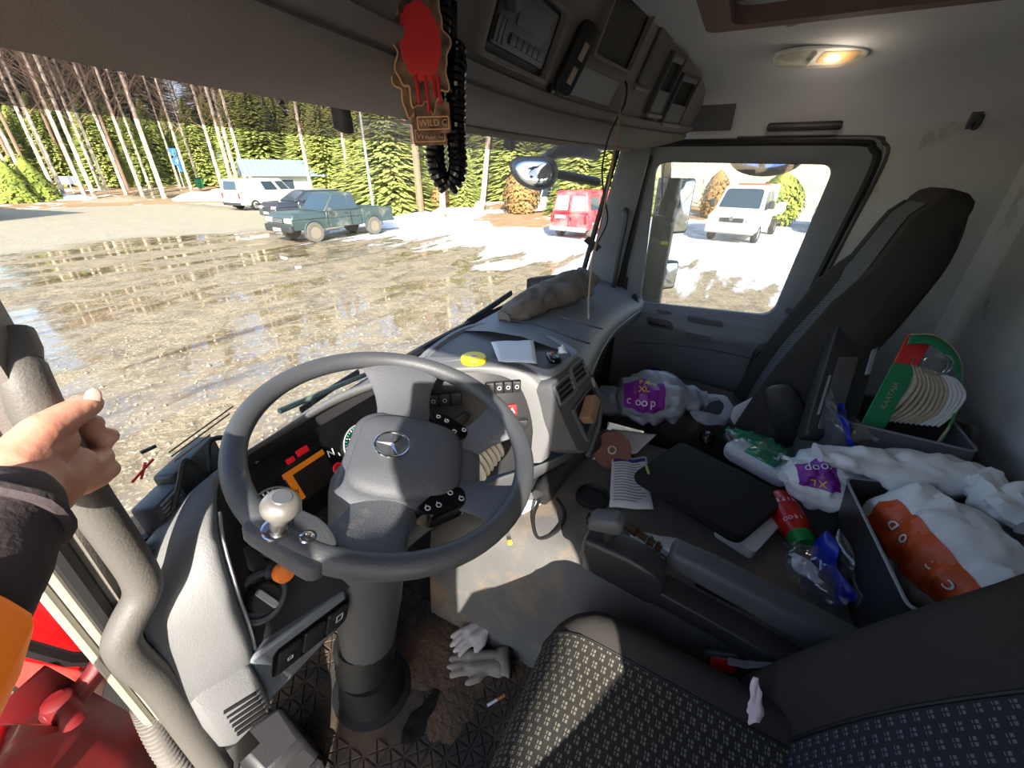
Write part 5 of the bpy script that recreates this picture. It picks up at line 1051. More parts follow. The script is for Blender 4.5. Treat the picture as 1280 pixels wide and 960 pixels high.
MB().loft([[V((p.x*.6, p.y*.6, -.05)) for p in mp], [V((p.x*.95, p.y*.95, -.03)) for p in mp], [p for p in mp], [V((p.x, p.y, .008)) for p in mp], [V((p.x*.92, p.y*.90, .008)) for p in mp]], cu=True, caps=True, M=FMm).build('housing', 'plastic_black', fm); pm('mirror_glass', (215, 225, 232), .03, metal=1)
MB().loft([[V((p.x*.9, p.y*.88, .009)) for p in mp], [V((p.x*.6, p.y*.6, .016)) for p in mp], [V((p.x*.3, p.y*.3, .018)) for p in mp]], cu=True, caps=True, M=FMm).build('glass', 'mirror_glass', fm, sharp=0)
MB().capsule([(.83, .80, 1.355), (.88, .76, 1.39), (.98, .70, 1.40), (1.05, .64, 1.39)], [.022, .026, .028, .028]).build('arm', 'plastic_black', fm); MB().capsule([(.86, .77, 1.31), (.96, .71, 1.295), (1.06, .62, 1.275)], [.018, .02, .02]).build('arm', 'plastic_black', fm)
sm = thing('side_mirror', 'tall black truck side mirror with two glasses outside the passenger window', 'mirror', loc=(1.2, .31, .75))
MB().loft([[V((1.18+dx*sx, .312+dy, z_)) for dx, dy in rpoly([(-.05, -.05), (.05, -.05), (.06, .05), (-.05, .05)], .02, 3)] for z_, sx in ((.70, .6), (.74, .95), (.95, .9), (1.10, 1.0), (1.26, 1.0), (1.295, .7))], cu=True, caps=True).build('housing', 'plastic_black', sm)
for zc, h_, wd in ((1.175, .22, .105), (.855, .12, .09)):
    SMm = frame((1.215, .250, zc), V((.75, -.66, 0)), V((0, 0, 1)), V((-.66, -.75, .02)))
    MB().slab(rect(wd+.016, h_+.02, .02, 4), -.05, .002, .006, M=SMm).build('mirror_shell', 'plastic_black', sm); MB().slab(rect(wd, h_, .016, 4), .002, .004, .0008, M=SMm).build('glass', 'mirror_glass', sm)
MB().slab(rect(.03, .014, .004), 0, .003, .001, M=frame((1.128, .285, 1.02), (0, -1, 0), (0, 0, 1), (-1, 0, 0))).build('yellow_label', 'yellow', sm)
MB().tube([(1.18, .33, 1.27), (1.18, .36, 1.45)], .022, 8).build('upper_arm', 'plastic_black', sm); MB().tube([(1.08, .38, .76), (1.16, .34, .73)], .02, 8).build('lower_arm', 'plastic_black', sm)
km = thing('kerb_mirror', 'round kerb mirror with a painted blue sky reflection hanging outside above the passenger window', 'mirror', loc=(1.25, -.07, 1.35))
KMm = frame((1.27, -.05, 1.395), V((.05, -1, 0)), V((.62, .03, .78)), V((-.78, -.045, .62)))
MB().lathe([(0, -.06), (.09, -.055), (.15, -.03), (.158, 0), (.154, .006), (.145, .004)], 32, M=KMm @ Matrix.Diagonal((.95, .62, 1, 1))).build('housing', 'plastic_black', km); pm('mirror_sky_tint', (150, 192, 245), .06, metal=1)  # blue tint in the glass colour stands in for reflected sky
MB().lathe([(.146, .004), (.12, .006), (.07, .008), (0, .009)], 32, M=KMm @ Matrix.Diagonal((.95, .62, 1, 1))).build('glass', 'mirror_sky_tint', km, sharp=0); MB().tube([(1.30, -.05, 1.42), (1.22, -.05, 1.50), (1.075, -.05, 1.47)], .016, 8).build('arm', 'plastic_black', km)
# wipers and the gadget on the glass
wi = thing('wiper', 'greenish wiper arm with a long black blade outside the windshield base', 'wiper', loc=(-.3, .75, .86)); pm('wiper_green', (96, 116, 104), .5)
MB().tube([(-.589, .725, .889), (-.45, .738, .872), (-.32, .745, .858)], [.006, .006, .006], 6).build('arm', 'wiper_green', wi); MB().tube([(-.54, .735, .862), (-.45, .745, .868), (-.36, .752, .872)], .004, 6, flat=2).build('blade', 'rubber', wi)
wi2 = thing('wiper', 'black wiper blade outside the glass in front of the work cloth', 'wiper', loc=(.3, .74, .88)); MB().tube([(.12, .742, .858), (.28, .738, .872), (.42, .732, .889)], .006, 6, flat=2).build('blade', 'rubber', wi2); MB().tube([(.12, .75, .852), (.24, .75, .862)], .008, 6).build('arm', 'plastic_black', wi2)
gb = thing('toll_box', 'black electronic toll box with grille at the lower left corner of the windshield', 'device', loc=(-.80, .63, .85))
GBM = frame((-.795, .660, .895), V((.86, .50, .02)), V((-.05, .05, 1)), V((.5, -.86, .1)))
MB().slab(rect(.10, .055, .006), -.02, .012, .005, M=GBM @ tr(.03, 0, 0)).build('case', 'plastic_black', gb); bs = MB().slab(rect(.052, .050, .005), -.018, .016, .004, M=GBM @ tr(-.045, -.010, 0)).build('speaker', 'plastic_dark', gb)
for k in range(7): MB().box((-.045, -.026+.006*k, .017), (.034, .0026, .002), M=GBM).build('grille_bar', 'grey_mid', bs)
cable('toll_cable', 'black cable looping from the toll box along the dash edge', [(-.70, .66, .87), (-.72, .645, .93), (-.75, .64, .945), (-.77, .632, .90), (-.79, .625, .945), (-.81, .62, .92), (-.84, .615, .875), (-.862, .61, .862)], .004, 'rubber')
st_ = thing('glass_sticker', 'transparent sticker with faint printed lines low on the windshield', 'sticker', loc=(-.76, .66, .95)); pm('faint_print', (120, 116, 104), .8)
STM = frame((-.742, .6485, .958), V((.93, .18, .12)), V((-.1, -.12, 1)), V((.1, -1, -.1)))
for k, (wd, yy_) in enumerate(((.11, .012), (.10, .004), (.06, -.006))): MB().slab(rect(wd, .0026, .0008), 0, .0006, .0002, M=STM @ tr(wd/2-.06, yy_, 0)).build('print_line', 'faint_print', st_)
rg = thing('dried_twig', 'small red and dark twig stuck outside the lower windshield', 'twig', loc=(-.84, .655, .90)); MB().tube([(-.846, .655, .935), (-.825, .662, .942), (-.812, .664, .948)], .002, 5).build('stem', 'red', rg); MB().tube([(-.835, .66, .93), (-.822, .662, .95)], .0018, 5).build('stem', 'red', rg); MB().box((-.812, .664, .965), (.018, .004, .004)).build('clip', 'black', rg)
# ---------------------------------------------------------------- the yard outside
GZ = -1.2
def ground_mat():
    m = bpy.data.materials.new('yard_ground'); m.use_nodes = True; n = m.node_tree; b = n.nodes['Principled BSDF']; tc = n.nodes.new('ShaderNodeTexCoord')
    def nz(scale, det=5, vec=None, rough=.55, dist=0):
        q = n.nodes.new('ShaderNodeTexNoise'); q.inputs['Scale'].default_value = scale; q.inputs['Detail'].default_value = det; q.inputs['Roughness'].default_value = rough; q.inputs['Distortion'].default_value = dist
        n.links.new(vec or tc.outputs['Object'], q.inputs['Vector']); return q.outputs[0]
    def mth(op, a, c=None, cl=False):
        q = n.nodes.new('ShaderNodeMath'); q.operation = op; q.use_clamp = cl
        for i, s in enumerate((a, c)):
            if s is None: continue
            if isinstance(s, (int, float)): q.inputs[i].default_value = s
            else: n.links.new(s, q.inputs[i])
        return q.outputs[0]
    def ramp(x, a, c):
        q = n.nodes.new('ShaderNodeMapRange'); q.inputs[1].default_value = a; q.inputs[2].default_value = c; q.clamp = True; n.links.new(x, q.inputs[0]); return q.outputs[0]
    def mix(f, a, c):
        q = n.nodes.new('ShaderNodeMix'); q.data_type = 'RGBA'; n.links.new(f, q.inputs[0])
        for i, s in ((6, a), (7, c)):
            if isinstance(s, tuple): q.inputs[i].default_value = srgb(s)+(1,)
            else: n.links.new(s, q.inputs[i])
        return q.outputs[2]
    sep = n.nodes.new('ShaderNodeSeparateXYZ'); n.links.new(tc.outputs['Object'], sep.inputs[0]); X, Y = sep.outputs[0], sep.outputs[1]
    mp = n.nodes.new('ShaderNodeMapping'); mp.inputs['Rotation'].default_value = (0, 0, math.radians(-28)); mp.inputs['Scale'].default_value = (.35, 1.5, 1); n.links.new(tc.outputs['Object'], mp.inputs[0])
    streak = nz(.55, 6, mp.outputs[0], dist=.9); fine = nz(22, 6); mid = nz(2.2, 5, dist=1.2); big = nz(.25, 4)
    mud = mix(ramp(mid, .35, .65), (104, 90, 68), (142, 126, 98)); mud = mix(ramp(fine, .52, .70), mud, (176, 164, 138)); mud = mix(ramp(streak, .56, .66), mud, (78, 64, 48))
    # pale dry asphalt road on the far left
    edge = mth('ADD', mth('SUBTRACT', Y, mth('MULTIPLY', X, -.35)), mth('MULTIPLY', mth('SUBTRACT', big, .5), 9))
    road = ramp(edge, 23, 24.5); notroad = ramp(X, 19, 17); road = mth('MULTIPLY', road, notroad)
    col = mix(road, mud, mix(ramp(mid, .3, .7), (142, 134, 112), (158, 150, 128)))
    # snow lying on the right
    sm_ = mth('ADD', mth('SUBTRACT', X, mth('MULTIPLY', Y, .22)), mth('MULTIPLY', mth('SUBTRACT', streak, .5), 26))
    snow = mth('MULTIPLY', ramp(sm_, 10.0, 11.2), ramp(Y, 24, 22)); col = mix(snow, col, mix(ramp(mid, .4, .62), (214, 219, 228), (172, 168, 162)))
    n.links.new(col, b.inputs['Base Color'])
    # standing water, only where the yard is muddy
    wet = mth('MULTIPLY', ramp(streak, .43, .50), mth('SUBTRACT', 1, mth('MAXIMUM', road, snow)))
    wet = mth('MULTIPLY', wet, ramp(Y, 1.5, 4)); wet = mth('MULTIPLY', wet, ramp(mth('ADD', mid, mth('MULTIPLY', fine, .25)), .86, .64)); rg_ = n.nodes.new('ShaderNodeMapRange'); rg_.inputs[3].default_value = .85; rg_.inputs[4].default_value = .04; n.links.new(wet, rg_.inputs[0]); n.links.new(rg_.outputs[0], b.inputs['Roughness'])
    b.inputs['Specular IOR Level'].default_value = .6
    bp = n.nodes.new('ShaderNodeBump'); bp.inputs['Distance'].default_value = .05; h = mth('ADD', fine, mth('MULTIPLY', mid, 1.5)); n.links.new(h, bp.inputs['Height']); st = mth('MULTIPLY', mth('SUBTRACT', 1, wet), .55); n.links.new(st, bp.inputs['Strength']); n.links.new(bp.outputs[0], b.inputs['Normal'])
    MATS['yard_ground'] = m
ground_mat()
def gh_(x, y):
    r = math.hypot(x, y); a = math.degrees(math.atan2(x, y)); far = 46 if a < 38 else (46-(a-38)*1.15 if a < 58 else (23 if a < 76 else 28))
    return GZ+max(0, min(1.6, (r-far)*.07))
rows = []
for i in range(40):
    r = 1.0*1.165**i
    if r > 170: break
    rows.append([(r*math.sin(math.radians(-180+5*k)), r*math.cos(math.radians(-180+5*k)), gh_(r*math.sin(math.radians(-180+5*k)), r*math.cos(math.radians(-180+5*k)))-.0) for k in range(73)])
g_ = MB().loft(rows).build('ground', 'yard_ground', sharp=0); g_['kind'] = 'structure'
# forest floor: dry grass with snow remnants
pm('dry_grass', (158, 128, 92), .95, bump=.6, bscale=6, var=.35, vscale=1.2, dirt=(232, 236, 240), dscale=.35, dlo=.56, dhi=.6)
rows = []
for off_ in (-2, 2, 6, 12, 22, 40, 70):
    row = []
    for k in range(50):
        a = 8+1.6*k; far = 46 if a < 38 else (46-(a-38)*1.15 if a < 58 else (23 if a < 76 else 28)); r = far+off_+1.5*noise.noise(V((k*.5, off_, 0)))*(off_ < 3)
        x, y = r*math.sin(math.radians(a)), r*math.cos(math.radians(a)); row.append((x, y, gh_(x, y)+.03+(.10*noise.noise(V((x*.3, y*.3, 0))) if off_ > 0 else -.03)))
    rows.append(row)
fb = MB().loft(rows).build('forest_bank', 'dry_grass', sharp=0); fb['kind'] = 'structure'
# loose stones in the mud
pm('stone', (150, 140, 118), .9, var=.3, vscale=3); sb_ = MB(); rs_ = random.Random(3)
for k in range(1000):
    a = math.radians(rs_.uniform(2, 70)); r = 2.2+7*rs_.random()**1.6; s = rs_.uniform(.008, .03)*(1 if rs_.random() > .06 else 1.8); c = V((-1+r*math.sin(a), r*math.cos(a), GZ+s*.25))
    if noise.noise(c*.7) < -.05 and rs_.random() < .7: continue
    t = [V((rs_.uniform(.7, 1.2), 0, 0)), V((0, rs_.uniform(.7, 1.2), 0)), V((-rs_.uniform(.7, 1.2), .1, 0)), V((.1, -rs_.uniform(.7, 1.2), 0)), V((.1, .1, .8)), V((0, 0, -.6))]
    sb_.add([c+v*s for v in t], [(0, 1, 4), (1, 2, 4), (2, 3, 4), (3, 0, 4), (1, 0, 5), (2, 1, 5), (3, 2, 5), (0, 3, 5)])
o = sb_.build('gravel', 'stone', kind='stuff', sharp=20); o['label'] = 'loose pale gravel scattered over the muddy yard'; o['category'] = 'gravel'
pm('snow', (216, 221, 230), .8, bump=.5, bscale=8)
def snowbank(label, pts, h, seed):
    n_ = len(pts); c = V((sum(p[0] for p in pts)/n_, sum(p[1] for p in pts)/n_, 0)); L_ = catmull([(p[0], p[1], 0) for p in pts], 5, closed=True); rr_ = []
    for k, hh in ((1, 0), (.85, .5), (.6, .9), (.25, 1)): rr_.append([V((c.x+(p.x-c.x)*k, c.y+(p.y-c.y)*k, gh_(p.x, p.y)-.02+hh*h*(1+.5*noise.noise(V((p.x*.8, p.y*.8, seed+k)))))) for p in L_])
    o = MB().loft(rr_, cu=True, caps=True).build('snow_bank', 'snow', sharp=0); tag(o, label, 'snow')
snowbank('low snow bank behind the tail of the pickup', [(14.8, 15.2), (17.5, 14.2), (21, 13.5), (23, 14.5), (19, 16.5), (16, 17.5)], .45, 1); snowbank('long snow bank along the far edge of the pale road', [(10, 62), (18, 58), (30, 55), (32, 58), (20, 64), (12, 68)], .5, 2)
snowbank('snow heap beside the red van', [(13, 9), (16, 8.8), (19, 9.5), (17, 11), (14, 11)], .16, 3); snowbank('trampled snow heap in front of the white truck', [(11, 3), (15, 1), (17.5, 2.8), (15, 4.5)], .10, 4)
snowbank('snow patch with rubble by the white van', [(19, 42), (24, 39), (26, 41), (21, 45)], .5, 6)
# ---------------------------------------------------------------- vehicles
pm('tyre', (34, 33, 32), .85); pm('tyre_dusty', (96, 92, 84), .9); pm('rim_alloy', (190, 190, 188), .35, metal=.7); pm('rim_dusty', (122, 114, 100), .7); pm('car_glass', (52, 66, 76), .08, spec=.8); pm('headlamp', (220, 224, 226), .15, coat=.5); pm('tail_red', (190, 30, 30), .3); pm('plate_white', (225, 225, 215), .6); pm('bumper_black', (46, 46, 46), .7)
def hexa(mb, bx, tx, wb_, wt, z0, z1):
    """bottom x-range, top x-range, half widths, heights"""
    return mb.add([(bx[0], -wb_, z0), (bx[1], -wb_, z0), (bx[1], wb_, z0), (bx[0], wb_, z0), (tx[0], -wt, z1), (tx[1], -wt, z1), (tx[1], wt, z1), (tx[0], wt, z1)], [(0, 3, 2, 1), (4, 5, 6, 7), (0, 1, 5, 4), (1, 2, 6, 5), (2, 3, 7, 6), (3, 0, 4, 7)])
def bilq(P, u0, u1, v0, v1, off_, nrm, r=.12):
    a, b_, c, d = map(V, P)
    f = lambda u, v: a*(1-u)*(1-v)+b_*u*(1-v)+c*u*v+d*(1-u)*v
    pts = rpoly([(u0, v0), (u1, v0), (u1, v1), (u0, v1)], [r*(u1-u0)]*4, 3); N_ = V(nrm)*off_
    o0 = [f(u, v)-N_*.5 for u, v in pts]; o1 = [f(u, v)+N_ for u, v in pts]; k = len(pts)
    return o0+o1, [tuple(range(k))[::-1], tuple(range(k, 2*k))]+[(i, (i+1) % k, k+(i+1) % k, k+i) for i in range(k)]
def wheels(t, xs, W, r, tm='tyre', rm='rim_alloy', wd=.22):
    for x in xs:
        for s in (-1, 1):
            M0 = frame((x, s*(W/2-wd/2+.02), r), (1, 0, 0), (0, 0, s), (0, s, 0))
            w_ = MB().lathe([(r*.62, -wd/2), (r*.93, -wd/2), (r, -wd*.3), (r, wd*.3), (r*.93, wd/2), (r*.62, wd/2), (r*.60, wd*.35)], 24, M=M0).build('wheel', tm, t, local=True)
            MB().lathe([(r*.61, wd*.40), (r*.55, wd*.30), (r*.2, wd*.25), (r*.16, wd*.38), (0, wd*.38)], 20, M=M0).build('rim', rm, w_, local=True)
            for k in range(5): MB().box((0, r*.36, wd*.32), (r*.14, r*.42, .03), M=M0 @ rot('Z', 72*k)).build('spoke', rm, w_, local=True)
def side_windows(t, gb, wins, name='side_window', mat='car_glass'):
    bx, tx, wb_, wt, z0, z1 = gb
    for s in (-1, 1):
        P = [(bx[0], s*wb_, z0), (bx[1], s*wb_, z0), (tx[1], s*wt, z1), (tx[0], s*wt, z1)]
        for u0, u1, v0, v1 in wins:
            vs_, fs_ = bilq(P, u0, u1, v0, v1, .012, (0, s, .15)); MB().add(vs_, fs_).build(name, mat, t, local=True)
def end_window(t, gb, front, u0, u1, v0, v1, name='windscreen', mat='car_glass'):
    bx, tx, wb_, wt, z0, z1 = gb; x0, x1 = (bx[1], tx[1]) if front else (bx[0], tx[0]); d = 1 if front else -1
    vs_, fs_ = bilq([(x0, -wb_, z0), (x0, wb_, z0), (x1, wt, z1), (x1, -wt, z1)], u0, u1, v0, v1, .012, (d, 0, .3)); MB().add(vs_, fs_).build(name, mat, t, local=True)
def vbox(t, name, c, d, mat, bevel=.02): return MB().box(c, d).build(name, mat, t, local=True, bevel=bevel)
def place_at(front_wheel, rz, lx, ly):
    a = math.radians(rz); return (front_wheel[0]-(lx*math.cos(a)-ly*math.sin(a)), front_wheel[1]-(lx*math.sin(a)+ly*math.cos(a)), GZ)
pm('pickup_paint', (58, 74, 74), .4, coat=.3, var=.15, vscale=2, dirt=(132, 130, 116), dscale=1.3, dlo=.55, dhi=.75)
def arches(t, xs, W, r, mat='bumper_black'):
    for x in xs:
        for s in (-1, 1): MB().tube([(x+(r+.06)*math.cos(a), s*(W/2+.005), r+(r+.06)*math.sin(a)) for a in [PI*k/10 for k in range(11)]], .03, 6).build('wheel_arch', mat, t, local=True)
# pickup
t = thing('pickup_truck', 'dusty dark green pickup truck standing at the edge of the muddy yard', 'pickup', loc=place_at((10.17, 14.43), 174, 1.42, .76), rz=174)
m_ = MB(); hexa(m_, (-.85, 2.30), (-.85, 2.28), .83, .85, .48, .84); m_.build('lower_body', 'pickup_paint', t, local=True, bevel=.04); m_ = MB(); hexa(m_, (.80, 2.28), (.80, 2.16), .85, .78, .83, 1.07); m_.build('bonnet', 'pickup_paint', t, local=True, bevel=.06)
m_ = MB(); hexa(m_, (-.85, .85), (-.85, .80), .855, .84, .83, 1.08); m_.build('doors', 'pickup_paint', t, local=True, bevel=.03)
gb = ((-.80, .88), (-.62, .28), .80, .66, 1.07, 1.72); m_ = MB(); hexa(m_, *gb); m_.build('cab', 'pickup_paint', t, local=True, bevel=.05); side_windows(t, gb, [(.36, .93, .1, .86), (.07, .32, .1, .86)]); end_window(t, gb, True, .06, .94, .08, .92); end_window(t, gb, False, .08, .92, .1, .85, 'rear_window')
for s in (-1, 1): vbox(t, 'bed_side', (-1.70, s*.80, .80), (1.66, .07, .58), 'pickup_paint')
vbox(t, 'tailgate', (-2.51, 0, .80), (.06, 1.6, .54), 'pickup_paint'); vbox(t, 'bed_floor', (-1.7, 0, .58), (1.6, 1.55, .06), 'bumper_black'); vbox(t, 'front_bumper', (2.32, 0, .55), (.18, 1.74, .26), 'bumper_black', .05); vbox(t, 'rear_bumper', (-2.58, 0, .56), (.12, 1.6, .12), 'steel'); vbox(t, 'grille', (2.31, 0, .82), (.05, .72, .17), 'bumper_black')
for k in range(4): vbox(t, 'grille_bar', (2.345, 0, .765+.036*k), (.02, .70, .014), 'rim_alloy', .003)
for s in (-1, 1): vbox(t, 'headlamp', (2.27, s*.60, .83), (.10, .40, .17), 'headlamp', .03); vbox(t, 'door_mirror', (.72, s*.98, 1.14), (.10, .18, .16), 'pickup_paint', .03)
vbox(t, 'door_handle', (-.10, .862, .98), (.16, .02, .03), 'bumper_black', .004); vbox(t, 'door_gap', (-.30, .862, .80), (.012, .01, .55), 'black', 0); vbox(t, 'door_gap', (.78, .862, .80), (.012, .01, .55), 'black', 0); vbox(t, 'number_plate', (2.42, 0, .52), (.02, .5, .11), 'plate_white', 0)
wheels(t, (1.42, -1.42), 1.72, .375, 'tyre_dusty', 'rim_dusty'); arches(t, (1.42, -1.42), 1.72, .375, 'pickup_paint')
# dark estate behind it
pm('estate_paint', (44, 48, 56), .3, coat=.5)
def estate(label, loc, rz, paint, name='estate_car'):
    t = thing(name, label, 'car', loc=loc, rz=rz)
    m_ = MB(); hexa(m_, (-2.25, 2.25), (-2.2, 2.2), .86, .88, .28, .72); m_.build('lower_body', paint, t, local=True, bevel=.08); m_ = MB(); hexa(m_, (.75, 2.2), (.75, 1.95), .87, .78, .70, .98); m_.build('bonnet', paint, t, local=True, bevel=.08); m_ = MB(); hexa(m_, (-2.22, .9), (-2.2, .85), .88, .84, .70, 1.0); m_.build('shoulder', paint, t, local=True, bevel=.05)
    gb = ((-2.18, 1.05), (-1.85, .20), .82, .64, .98, 1.50); m_ = MB(); hexa(m_, *gb); m_.build('cabin', paint, t, local=True, bevel=.08); side_windows(t, gb, [(.05, .28, .12, .86), (.32, .60, .12, .86), (.63, .93, .12, .86)]); end_window(t, gb, True, .06, .94, .06, .93); end_window(t, gb, False, .1, .9, .15, .85, 'rear_window')
    vbox(t, 'grille', (2.2, 0, .62), (.06, .8, .2), 'bumper_black'); vbox(t, 'number_plate', (2.27, 0, .45), (.02, .5, .11), 'plate_white', 0); vbox(t, 'roof_rail', (-.8, .58, 1.53), (2.0, .04, .04), 'rim_alloy', .01); vbox(t, 'roof_rail', (-.8, -.58, 1.53), (2.0, .04, .04), 'rim_alloy', .01)
    for s in (-1, 1): vbox(t, 'headlamp', (2.10, s*.64, .70), (.2, .36, .16), 'headlamp', .04); vbox(t, 'tail_lamp', (-2.2, s*.7, .85), (.06, .22, .3), 'tail_red', .02); vbox(t, 'door_mirror', (.70, s*.98, 1.02), (.10, .18, .12), paint, .03)
    wheels(t, (1.36, -1.36), 1.74, .32); return t
estate('dark grey estate car parked behind the pickup', (15.9, 22.1, GZ), 172, 'estate_paint'); pm('blue_paint', (40, 70, 120), .3, coat=.5); estate('dark blue car half hidden left of the white van', (20.3, 34.9, GZ), 60, 'blue_paint', 'parked_car')
pm('pale_blue', (120, 150, 190), .3, coat=.5); estate('pale blue car at the right edge of the passenger window', (25.2, -4.3, GZ), 178, 'pale_blue', 'parked_car')
# white panel van
pm('van_white', (226, 222, 208), .4, coat=.3)
t = thing('panel_van', 'white panel van parked with its rear toward the road', 'van', loc=(19.2, 30.6, GZ), rz=2)
m_ = MB(); hexa(m_, (-2.45, 2.40), (-2.42, 2.3), .94, .95, .35, 1.05); m_.build('lower_body', 'van_white', t, local=True, bevel=.06); gb = ((-2.42, 1.75), (-2.25, .95), .94, .80, 1.04, 1.95); m_ = MB(); hexa(m_, *gb); m_.build('upper_body', 'van_white', t, local=True, bevel=.08); m_ = MB(); hexa(m_, (1.4, 2.35), (1.4, 2.05), .93, .85, 1.04, 1.22); m_.build('bonnet', 'van_white', t, local=True, bevel=.06)
side_windows(t, gb, [(.48, .73, .22, .82), (.79, .97, .22, .82)]); end_window(t, gb, True, .06, .94, .1, .92); end_window(t, gb, False, .12, .88, .25, .85, 'rear_window'); vbox(t, 'rear_bumper', (-2.48, 0, .42), (.12, 1.8, .18), 'bumper_black', .04)
for s in (-1, 1): vbox(t, 'tail_lamp', (-2.44, s*.86, .92), (.06, .14, .34), 'tail_red', .02); vbox(t, 'sill', (0, s*.955, .40), (3.0, .03, .10), 'bumper_black', .01)
wheels(t, (1.55, -1.45), 1.86, .34); arches(t, (1.55, -1.45), 1.88, .34, 'van_white')
# red van
pm('van_red', (198, 34, 52), .4, coat=.35, var=.12, vscale=2, dirt=(214, 150, 144), dscale=.9, dlo=.45, dhi=.75)
t = thing('delivery_van', 'red delivery van with dusty rear doors on the snow by the right pillar', 'van', loc=(18.15, 5.95, GZ), rz=-8)
m_ = MB(); hexa(m_, (-2.1, 2.0), (-2.06, 1.9), .84, .86, .36, 1.0); m_.build('lower_body', 'van_red', t, local=True, bevel=.06); gb = ((-2.06, 1.2), (-1.95, .45), .855, .70, .98, 1.84); m_ = MB(); hexa(m_, *gb); m_.build('upper_body', 'van_red', t, local=True, bevel=.09); m_ = MB(); hexa(m_, (.9, 1.98), (.9, 1.75), .84, .74, .98, 1.16); m_.build('bonnet', 'van_red', t, local=True, bevel=.06)
side_windows(t, gb, [(.10, .36, .18, .72), (.44, .66, .18, .75), (.70, .95, .12, .78)]); pm('glass_dusty', (150, 152, 146), .35); end_window(t, gb, False, .08, .45, .15, .78, 'rear_window', 'glass_dusty'); end_window(t, gb, False, .55, .92, .15, .78, 'rear_window', 'glass_dusty'); end_window(t, gb, True, .06, .94, .1, .92)
vbox(t, 'rear_bumper', (-2.14, 0, .40), (.14, 1.68, .18), 'glass_dusty', .04); vbox(t, 'number_plate', (-2.115, .38, .86), (.03, .5, .12), 'plate_white', 0); vbox(t, 'door_gap', (-2.10, 0, .95), (.02, .014, 1.0), 'black', 0); vbox(t, 'latch', (-2.11, -.10, .80), (.03, .08, .14), 'bumper_black', .01); vbox(t, 'tow_ball', (-2.25, 0, .36), (.14, .05, .05), 'steel', .01); vbox(t, 'side_strip', (0, -.865, .62), (3.2, .02, .07), 'glass_dusty', .01)
for s in (-1, 1): vbox(t, 'tail_lamp', (-2.10, s*.79, .78), (.05, .10, .30), 'tail_red', .02)
wheels(t, (1.3, -1.35), 1.66, .32, 'tyre_dusty', 'rim_dusty')
# white double cab truck
t = thing('flatbed_truck', 'white double cab truck facing the passenger window across the snow', 'truck', loc=(20.6, -.25, GZ), rz=168)
m_ = MB(); hexa(m_, (-.6, 2.35), (-.6, 2.25), .93, .95, .42, 1.02); m_.build('lower_body', 'van_white', t, local=True, bevel=.07); gb = ((-.6, 1.85), (-.55, .95), .94, .78, 1.0, 2.08); m_ = MB(); hexa(m_, *gb); m_.build('cab', 'van_white', t, local=True, bevel=.08); m_ = MB(); hexa(m_, (1.3, 2.3), (1.3, 1.85), .93, .82, 1.0, 1.28); m_.build('bonnet', 'van_white', t, local=True, bevel=.06)
end_window(t, gb, True, .07, .93, .22, .90); side_windows(t, gb, [(.55, .92, .2, .82), (.08, .48, .2, .82)]); vbox(t, 'front_bumper', (2.38, 0, .55), (.18, 1.86, .36), 'glass_dusty', .06); vbox(t, 'grille', (2.33, 0, .88), (.08, .9, .16), 'bumper_black', .02); vbox(t, 'number_plate', (2.48, 0, .52), (.02, .5, .11), 'plate_white', 0)
MB().lathe([(.09, 0), (.08, .02), (0, .025)], 16, M=frame((2.37, 0, .92), (0, 1, 0), (0, 0, 1), (1, 0, 0))).build('badge', 'steel', t, local=True)
for s in (-1, 1): vbox(t, 'headlamp', (2.27, s*.70, .90), (.14, .34, .22), 'headlamp', .04); vbox(t, 'door_mirror', (1.35, s*1.10, 1.42), (.10, .20, .30), 'bumper_black', .04)
for s in (-1, 1): vbox(t, 'bed_side', (-2.0, s*.95, 1.15), (2.7, .05, .45), 'van_white', .01)
vbox(t, 'bed_floor', (-2.0, 0, .92), (2.7, 1.9, .08), 'van_white', .01); pm('orange_machine', (226, 84, 40), .5); vbox(t, 'load', (-1.1, -.1, 1.75), (1.0, 1.3, .75), 'orange_machine', .05); vbox(t, 'headboard', (-.72, 0, 1.75), (.05, 1.8, .75), 'van_white', .01); wheels(t, (1.5, -2.0), 1.86, .34)
# trailer with glazed front
pm('trailer_white', (214, 212, 200), .6); pm('trailer_glass', (120, 128, 130), .2)
t = thing('caravan', 'pale caravan with a grey glazed front parked left of the red van', 'caravan', loc=(24.6, 11.7, GZ), rz=160)
m_ = MB(); hexa(m_, (-2.2, 1.6), (-2.2, 1.75), .98, 1.0, .35, 1.05); m_.build('body', 'trailer_white', t, local=True, bevel=.06); gb = ((-2.2, 1.72), (-2.1, .95), 1.0, .9, 1.04, 2.05); m_ = MB(); hexa(m_, *gb); m_.build('upper_body', 'trailer_white', t, local=True, bevel=.1)
end_window(t, gb, True, .03, .97, .05, .95, 'front_window', 'trailer_glass'); side_windows(t, gb, [(.72, .95, .12, .75), (.5, .69, .12, .75), (.28, .47, .12, .75), (.06, .25, .12, .75)]); vbox(t, 'drawbar', (2.1, 0, .42), (1.1, .08, .08), 'steel', .01); wheels(t, (-.3,), 1.9, .30)
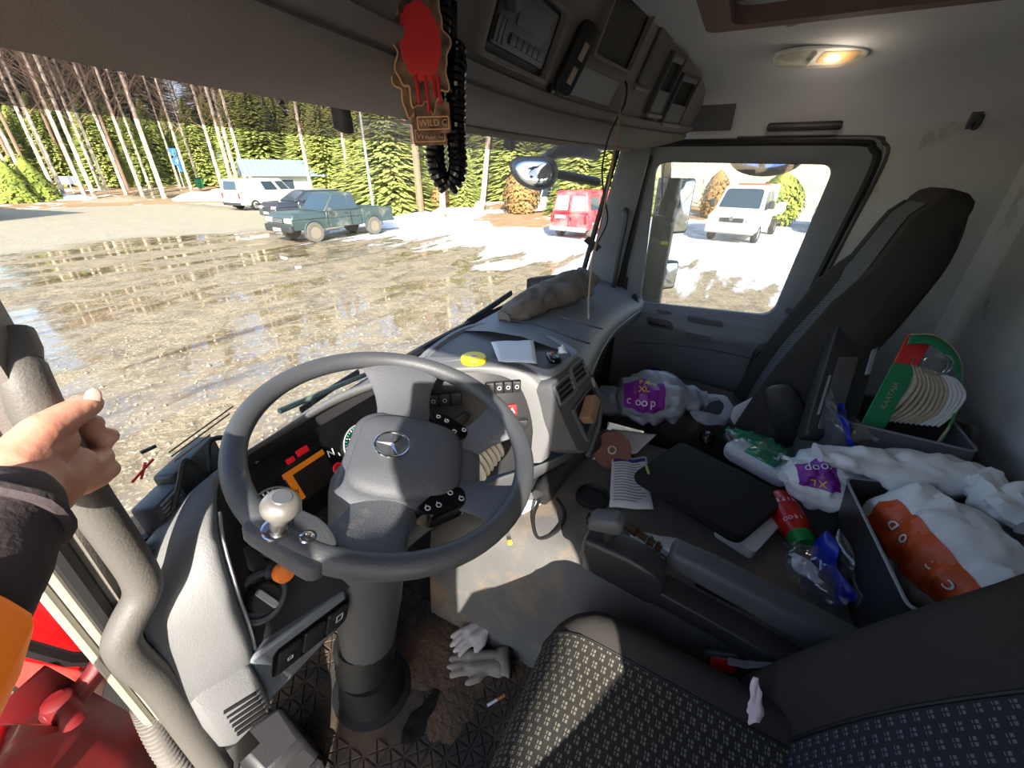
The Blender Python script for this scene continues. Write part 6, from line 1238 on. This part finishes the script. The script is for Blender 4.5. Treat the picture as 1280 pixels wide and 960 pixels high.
# ---------------------------------------------------------------- buildings, signs, poles
pm('roof_metal', (136, 160, 166), .45, metal=.2); pm('wall_pale', (196, 200, 204), .8); pm('wall_dark', (122, 128, 132), .8)
t = thing('shelter_building', 'small pale building with a ribbed grey-green gable roof behind the white van', 'building', loc=(26.6, 37.0, GZ), rz=-28)
vbox(t, 'wall', (0, 0, 1.1), (6.8, 3.2, 2.2), 'wall_pale', 0); MB().add([(-3.4, -1.6, 2.2), (-3.4, 1.6, 2.2), (-3.4, 0, 3.0), (3.4, -1.6, 2.2), (3.4, 1.6, 2.2), (3.4, 0, 3.0)], [(0, 1, 2), (3, 5, 4), (0, 3, 4, 1), (0, 2, 5, 3), (1, 4, 5, 2)]).build('gable', 'wall_dark', t, local=True)
rf = MB().add([(-4.1, -2.3, 2.0), (4.1, -2.3, 2.0), (4.1, 0, 3.15), (-4.1, 0, 3.15), (-4.1, 2.3, 2.0), (4.1, 2.3, 2.0), (-4.1, -2.3, 2.12), (4.1, -2.3, 2.12), (4.1, 0, 3.27), (-4.1, 0, 3.27), (-4.1, 2.3, 2.12), (4.1, 2.3, 2.12)], [(0, 1, 2, 3), (3, 2, 5, 4), (6, 9, 8, 7), (9, 10, 11, 8), (0, 6, 7, 1), (4, 5, 11, 10), (0, 3, 9, 6), (3, 4, 10, 9), (1, 7, 8, 2), (2, 8, 11, 5)]).build('roof', 'roof_metal', t, local=True)
for k in range(21): MB().box((-4.0+.4*k, -1.15, 2.71), (.06, 2.57, .06), M=Matrix.Identity(4)).build('x', 'roof_metal') if False else MB().tube([(-4.0+.4*k, -2.3, 2.14), (-4.0+.4*k, 0, 3.29)], .04, 4).build('roof_rib', 'roof_metal', rf, local=True)
vbox(t, 'door', (1.8, -1.62, 1.0), (1.0, .06, 2.0), 'wall_dark', 0); vbox(t, 'window', (-1.0, -1.62, 1.3), (1.4, .06, .8), 'car_glass', 0)
t = thing('shade_block', 'added pale block out of view at the left that casts the road shadow', 'building', loc=(2.4, 37.5, GZ), rz=10); vbox(t, 'wall', (0, 0, 1.6), (5, 9, 3.2), 'wall_pale', 0); vbox(t, 'roof', (0, 0, 3.3), (5.6, 9.6, .2), 'roof_metal', 0)  # unseen block added beyond the left edge to throw a shadow on the road
pm('sign_blue', (40, 110, 200), .4); pm('pole_grey', (170, 174, 172), .5)
t = thing('road_sign', 'blue road signs on a grey post at the forest edge', 'sign', loc=(24.3, 51.0, gh_(24.3, 51)), rz=-25); MB().tube([(0, 0, 0), (0, 0, 3.4)], .04, 8).build('post', 'pole_grey', t, local=True)
MB().prism([(-.28, 2.9), (.28, 2.9), (.28, 3.55), (-.28, 3.55)], -.02, .02, M=rot('X', 90)).build('sign_plate', 'sign_blue', t, local=True); MB().lathe([(.4, -.02), (.4, .02), (0, .02)], 24, M=tr(.1, -.05, 2.4) @ rot('X', 90)).build('sign_plate', 'sign_blue', t, local=True); MB().prism([(.0, 1.5), (.6, 1.5), (.6, 1.95), (.0, 1.95)], -.02, .02, M=rot('X', 90)).build('sign_plate', 'sign_blue', t, local=True); MB().prism([(-.05, -.22), (.05, -.22), (.05, .05), (.14, .05), (0, .25), (-.14, .05), (-.05, .05)], .03, .04, M=tr(.1, -.05, 2.4) @ rot('X', 90)).build('arrow', 'white', t, local=True)
t = thing('road_sign', 'single blue sign plate beside the shelter roof', 'sign', loc=(27.5, 48.5, gh_(27.5, 48.5)), rz=-25); MB().tube([(0, 0, 0), (0, 0, 3.3)], .035, 8).build('post', 'pole_grey', t, local=True); MB().prism([(-.35, 2.5), (.35, 2.5), (.35, 3.2), (-.35, 3.2)], -.02, .02, M=rot('X', 90)).build('sign_plate', 'sign_blue', t, local=True)
t = thing('waste_bin', 'small green waste bin below the blue road signs', 'bin', loc=(24.0, 47.5, gh_(24, 47.5))); pm('bin_green', (20, 110, 70), .5); vbox(t, 'drum', (0, 0, .75), (.5, .5, .8), 'bin_green', .05); vbox(t, 'post', (0, 0, .2), (.08, .08, .4), 'pole_grey', 0); vbox(t, 'lid', (0, 0, 1.18), (.56, .56, .06), 'bumper_black', .01)
t = thing('lamp_post', 'thin pale lamp post rising behind the pickup bed', 'lamp post', loc=(17.4, 18.4, gh_(17.4, 18.4))); MB().tube([(0, 0, 0), (0, 0, 7.5)], [.07, .045], 8).build('pole', 'pole_grey', t, local=True); MB().tube([(0, 0, 7.45), (.5, -.3, 7.6)], .04, 8).build('arm', 'pole_grey', t, local=True); vbox(t, 'lamp_head', (.7, -.42, 7.6), (.5, .2, .1), 'pole_grey', .02)
t = thing('info_board', 'small slanted info board by the hedge bed', 'sign', loc=(15.6, 51.0, gh_(15.6, 51)), rz=-30); MB().tube([(0, 0, 0), (0, 0, .9)], .05, 8).build('post', 'pole_grey', t, local=True); vbox(t, 'board', (0, 0, 1.05), (1.0, .2, .6), 'wall_pale', .02)
pm('rock', (196, 180, 150), .9, bump=.6, bscale=8, var=.3, vscale=2)
for k, (x, y, s, lb) in enumerate(((20.6, 17.9, .65, 'large pale boulder right of the pickup cab'), (21.5, 16.8, .5, 'smaller pale boulder near the trunks right of the pickup'), (19.5, 19.3, .55, 'boulder just above the pickup bed'), (23.6, 15.2, .45, 'low boulder at the foot of the pine'), (22.0, 41.5, .8, 'rubble boulder in the snow left of the white van'), (23.4, 41, .6, 'rounded rubble stone beside the white van snow patch'))):
    o = MB().ell((0, 0, 0), (s, s*.8, s*.7), 12, 8).jitter(s*.35, 1.6, k).build('boulder', 'rock', sharp=40); o.location = (x, y, gh_(x, y)+s*.35); tag(o, lb, 'boulder')
# ---------------------------------------------------------------- trees
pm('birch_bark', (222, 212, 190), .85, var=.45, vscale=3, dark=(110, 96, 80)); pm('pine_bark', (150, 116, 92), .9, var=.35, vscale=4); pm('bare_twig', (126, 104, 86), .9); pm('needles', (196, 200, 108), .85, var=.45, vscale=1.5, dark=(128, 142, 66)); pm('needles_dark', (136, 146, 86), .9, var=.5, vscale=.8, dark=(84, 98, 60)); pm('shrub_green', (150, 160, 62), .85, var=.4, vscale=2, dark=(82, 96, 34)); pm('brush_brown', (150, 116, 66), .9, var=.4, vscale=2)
def conifer_mesh(h, rad, n, seed, base=.08, up=.25):
    r_ = random.Random(seed); m = MB()
    for k in range(n):
        s = r_.random()**1.25; zc = h*(base+(1-base)*s); R = rad*(1-s)**.85+.08; a = r_.uniform(0, 2*PI); q = R*(.35+.65*r_.random()**.5); L_ = R*.30+.12; wd = L_*.30
        d = V((math.cos(a), math.sin(a), 0)); sd = V((-d.y, d.x, 0)); c = d*q+V((0, 0, zc-q*.28))
        tip = c+d*L_+V((0, 0, -L_*up+r_.uniform(-.1, .1))); m.add([c-d*L_*.5+V((0, 0, L_*.1)), c+sd*wd+V((0, 0, -.06)), tip, c-sd*wd+V((0, 0, -.06))], [(0, 1, 2), (0, 2, 3)])
    return m
def tree(name, label, cat, group, crown, cm, trunk_h, tr_r, tm, loc, branches=0, seed=0, bm='bare_twig', spread=.35):
    t = thing(name, label, cat, loc=loc, group=group); r_ = random.Random(seed)
    P = [V((.25*noise.noise(V((seed, k*.4, 0)))*k/8, .25*noise.noise(V((seed+9, k*.4, 0)))*k/8, trunk_h*k/8)) for k in range(9)]
    MB().tube(P, [tr_r*(1-.085*k) for k in range(9)], 7).build('trunk', tm, t, local=True)
    if crown: crown.build('crown', cm, t, local=True, sharp=0)
    if branches:
        b_ = MB()
        for k in range(branches):
            s = r_.uniform(.28, 1); p = P[0].lerp(P[-1], s); i = min(7, int(s*8)); p = P[i].lerp(P[i+1], s*8-i); a = r_.uniform(0, 2*PI); L_ = trunk_h*spread*(1.05-s)*r_.uniform(.5, 1)+.4; e = p+V((math.cos(a)*L_*.7, math.sin(a)*L_*.7, L_*.75)); md = p.lerp(e, .5)+V((0, 0, -.1*L_)); b_.tube([p, md, e], [tr_r*.22, tr_r*.14, .008], 4)
            for q in range(3):
                s2 = r_.uniform(.3, .95); p2 = p.lerp(e, s2); a2 = a+r_.uniform(-1.2, 1.2); l2 = L_*.4; b_.tube([p2, p2+V((math.cos(a2)*l2*.7, math.sin(a2)*l2*.7, l2*.6))], [tr_r*.1, .006], 3)
        b_.build('branches', bm, t, local=True)
    return t
def polar(px, dist):     # bearing of a picture column at the horizon, used for laying out the tree rows
    b_ = math.radians(62.7)+math.atan((px-640)/571); x, y = -.985+dist*math.sin(b_), dist*math.cos(b_); return (x, y, gh_(x, y)-.05)
cf = [tree('conifer', 'sunlit yellow-green spruce at the forest edge', 'spruce', 'sunlit spruces', conifer_mesh(9, 2.3, 3200, 1), 'needles', 8.5, .14, 'pine_bark', polar(485, 29), seed=1),
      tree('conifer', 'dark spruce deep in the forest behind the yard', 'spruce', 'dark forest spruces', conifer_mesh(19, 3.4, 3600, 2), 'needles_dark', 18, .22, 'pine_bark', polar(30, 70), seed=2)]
R2 = random.Random(11)
for px, d, s in ((455, 31, .75), (520, 31, .8), (562, 33, .75), (575, 30, .5), (640, 34, .9), (665, 33, .7), (700, 30, .9), (725, 27, .85), (745, 29, 1.0), (690, 36, 1.1), (610, 37, 1.0), (765, 26, .8), (440, 40, .9), (300, 56, 1.0), (330, 55, 1.1), (355, 57, 1.0), (385, 50, 1.0), (405, 46, 1.0), (320, 62, 1.3), (125, 60, .8), (40, 62, .75), (70, 61, .9), (95, 63, .8), (150, 62, .9), (175, 60, .7), (200, 62, .9), (225, 63, .8), (250, 60, .9), (275, 62, .9), (10, 60, .8), (540, 38, .9), (500, 42, 1.2), (780, 30, 1.0), (470, 48, 1.1), (430, 52, 1.2)):
    dup(cf[0], polar(px, d), R2.uniform(0, 360), scale=s*R2.uniform(.9, 1.1))
for k in range(34):
    px = -10+k*24+R2.uniform(-8, 8); d = R2.uniform(66, 84) if px < 420 else R2.uniform(48, 64)
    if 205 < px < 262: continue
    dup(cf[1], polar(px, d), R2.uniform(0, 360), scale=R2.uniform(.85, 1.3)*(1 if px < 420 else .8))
bi = tree('birch', 'slender bare birch in the row along the forest edge', 'birch', 'bare birches at the forest edge', None, None, 17, .15, 'birch_bark', polar(52, 52), 34, 4)
for px, d, s in ((20, 50, .9), (62, 52, 1.05), (88, 51, 1), (100, 50, 1.1), (120, 53, .9), (142, 52, 1), (163, 51, 1), (190, 49, 1.25), (228, 52, .9), (240, 54, .8), (268, 48, 1), (283, 47, 1.1), (290, 49, 1.15), (300, 47, 1.1), (5, 55, 1), (112, 56, 1), (176, 57, .9), (382, 40, 1.0), (432, 36, .9), (215, 58, .8), (345, 58, 1), (638, 36, .8), (660, 38, .8)):
    dup(bi, polar(px, d), R2.uniform(0, 360), scale=s)
bt = tree('bare_tree', 'dense bare tree filling the forest behind the birches', 'tree', 'bare forest trees', None, None, 20, .14, 'bare_twig', polar(80, 60), 60, 9, spread=.3)
for k in range(26):
    px = -20+k*27+R2.uniform(-9, 9); dup(bt, polar(px, R2.uniform(56, 66) if px < 420 else R2.uniform(42, 52)), R2.uniform(0, 360), scale=R2.uniform(.85, 1.25))
tree('pine', 'pinkish pine trunk right of the lamp post', 'pine', None, None, None, 14, .22, 'pine_bark', polar(519, 27), 16, 21); tree('pine', 'pale thick birch trunk beside the hanging cord', 'birch', None, None, None, 13, .17, 'birch_bark', polar(548, 24), 16, 22)
lt_ = tree('birch', 'pale birch leaning right between cord and front mirror', 'birch', None, None, None, 13, .17, 'birch_bark', polar(598, 27), 16, 23); lt_.rotation_euler = (math.radians(4), math.radians(7), 0)
def shrub(name, label, loc, r, h, mat, seed, n=1600, cone=False):
    r_ = random.Random(seed); m = MB()
    for k in range(n):
        a = r_.uniform(0, 2*PI); s = r_.random(); rr_ = r*((1-s)**.8 if cone else math.sin(PI*(.15+.85*s))**.6)*r_.uniform(.7, 1.05); c = V((rr_*math.cos(a), rr_*math.sin(a), h*s)); d = V((math.cos(a), math.sin(a), .4+r_.uniform(-.3, .5))).normalized(); u = d.orthogonal().normalized(); v = d.cross(u); L_ = .09*r+.04
        a2 = r_.uniform(0, 2*PI); u2 = u*math.cos(a2)+v*math.sin(a2); v2 = d.cross(u2); m.add([c-u2*L_, c+v2*L_*.6+d*.03, c+u2*L_, c-v2*L_*.6+d*.03], [(0, 1, 2, 3)])
    t = thing(name, label, 'shrub', loc=loc); m.build('foliage', mat, t, local=True, sharp=0); MB().tube([(0, 0, 0), (0, 0, h*.6)], r*.08, 6).build('stem', 'bare_twig', t, local=True); return t
shrub('hedge_cone', 'clipped yellow-green hedge cone in the bed at far left', polar(28, 50), 1.5, 3.0, 'shrub_green', 1, 2200, True); shrub('hedge_cone', 'hedge cone cut by the left picture edge', polar(0, 49), 1.4, 2.9, 'shrub_green', 2, 2200, True)
shrub('green_bush', 'round green bush to the right of the white truck', (26.8, -1.7, GZ), 1.2, 2.5, 'shrub_green', 3, 2200); shrub('brown_bush', 'brown leafy bush at the right end of the spruces', polar(650, 27), 1.1, 2.6, 'brush_brown', 4, 1800); shrub('brown_bush', 'low brown bush in front of the spruces behind the pickup', polar(545, 30), .9, 1.8, 'brush_brown', 5, 1400)
shrub('brown_bush', 'reddish bush behind the white truck', (28.5, 1.5, GZ), .8, 2.6, 'brush_brown', 8, 1600)
snowbank('snowy planting bed below the hedge cones', [(6, 47), (11, 47), (15, 46.5), (16, 49), (12, 52), (7, 52)], .3, 9)
# pale slope and thin trees beyond the passenger window
pm('pale_field', (198, 192, 156), .95, var=.25, vscale=.4, bump=.4, bscale=3)
sl2 = MB().loft([[(30+ (k-6)*0, 8-3.5*k, GZ) for k in range(14)], [(38, 10-4.2*k, GZ+1.0) for k in range(14)], [(55, 14-6*k, GZ+7) for k in range(14)], [(80, 16-8*k, GZ+14) for k in range(14)]]).build('field_slope', 'pale_field', sharp=0); sl2['kind'] = 'structure'
for px, d, s in ((790, 29, .7), (805, 31, .8), (838, 34, .8), (862, 33, .8), (880, 35, .7), (815, 40, 1.0)): dup(bi, polar(px, d), R2.uniform(0, 360), scale=s, label='thin bare birch seen through the passenger window')

ORD = ['first', 'second', 'third', 'fourth', 'fifth', 'sixth', 'seventh', 'eighth', 'ninth', 'tenth', 'eleventh', 'twelfth', 'thirteenth', 'fourteenth', 'fifteenth', 'sixteenth', 'seventeenth', 'eighteenth', 'nineteenth', 'twentieth']
ORD += ['twenty-'+w for w in ORD[:9]]+['thirtieth']+['thirty-'+w for w in ORD[:9]]
for lab, txt in (('slender bare birch in the row along the forest edge', '%s pale birch trunk from the left along the forest edge'), ('sunlit yellow-green spruce at the forest edge', '%s sunlit yellow-green spruce from the left at the forest edge'), ('thin bare birch seen through the passenger window', '%s thin birch from the left seen through the passenger window')):
    L_ = sorted([o for o in COL.objects if o.get('label') == lab], key=lambda o: math.atan2(o.location.x+.985, o.location.y))
    for k, o in enumerate(L_): o['label'] = txt % ORD[k]
# ---------------------------------------------------------------- open driver door side, grab handle, photographer
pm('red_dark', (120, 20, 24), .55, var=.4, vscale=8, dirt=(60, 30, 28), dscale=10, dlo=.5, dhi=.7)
hd = thing('pillar_grab_handle', 'long bent grey grab handle on the left windshield pillar', 'handle', loc=(-.94, .46, .6)); pm('handle_grey', (88, 85, 81), .55, bump=.3, bscale=350)
hp = catmull([(-.892, .560, 1.180), (-.901, .535, 1.151), (-.906, .528, 1.10), (-.908, .528, 1.036), (-.906, .53, .95), (-.906, .53, .895), (-.912, .53, .868), (-.932, .531, .846), (-.947, .532, .825), (-.950, .532, .80), (-.948, .534, .77), (-.944, .536, .72), (-.945, .54, .60), (-.946, .545, .45)], 7)
MB().tube(hp, [.015]*6+[.0185]*(len(hp)-6), 14).build('bar', 'handle_grey', hd); MB().lathe([(.017, 0), (.020, .012), (.020, .03)], 16, M=frame((-.899, .54, 1.157), (1, 0, 0), (0, -.7, .7), (.2, .65, .72))).build('end_mount', 'handle_grey', hd)
dr = thing('driver_door', 'red inner edge of the open driver door beside the left pillar', 'door', loc=(-1.05, .6, .2))
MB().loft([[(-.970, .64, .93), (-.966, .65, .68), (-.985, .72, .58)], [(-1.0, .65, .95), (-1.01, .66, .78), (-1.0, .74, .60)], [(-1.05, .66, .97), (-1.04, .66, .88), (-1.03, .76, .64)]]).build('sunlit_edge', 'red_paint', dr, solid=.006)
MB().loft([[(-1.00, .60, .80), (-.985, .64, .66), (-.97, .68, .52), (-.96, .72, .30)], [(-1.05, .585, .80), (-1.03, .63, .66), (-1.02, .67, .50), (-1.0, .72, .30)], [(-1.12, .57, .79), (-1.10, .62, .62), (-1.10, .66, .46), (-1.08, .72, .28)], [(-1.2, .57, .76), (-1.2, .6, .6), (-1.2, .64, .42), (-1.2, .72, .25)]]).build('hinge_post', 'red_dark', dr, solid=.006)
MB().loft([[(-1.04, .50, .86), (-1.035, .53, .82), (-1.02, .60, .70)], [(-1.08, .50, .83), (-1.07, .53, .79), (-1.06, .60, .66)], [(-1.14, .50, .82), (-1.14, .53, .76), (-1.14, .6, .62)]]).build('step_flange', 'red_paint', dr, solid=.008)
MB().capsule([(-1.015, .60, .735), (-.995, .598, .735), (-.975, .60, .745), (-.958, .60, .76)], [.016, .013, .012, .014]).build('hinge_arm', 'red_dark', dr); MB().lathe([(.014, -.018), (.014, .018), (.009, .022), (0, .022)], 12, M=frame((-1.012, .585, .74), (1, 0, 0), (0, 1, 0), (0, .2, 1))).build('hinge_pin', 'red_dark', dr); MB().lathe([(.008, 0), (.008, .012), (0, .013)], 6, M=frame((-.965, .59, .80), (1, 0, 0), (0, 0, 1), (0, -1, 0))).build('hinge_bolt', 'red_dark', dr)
MB().tube([(-1.02, .60, .90), (-1.0, .605, .83), (-.985, .61, .78), (-.965, .62, .74)], .008, 6).build('edge_seal', 'rubber', dr)
cdt = thing('cable_conduit', 'grey corrugated cable conduit running from pillar to door', 'conduit', loc=(-.98, .5, .6)); cp = catmull([(-.962, .60, .64), (-.966, .595, .62), (-.972, .585, .58), (-.976, .575, .53), (-.975, .57, .47)], 8); cr = []
MB().tube(catmull(cp, 3), [.0125+(.0022 if k % 4 < 2 else -.0012) for k in range(len(catmull(cp, 3)))], 12).build('hose', 'trim_grey', cdt)
# person: left forearm and hand closed round the grab handle
pm('skin', (226, 172, 146), .5, bump=.25, bscale=160, var=.18, vscale=14, dark=(206, 138, 116)); pm('nail', (214, 168, 158), .35); pm('sleeve', (72, 62, 64), .8, bump=.4, bscale=220, var=.25, vscale=18); pm('hivis_glow', (255, 128, 8), .5, emit=.12)  # orange band material gets a faint glow of its own, no lamp there
pr_ = thing('person', 'person in a dark work jacket with orange patch gripping the left grab handle', 'person', loc=(-1.05, .3, 1.1))
h_ = MB()
G = V((-.907, .528, 1.075)); up_h = V((.02, -.06, 1)).normalized()           # grip point on the bar and bar direction
# camera-facing axes: rt = picture right, bk = toward the camera
rt = V((.95, -.05, .1)).normalized(); bk = V((-.1, -.95, .3)).normalized()
def hp_(a, b, c): return G+rt*a+up_h*b+bk*c
wrist = hp_(-.036, -.010, .072); 
h_.capsule([hp_(-.052, -.012, .125), wrist, hp_(-.030, -.006, .055)], [.029, .027, .029], 14)
h_.capsule([hp_(-.036, -.024, .060), hp_(-.014, -.020, .042), hp_(.002, -.016, .030)], [.026, .024, .018], 12)          # back of the hand
h_.capsule([hp_(-.034, .010, .056), hp_(-.014, .014, .040), hp_(.0, .012, .028)], [.024, .021, .016], 12)
h_.capsule([hp_(-.026, .016, .052), hp_(-.004, .028, .036), hp_(.014, .031, .024), hp_(.032, .032, .012)], [.019, .016, .0135, .0115], 12)   # thumb
for k, (b, e) in enumerate(((.014, .026), (-.004, .031), (-.022, .027), (-.038, .020))):
    h_.capsule([hp_(.0, b, .028), hp_(.0+.012, b-.002, .024), hp_(.024, b-.004, .004), hp_(.020, b-.006, -.018), hp_(.002, b-.007, -.024)] if k > 1 else [hp_(-.022, b, .034), hp_(-.030, b, .006), hp_(-.020, b-.003, -.018), hp_(.004, b-.006, -.026), hp_(.022+e*.2, b-.012, -.010)], [.012, .0115, .011, .0105, .0095], 10)
h_.capsule([hp_(.030, .010, -.008), hp_(.022, .008, -.020)], [.0105, .010], 10); h_.capsule([hp_(.036, -.010, -.006), hp_(.024, -.010, -.020)], [.010, .0095], 10)
h_.build('hand', 'skin', pr_, remesh=.0028, smooth=5)
MB().ell((0, 0, 0), (.007, .0085, .002), 12, 8, M=frame(hp_(.036, .038, .020), rt*.9+up_h*.1, up_h, bk*.8+up_h*.5)).build('nail', 'nail', pr_)

# the jacket: torso, both sleeves, hood of the collar - one surface; the rest of the figure stands on the cab step outside
lw = V((-.968, .424, 1.092)); le = V((-1.14, .25, 1.05)); lsh = V((-1.36, .06, 1.23)); rsh = V((-1.47, -.20, 1.27)); rel = V((-1.28, -.13, 1.03)); rwr = V((-1.075, -.085, 1.215))
j = MB()
def limb(mb, pts, r, n_=18, w=.0, seed=0):
    P = catmull(pts, 6); m_ = len(P); R = []
    for k in range(m_):
        t_ = k/(m_-1)*(len(r)-1); i_ = min(len(r)-2, int(t_)); R.append((r[i_]*(1-t_+i_)+r[i_+1]*(t_-i_))*(1+w*noise.noise(V((k*.9, seed, 0)))))
    mb.capsule(P, R, n_)
limb(j, [lsh, (lsh+le)/2+V((.02, .02, -.02)), le, le.lerp(lw, .5)+V((.0, .0, -.008)), lw], [.078, .066, .056, .048, .040], w=.12, seed=2)
limb(j, [rsh, (rsh+rel)/2+V((0, -.03, 0)), rel, rel.lerp(rwr, .5), rwr], [.078, .066, .060, .052, .044], w=.12, seed=5)
limb(j, [V((-1.42, -.02, .62)), V((-1.42, -.02, .85)), V((-1.41, -.03, 1.08)), V((-1.42, -.09, 1.22))], [.14, .14, .15, .11])
limb(j, [V((-1.36, .05, 1.06)), V((-1.36, .06, 1.17))], [.11, .10]); limb(j, [V((-1.45, -.12, 1.08)), V((-1.45, -.15, 1.20))], [.10, .09]); limb(j, [V((-1.43, -.12, 1.24)), V((-1.45, -.21, 1.34))], [.08, .062])
j.build('jacket', 'sleeve', pr_, remesh=.009, smooth=4)
ax = (le-lw).normalized(); u = ax.orthogonal().normalized(); v = ax.cross(u); cuf = [lw+ax*.004+u*.0385*math.cos(2*PI*k/28)*(1+.05*noise.noise(V((k*.5, 1, 2))))+v*.0385*math.sin(2*PI*k/28) for k in range(28)]
MB().tube(cuf, .0055, 8, closed=True).build('cuff_hem', 'sleeve', pr_)
c1 = lw.lerp(le, .42)+V((0, 0, -.002)); MB().loft([[c1+ax*(d_-.03)+(u*math.cos(2*PI*k/30)+v*math.sin(2*PI*k/30))*(r_+.003*noise.noise(V((k*.6, d_*40, 4)))) for k in range(30)] for d_, r_ in ((.0, .046), (.006, .050), (.03, .053), (.06, .055), (.08, .052))], cu=True).build('orange_patch', 'hivis_glow', pr_, solid=.003, label='orange hi-vis band with an added glow')
lg = MB()
for yy_ in (-.11, .07): limb(lg, [V((-1.46, yy_, .66)), V((-1.43, yy_, .25)), V((-1.46, yy_, -.12))], [.105, .08, .062])
lg.build('trousers', 'sleeve', pr_, remesh=.012, smooth=4)
for yy_ in (-.11, .07): MB().capsule([(-1.50, yy_, -.125), (-1.36, yy_, -.135), (-1.29, yy_, -.15)], [.055, .048, .038], 12).build('boot', 'rubber', pr_)
hdm = MB(); hdm.ell((-1.45, -.25, 1.50), (.098, .078, .118), 24, 18); hdm.capsule([(-1.44, -.19, 1.32), (-1.445, -.24, 1.42)], [.055, .052]); hdm.ell((-1.41, -.235, 1.43), (.05, .045, .045)); hdm.capsule([(-1.355, -.205, 1.51), (-1.335, -.196, 1.475)], [.010, .014]); hdm.ell((-1.478, -.172, 1.49), (.02, .008, .03)); hdm.ell((-1.428, -.332, 1.49), (.02, .008, .03)); hdm.capsule([(-1.365, -.235, 1.43), (-1.352, -.195, 1.43)], [.008, .008])
hdm.build('head', 'skin', pr_, remesh=.005, smooth=3); pm('hair_brown', (70, 52, 40), .8, bump=.6, bscale=120)
MB().ell((-1.465, -.255, 1.535), (.105, .086, .098), 24, 14).build('hair', 'hair_brown', pr_)
for dx, dy in ((-1.363, -.235), (-1.350, -.185)): MB().ell((dx, dy, 1.512), (.010, .010, .007), 12, 8).build('eye', 'white', pr_)
rh_ = MB(); rh_.capsule([rwr, rwr+V((.035, .035, .05))], [.030, .030]); 
for k in range(4): rh_.capsule([rwr+V((.035, .035, .06))+R_*(-.03+.02*k), rwr+V((.052, .05, .085))+R_*(-.03+.02*k), rwr+V((.045, .055, .105))+R_*(-.03+.02*k)], [.011, .010, .008])
rh_.capsule([rwr+V((.02, .03, .06)), rwr+V((.03, .02, .09))-F_*.012], [.012, .009]); rh_.build('right_hand', 'skin', pr_, remesh=.003, smooth=4)
PC = V((-.985, 0, 1.315))-F_*.016-R_*.045-W_*.015
ph = MB().slab(rect(.16, .075, .01), -.0045, .0045, .002, M=frame(PC, R_, W_, -F_)).build('smartphone', 'black_gloss'); tag(ph, 'black smartphone held up by the person at the open door', 'phone')
stp = MB().box((-1.42, -.02, -.21), (.42, .6, .03)).build('cab_step', 'plastic_black', bevel=.01); stp['kind'] = 'structure'
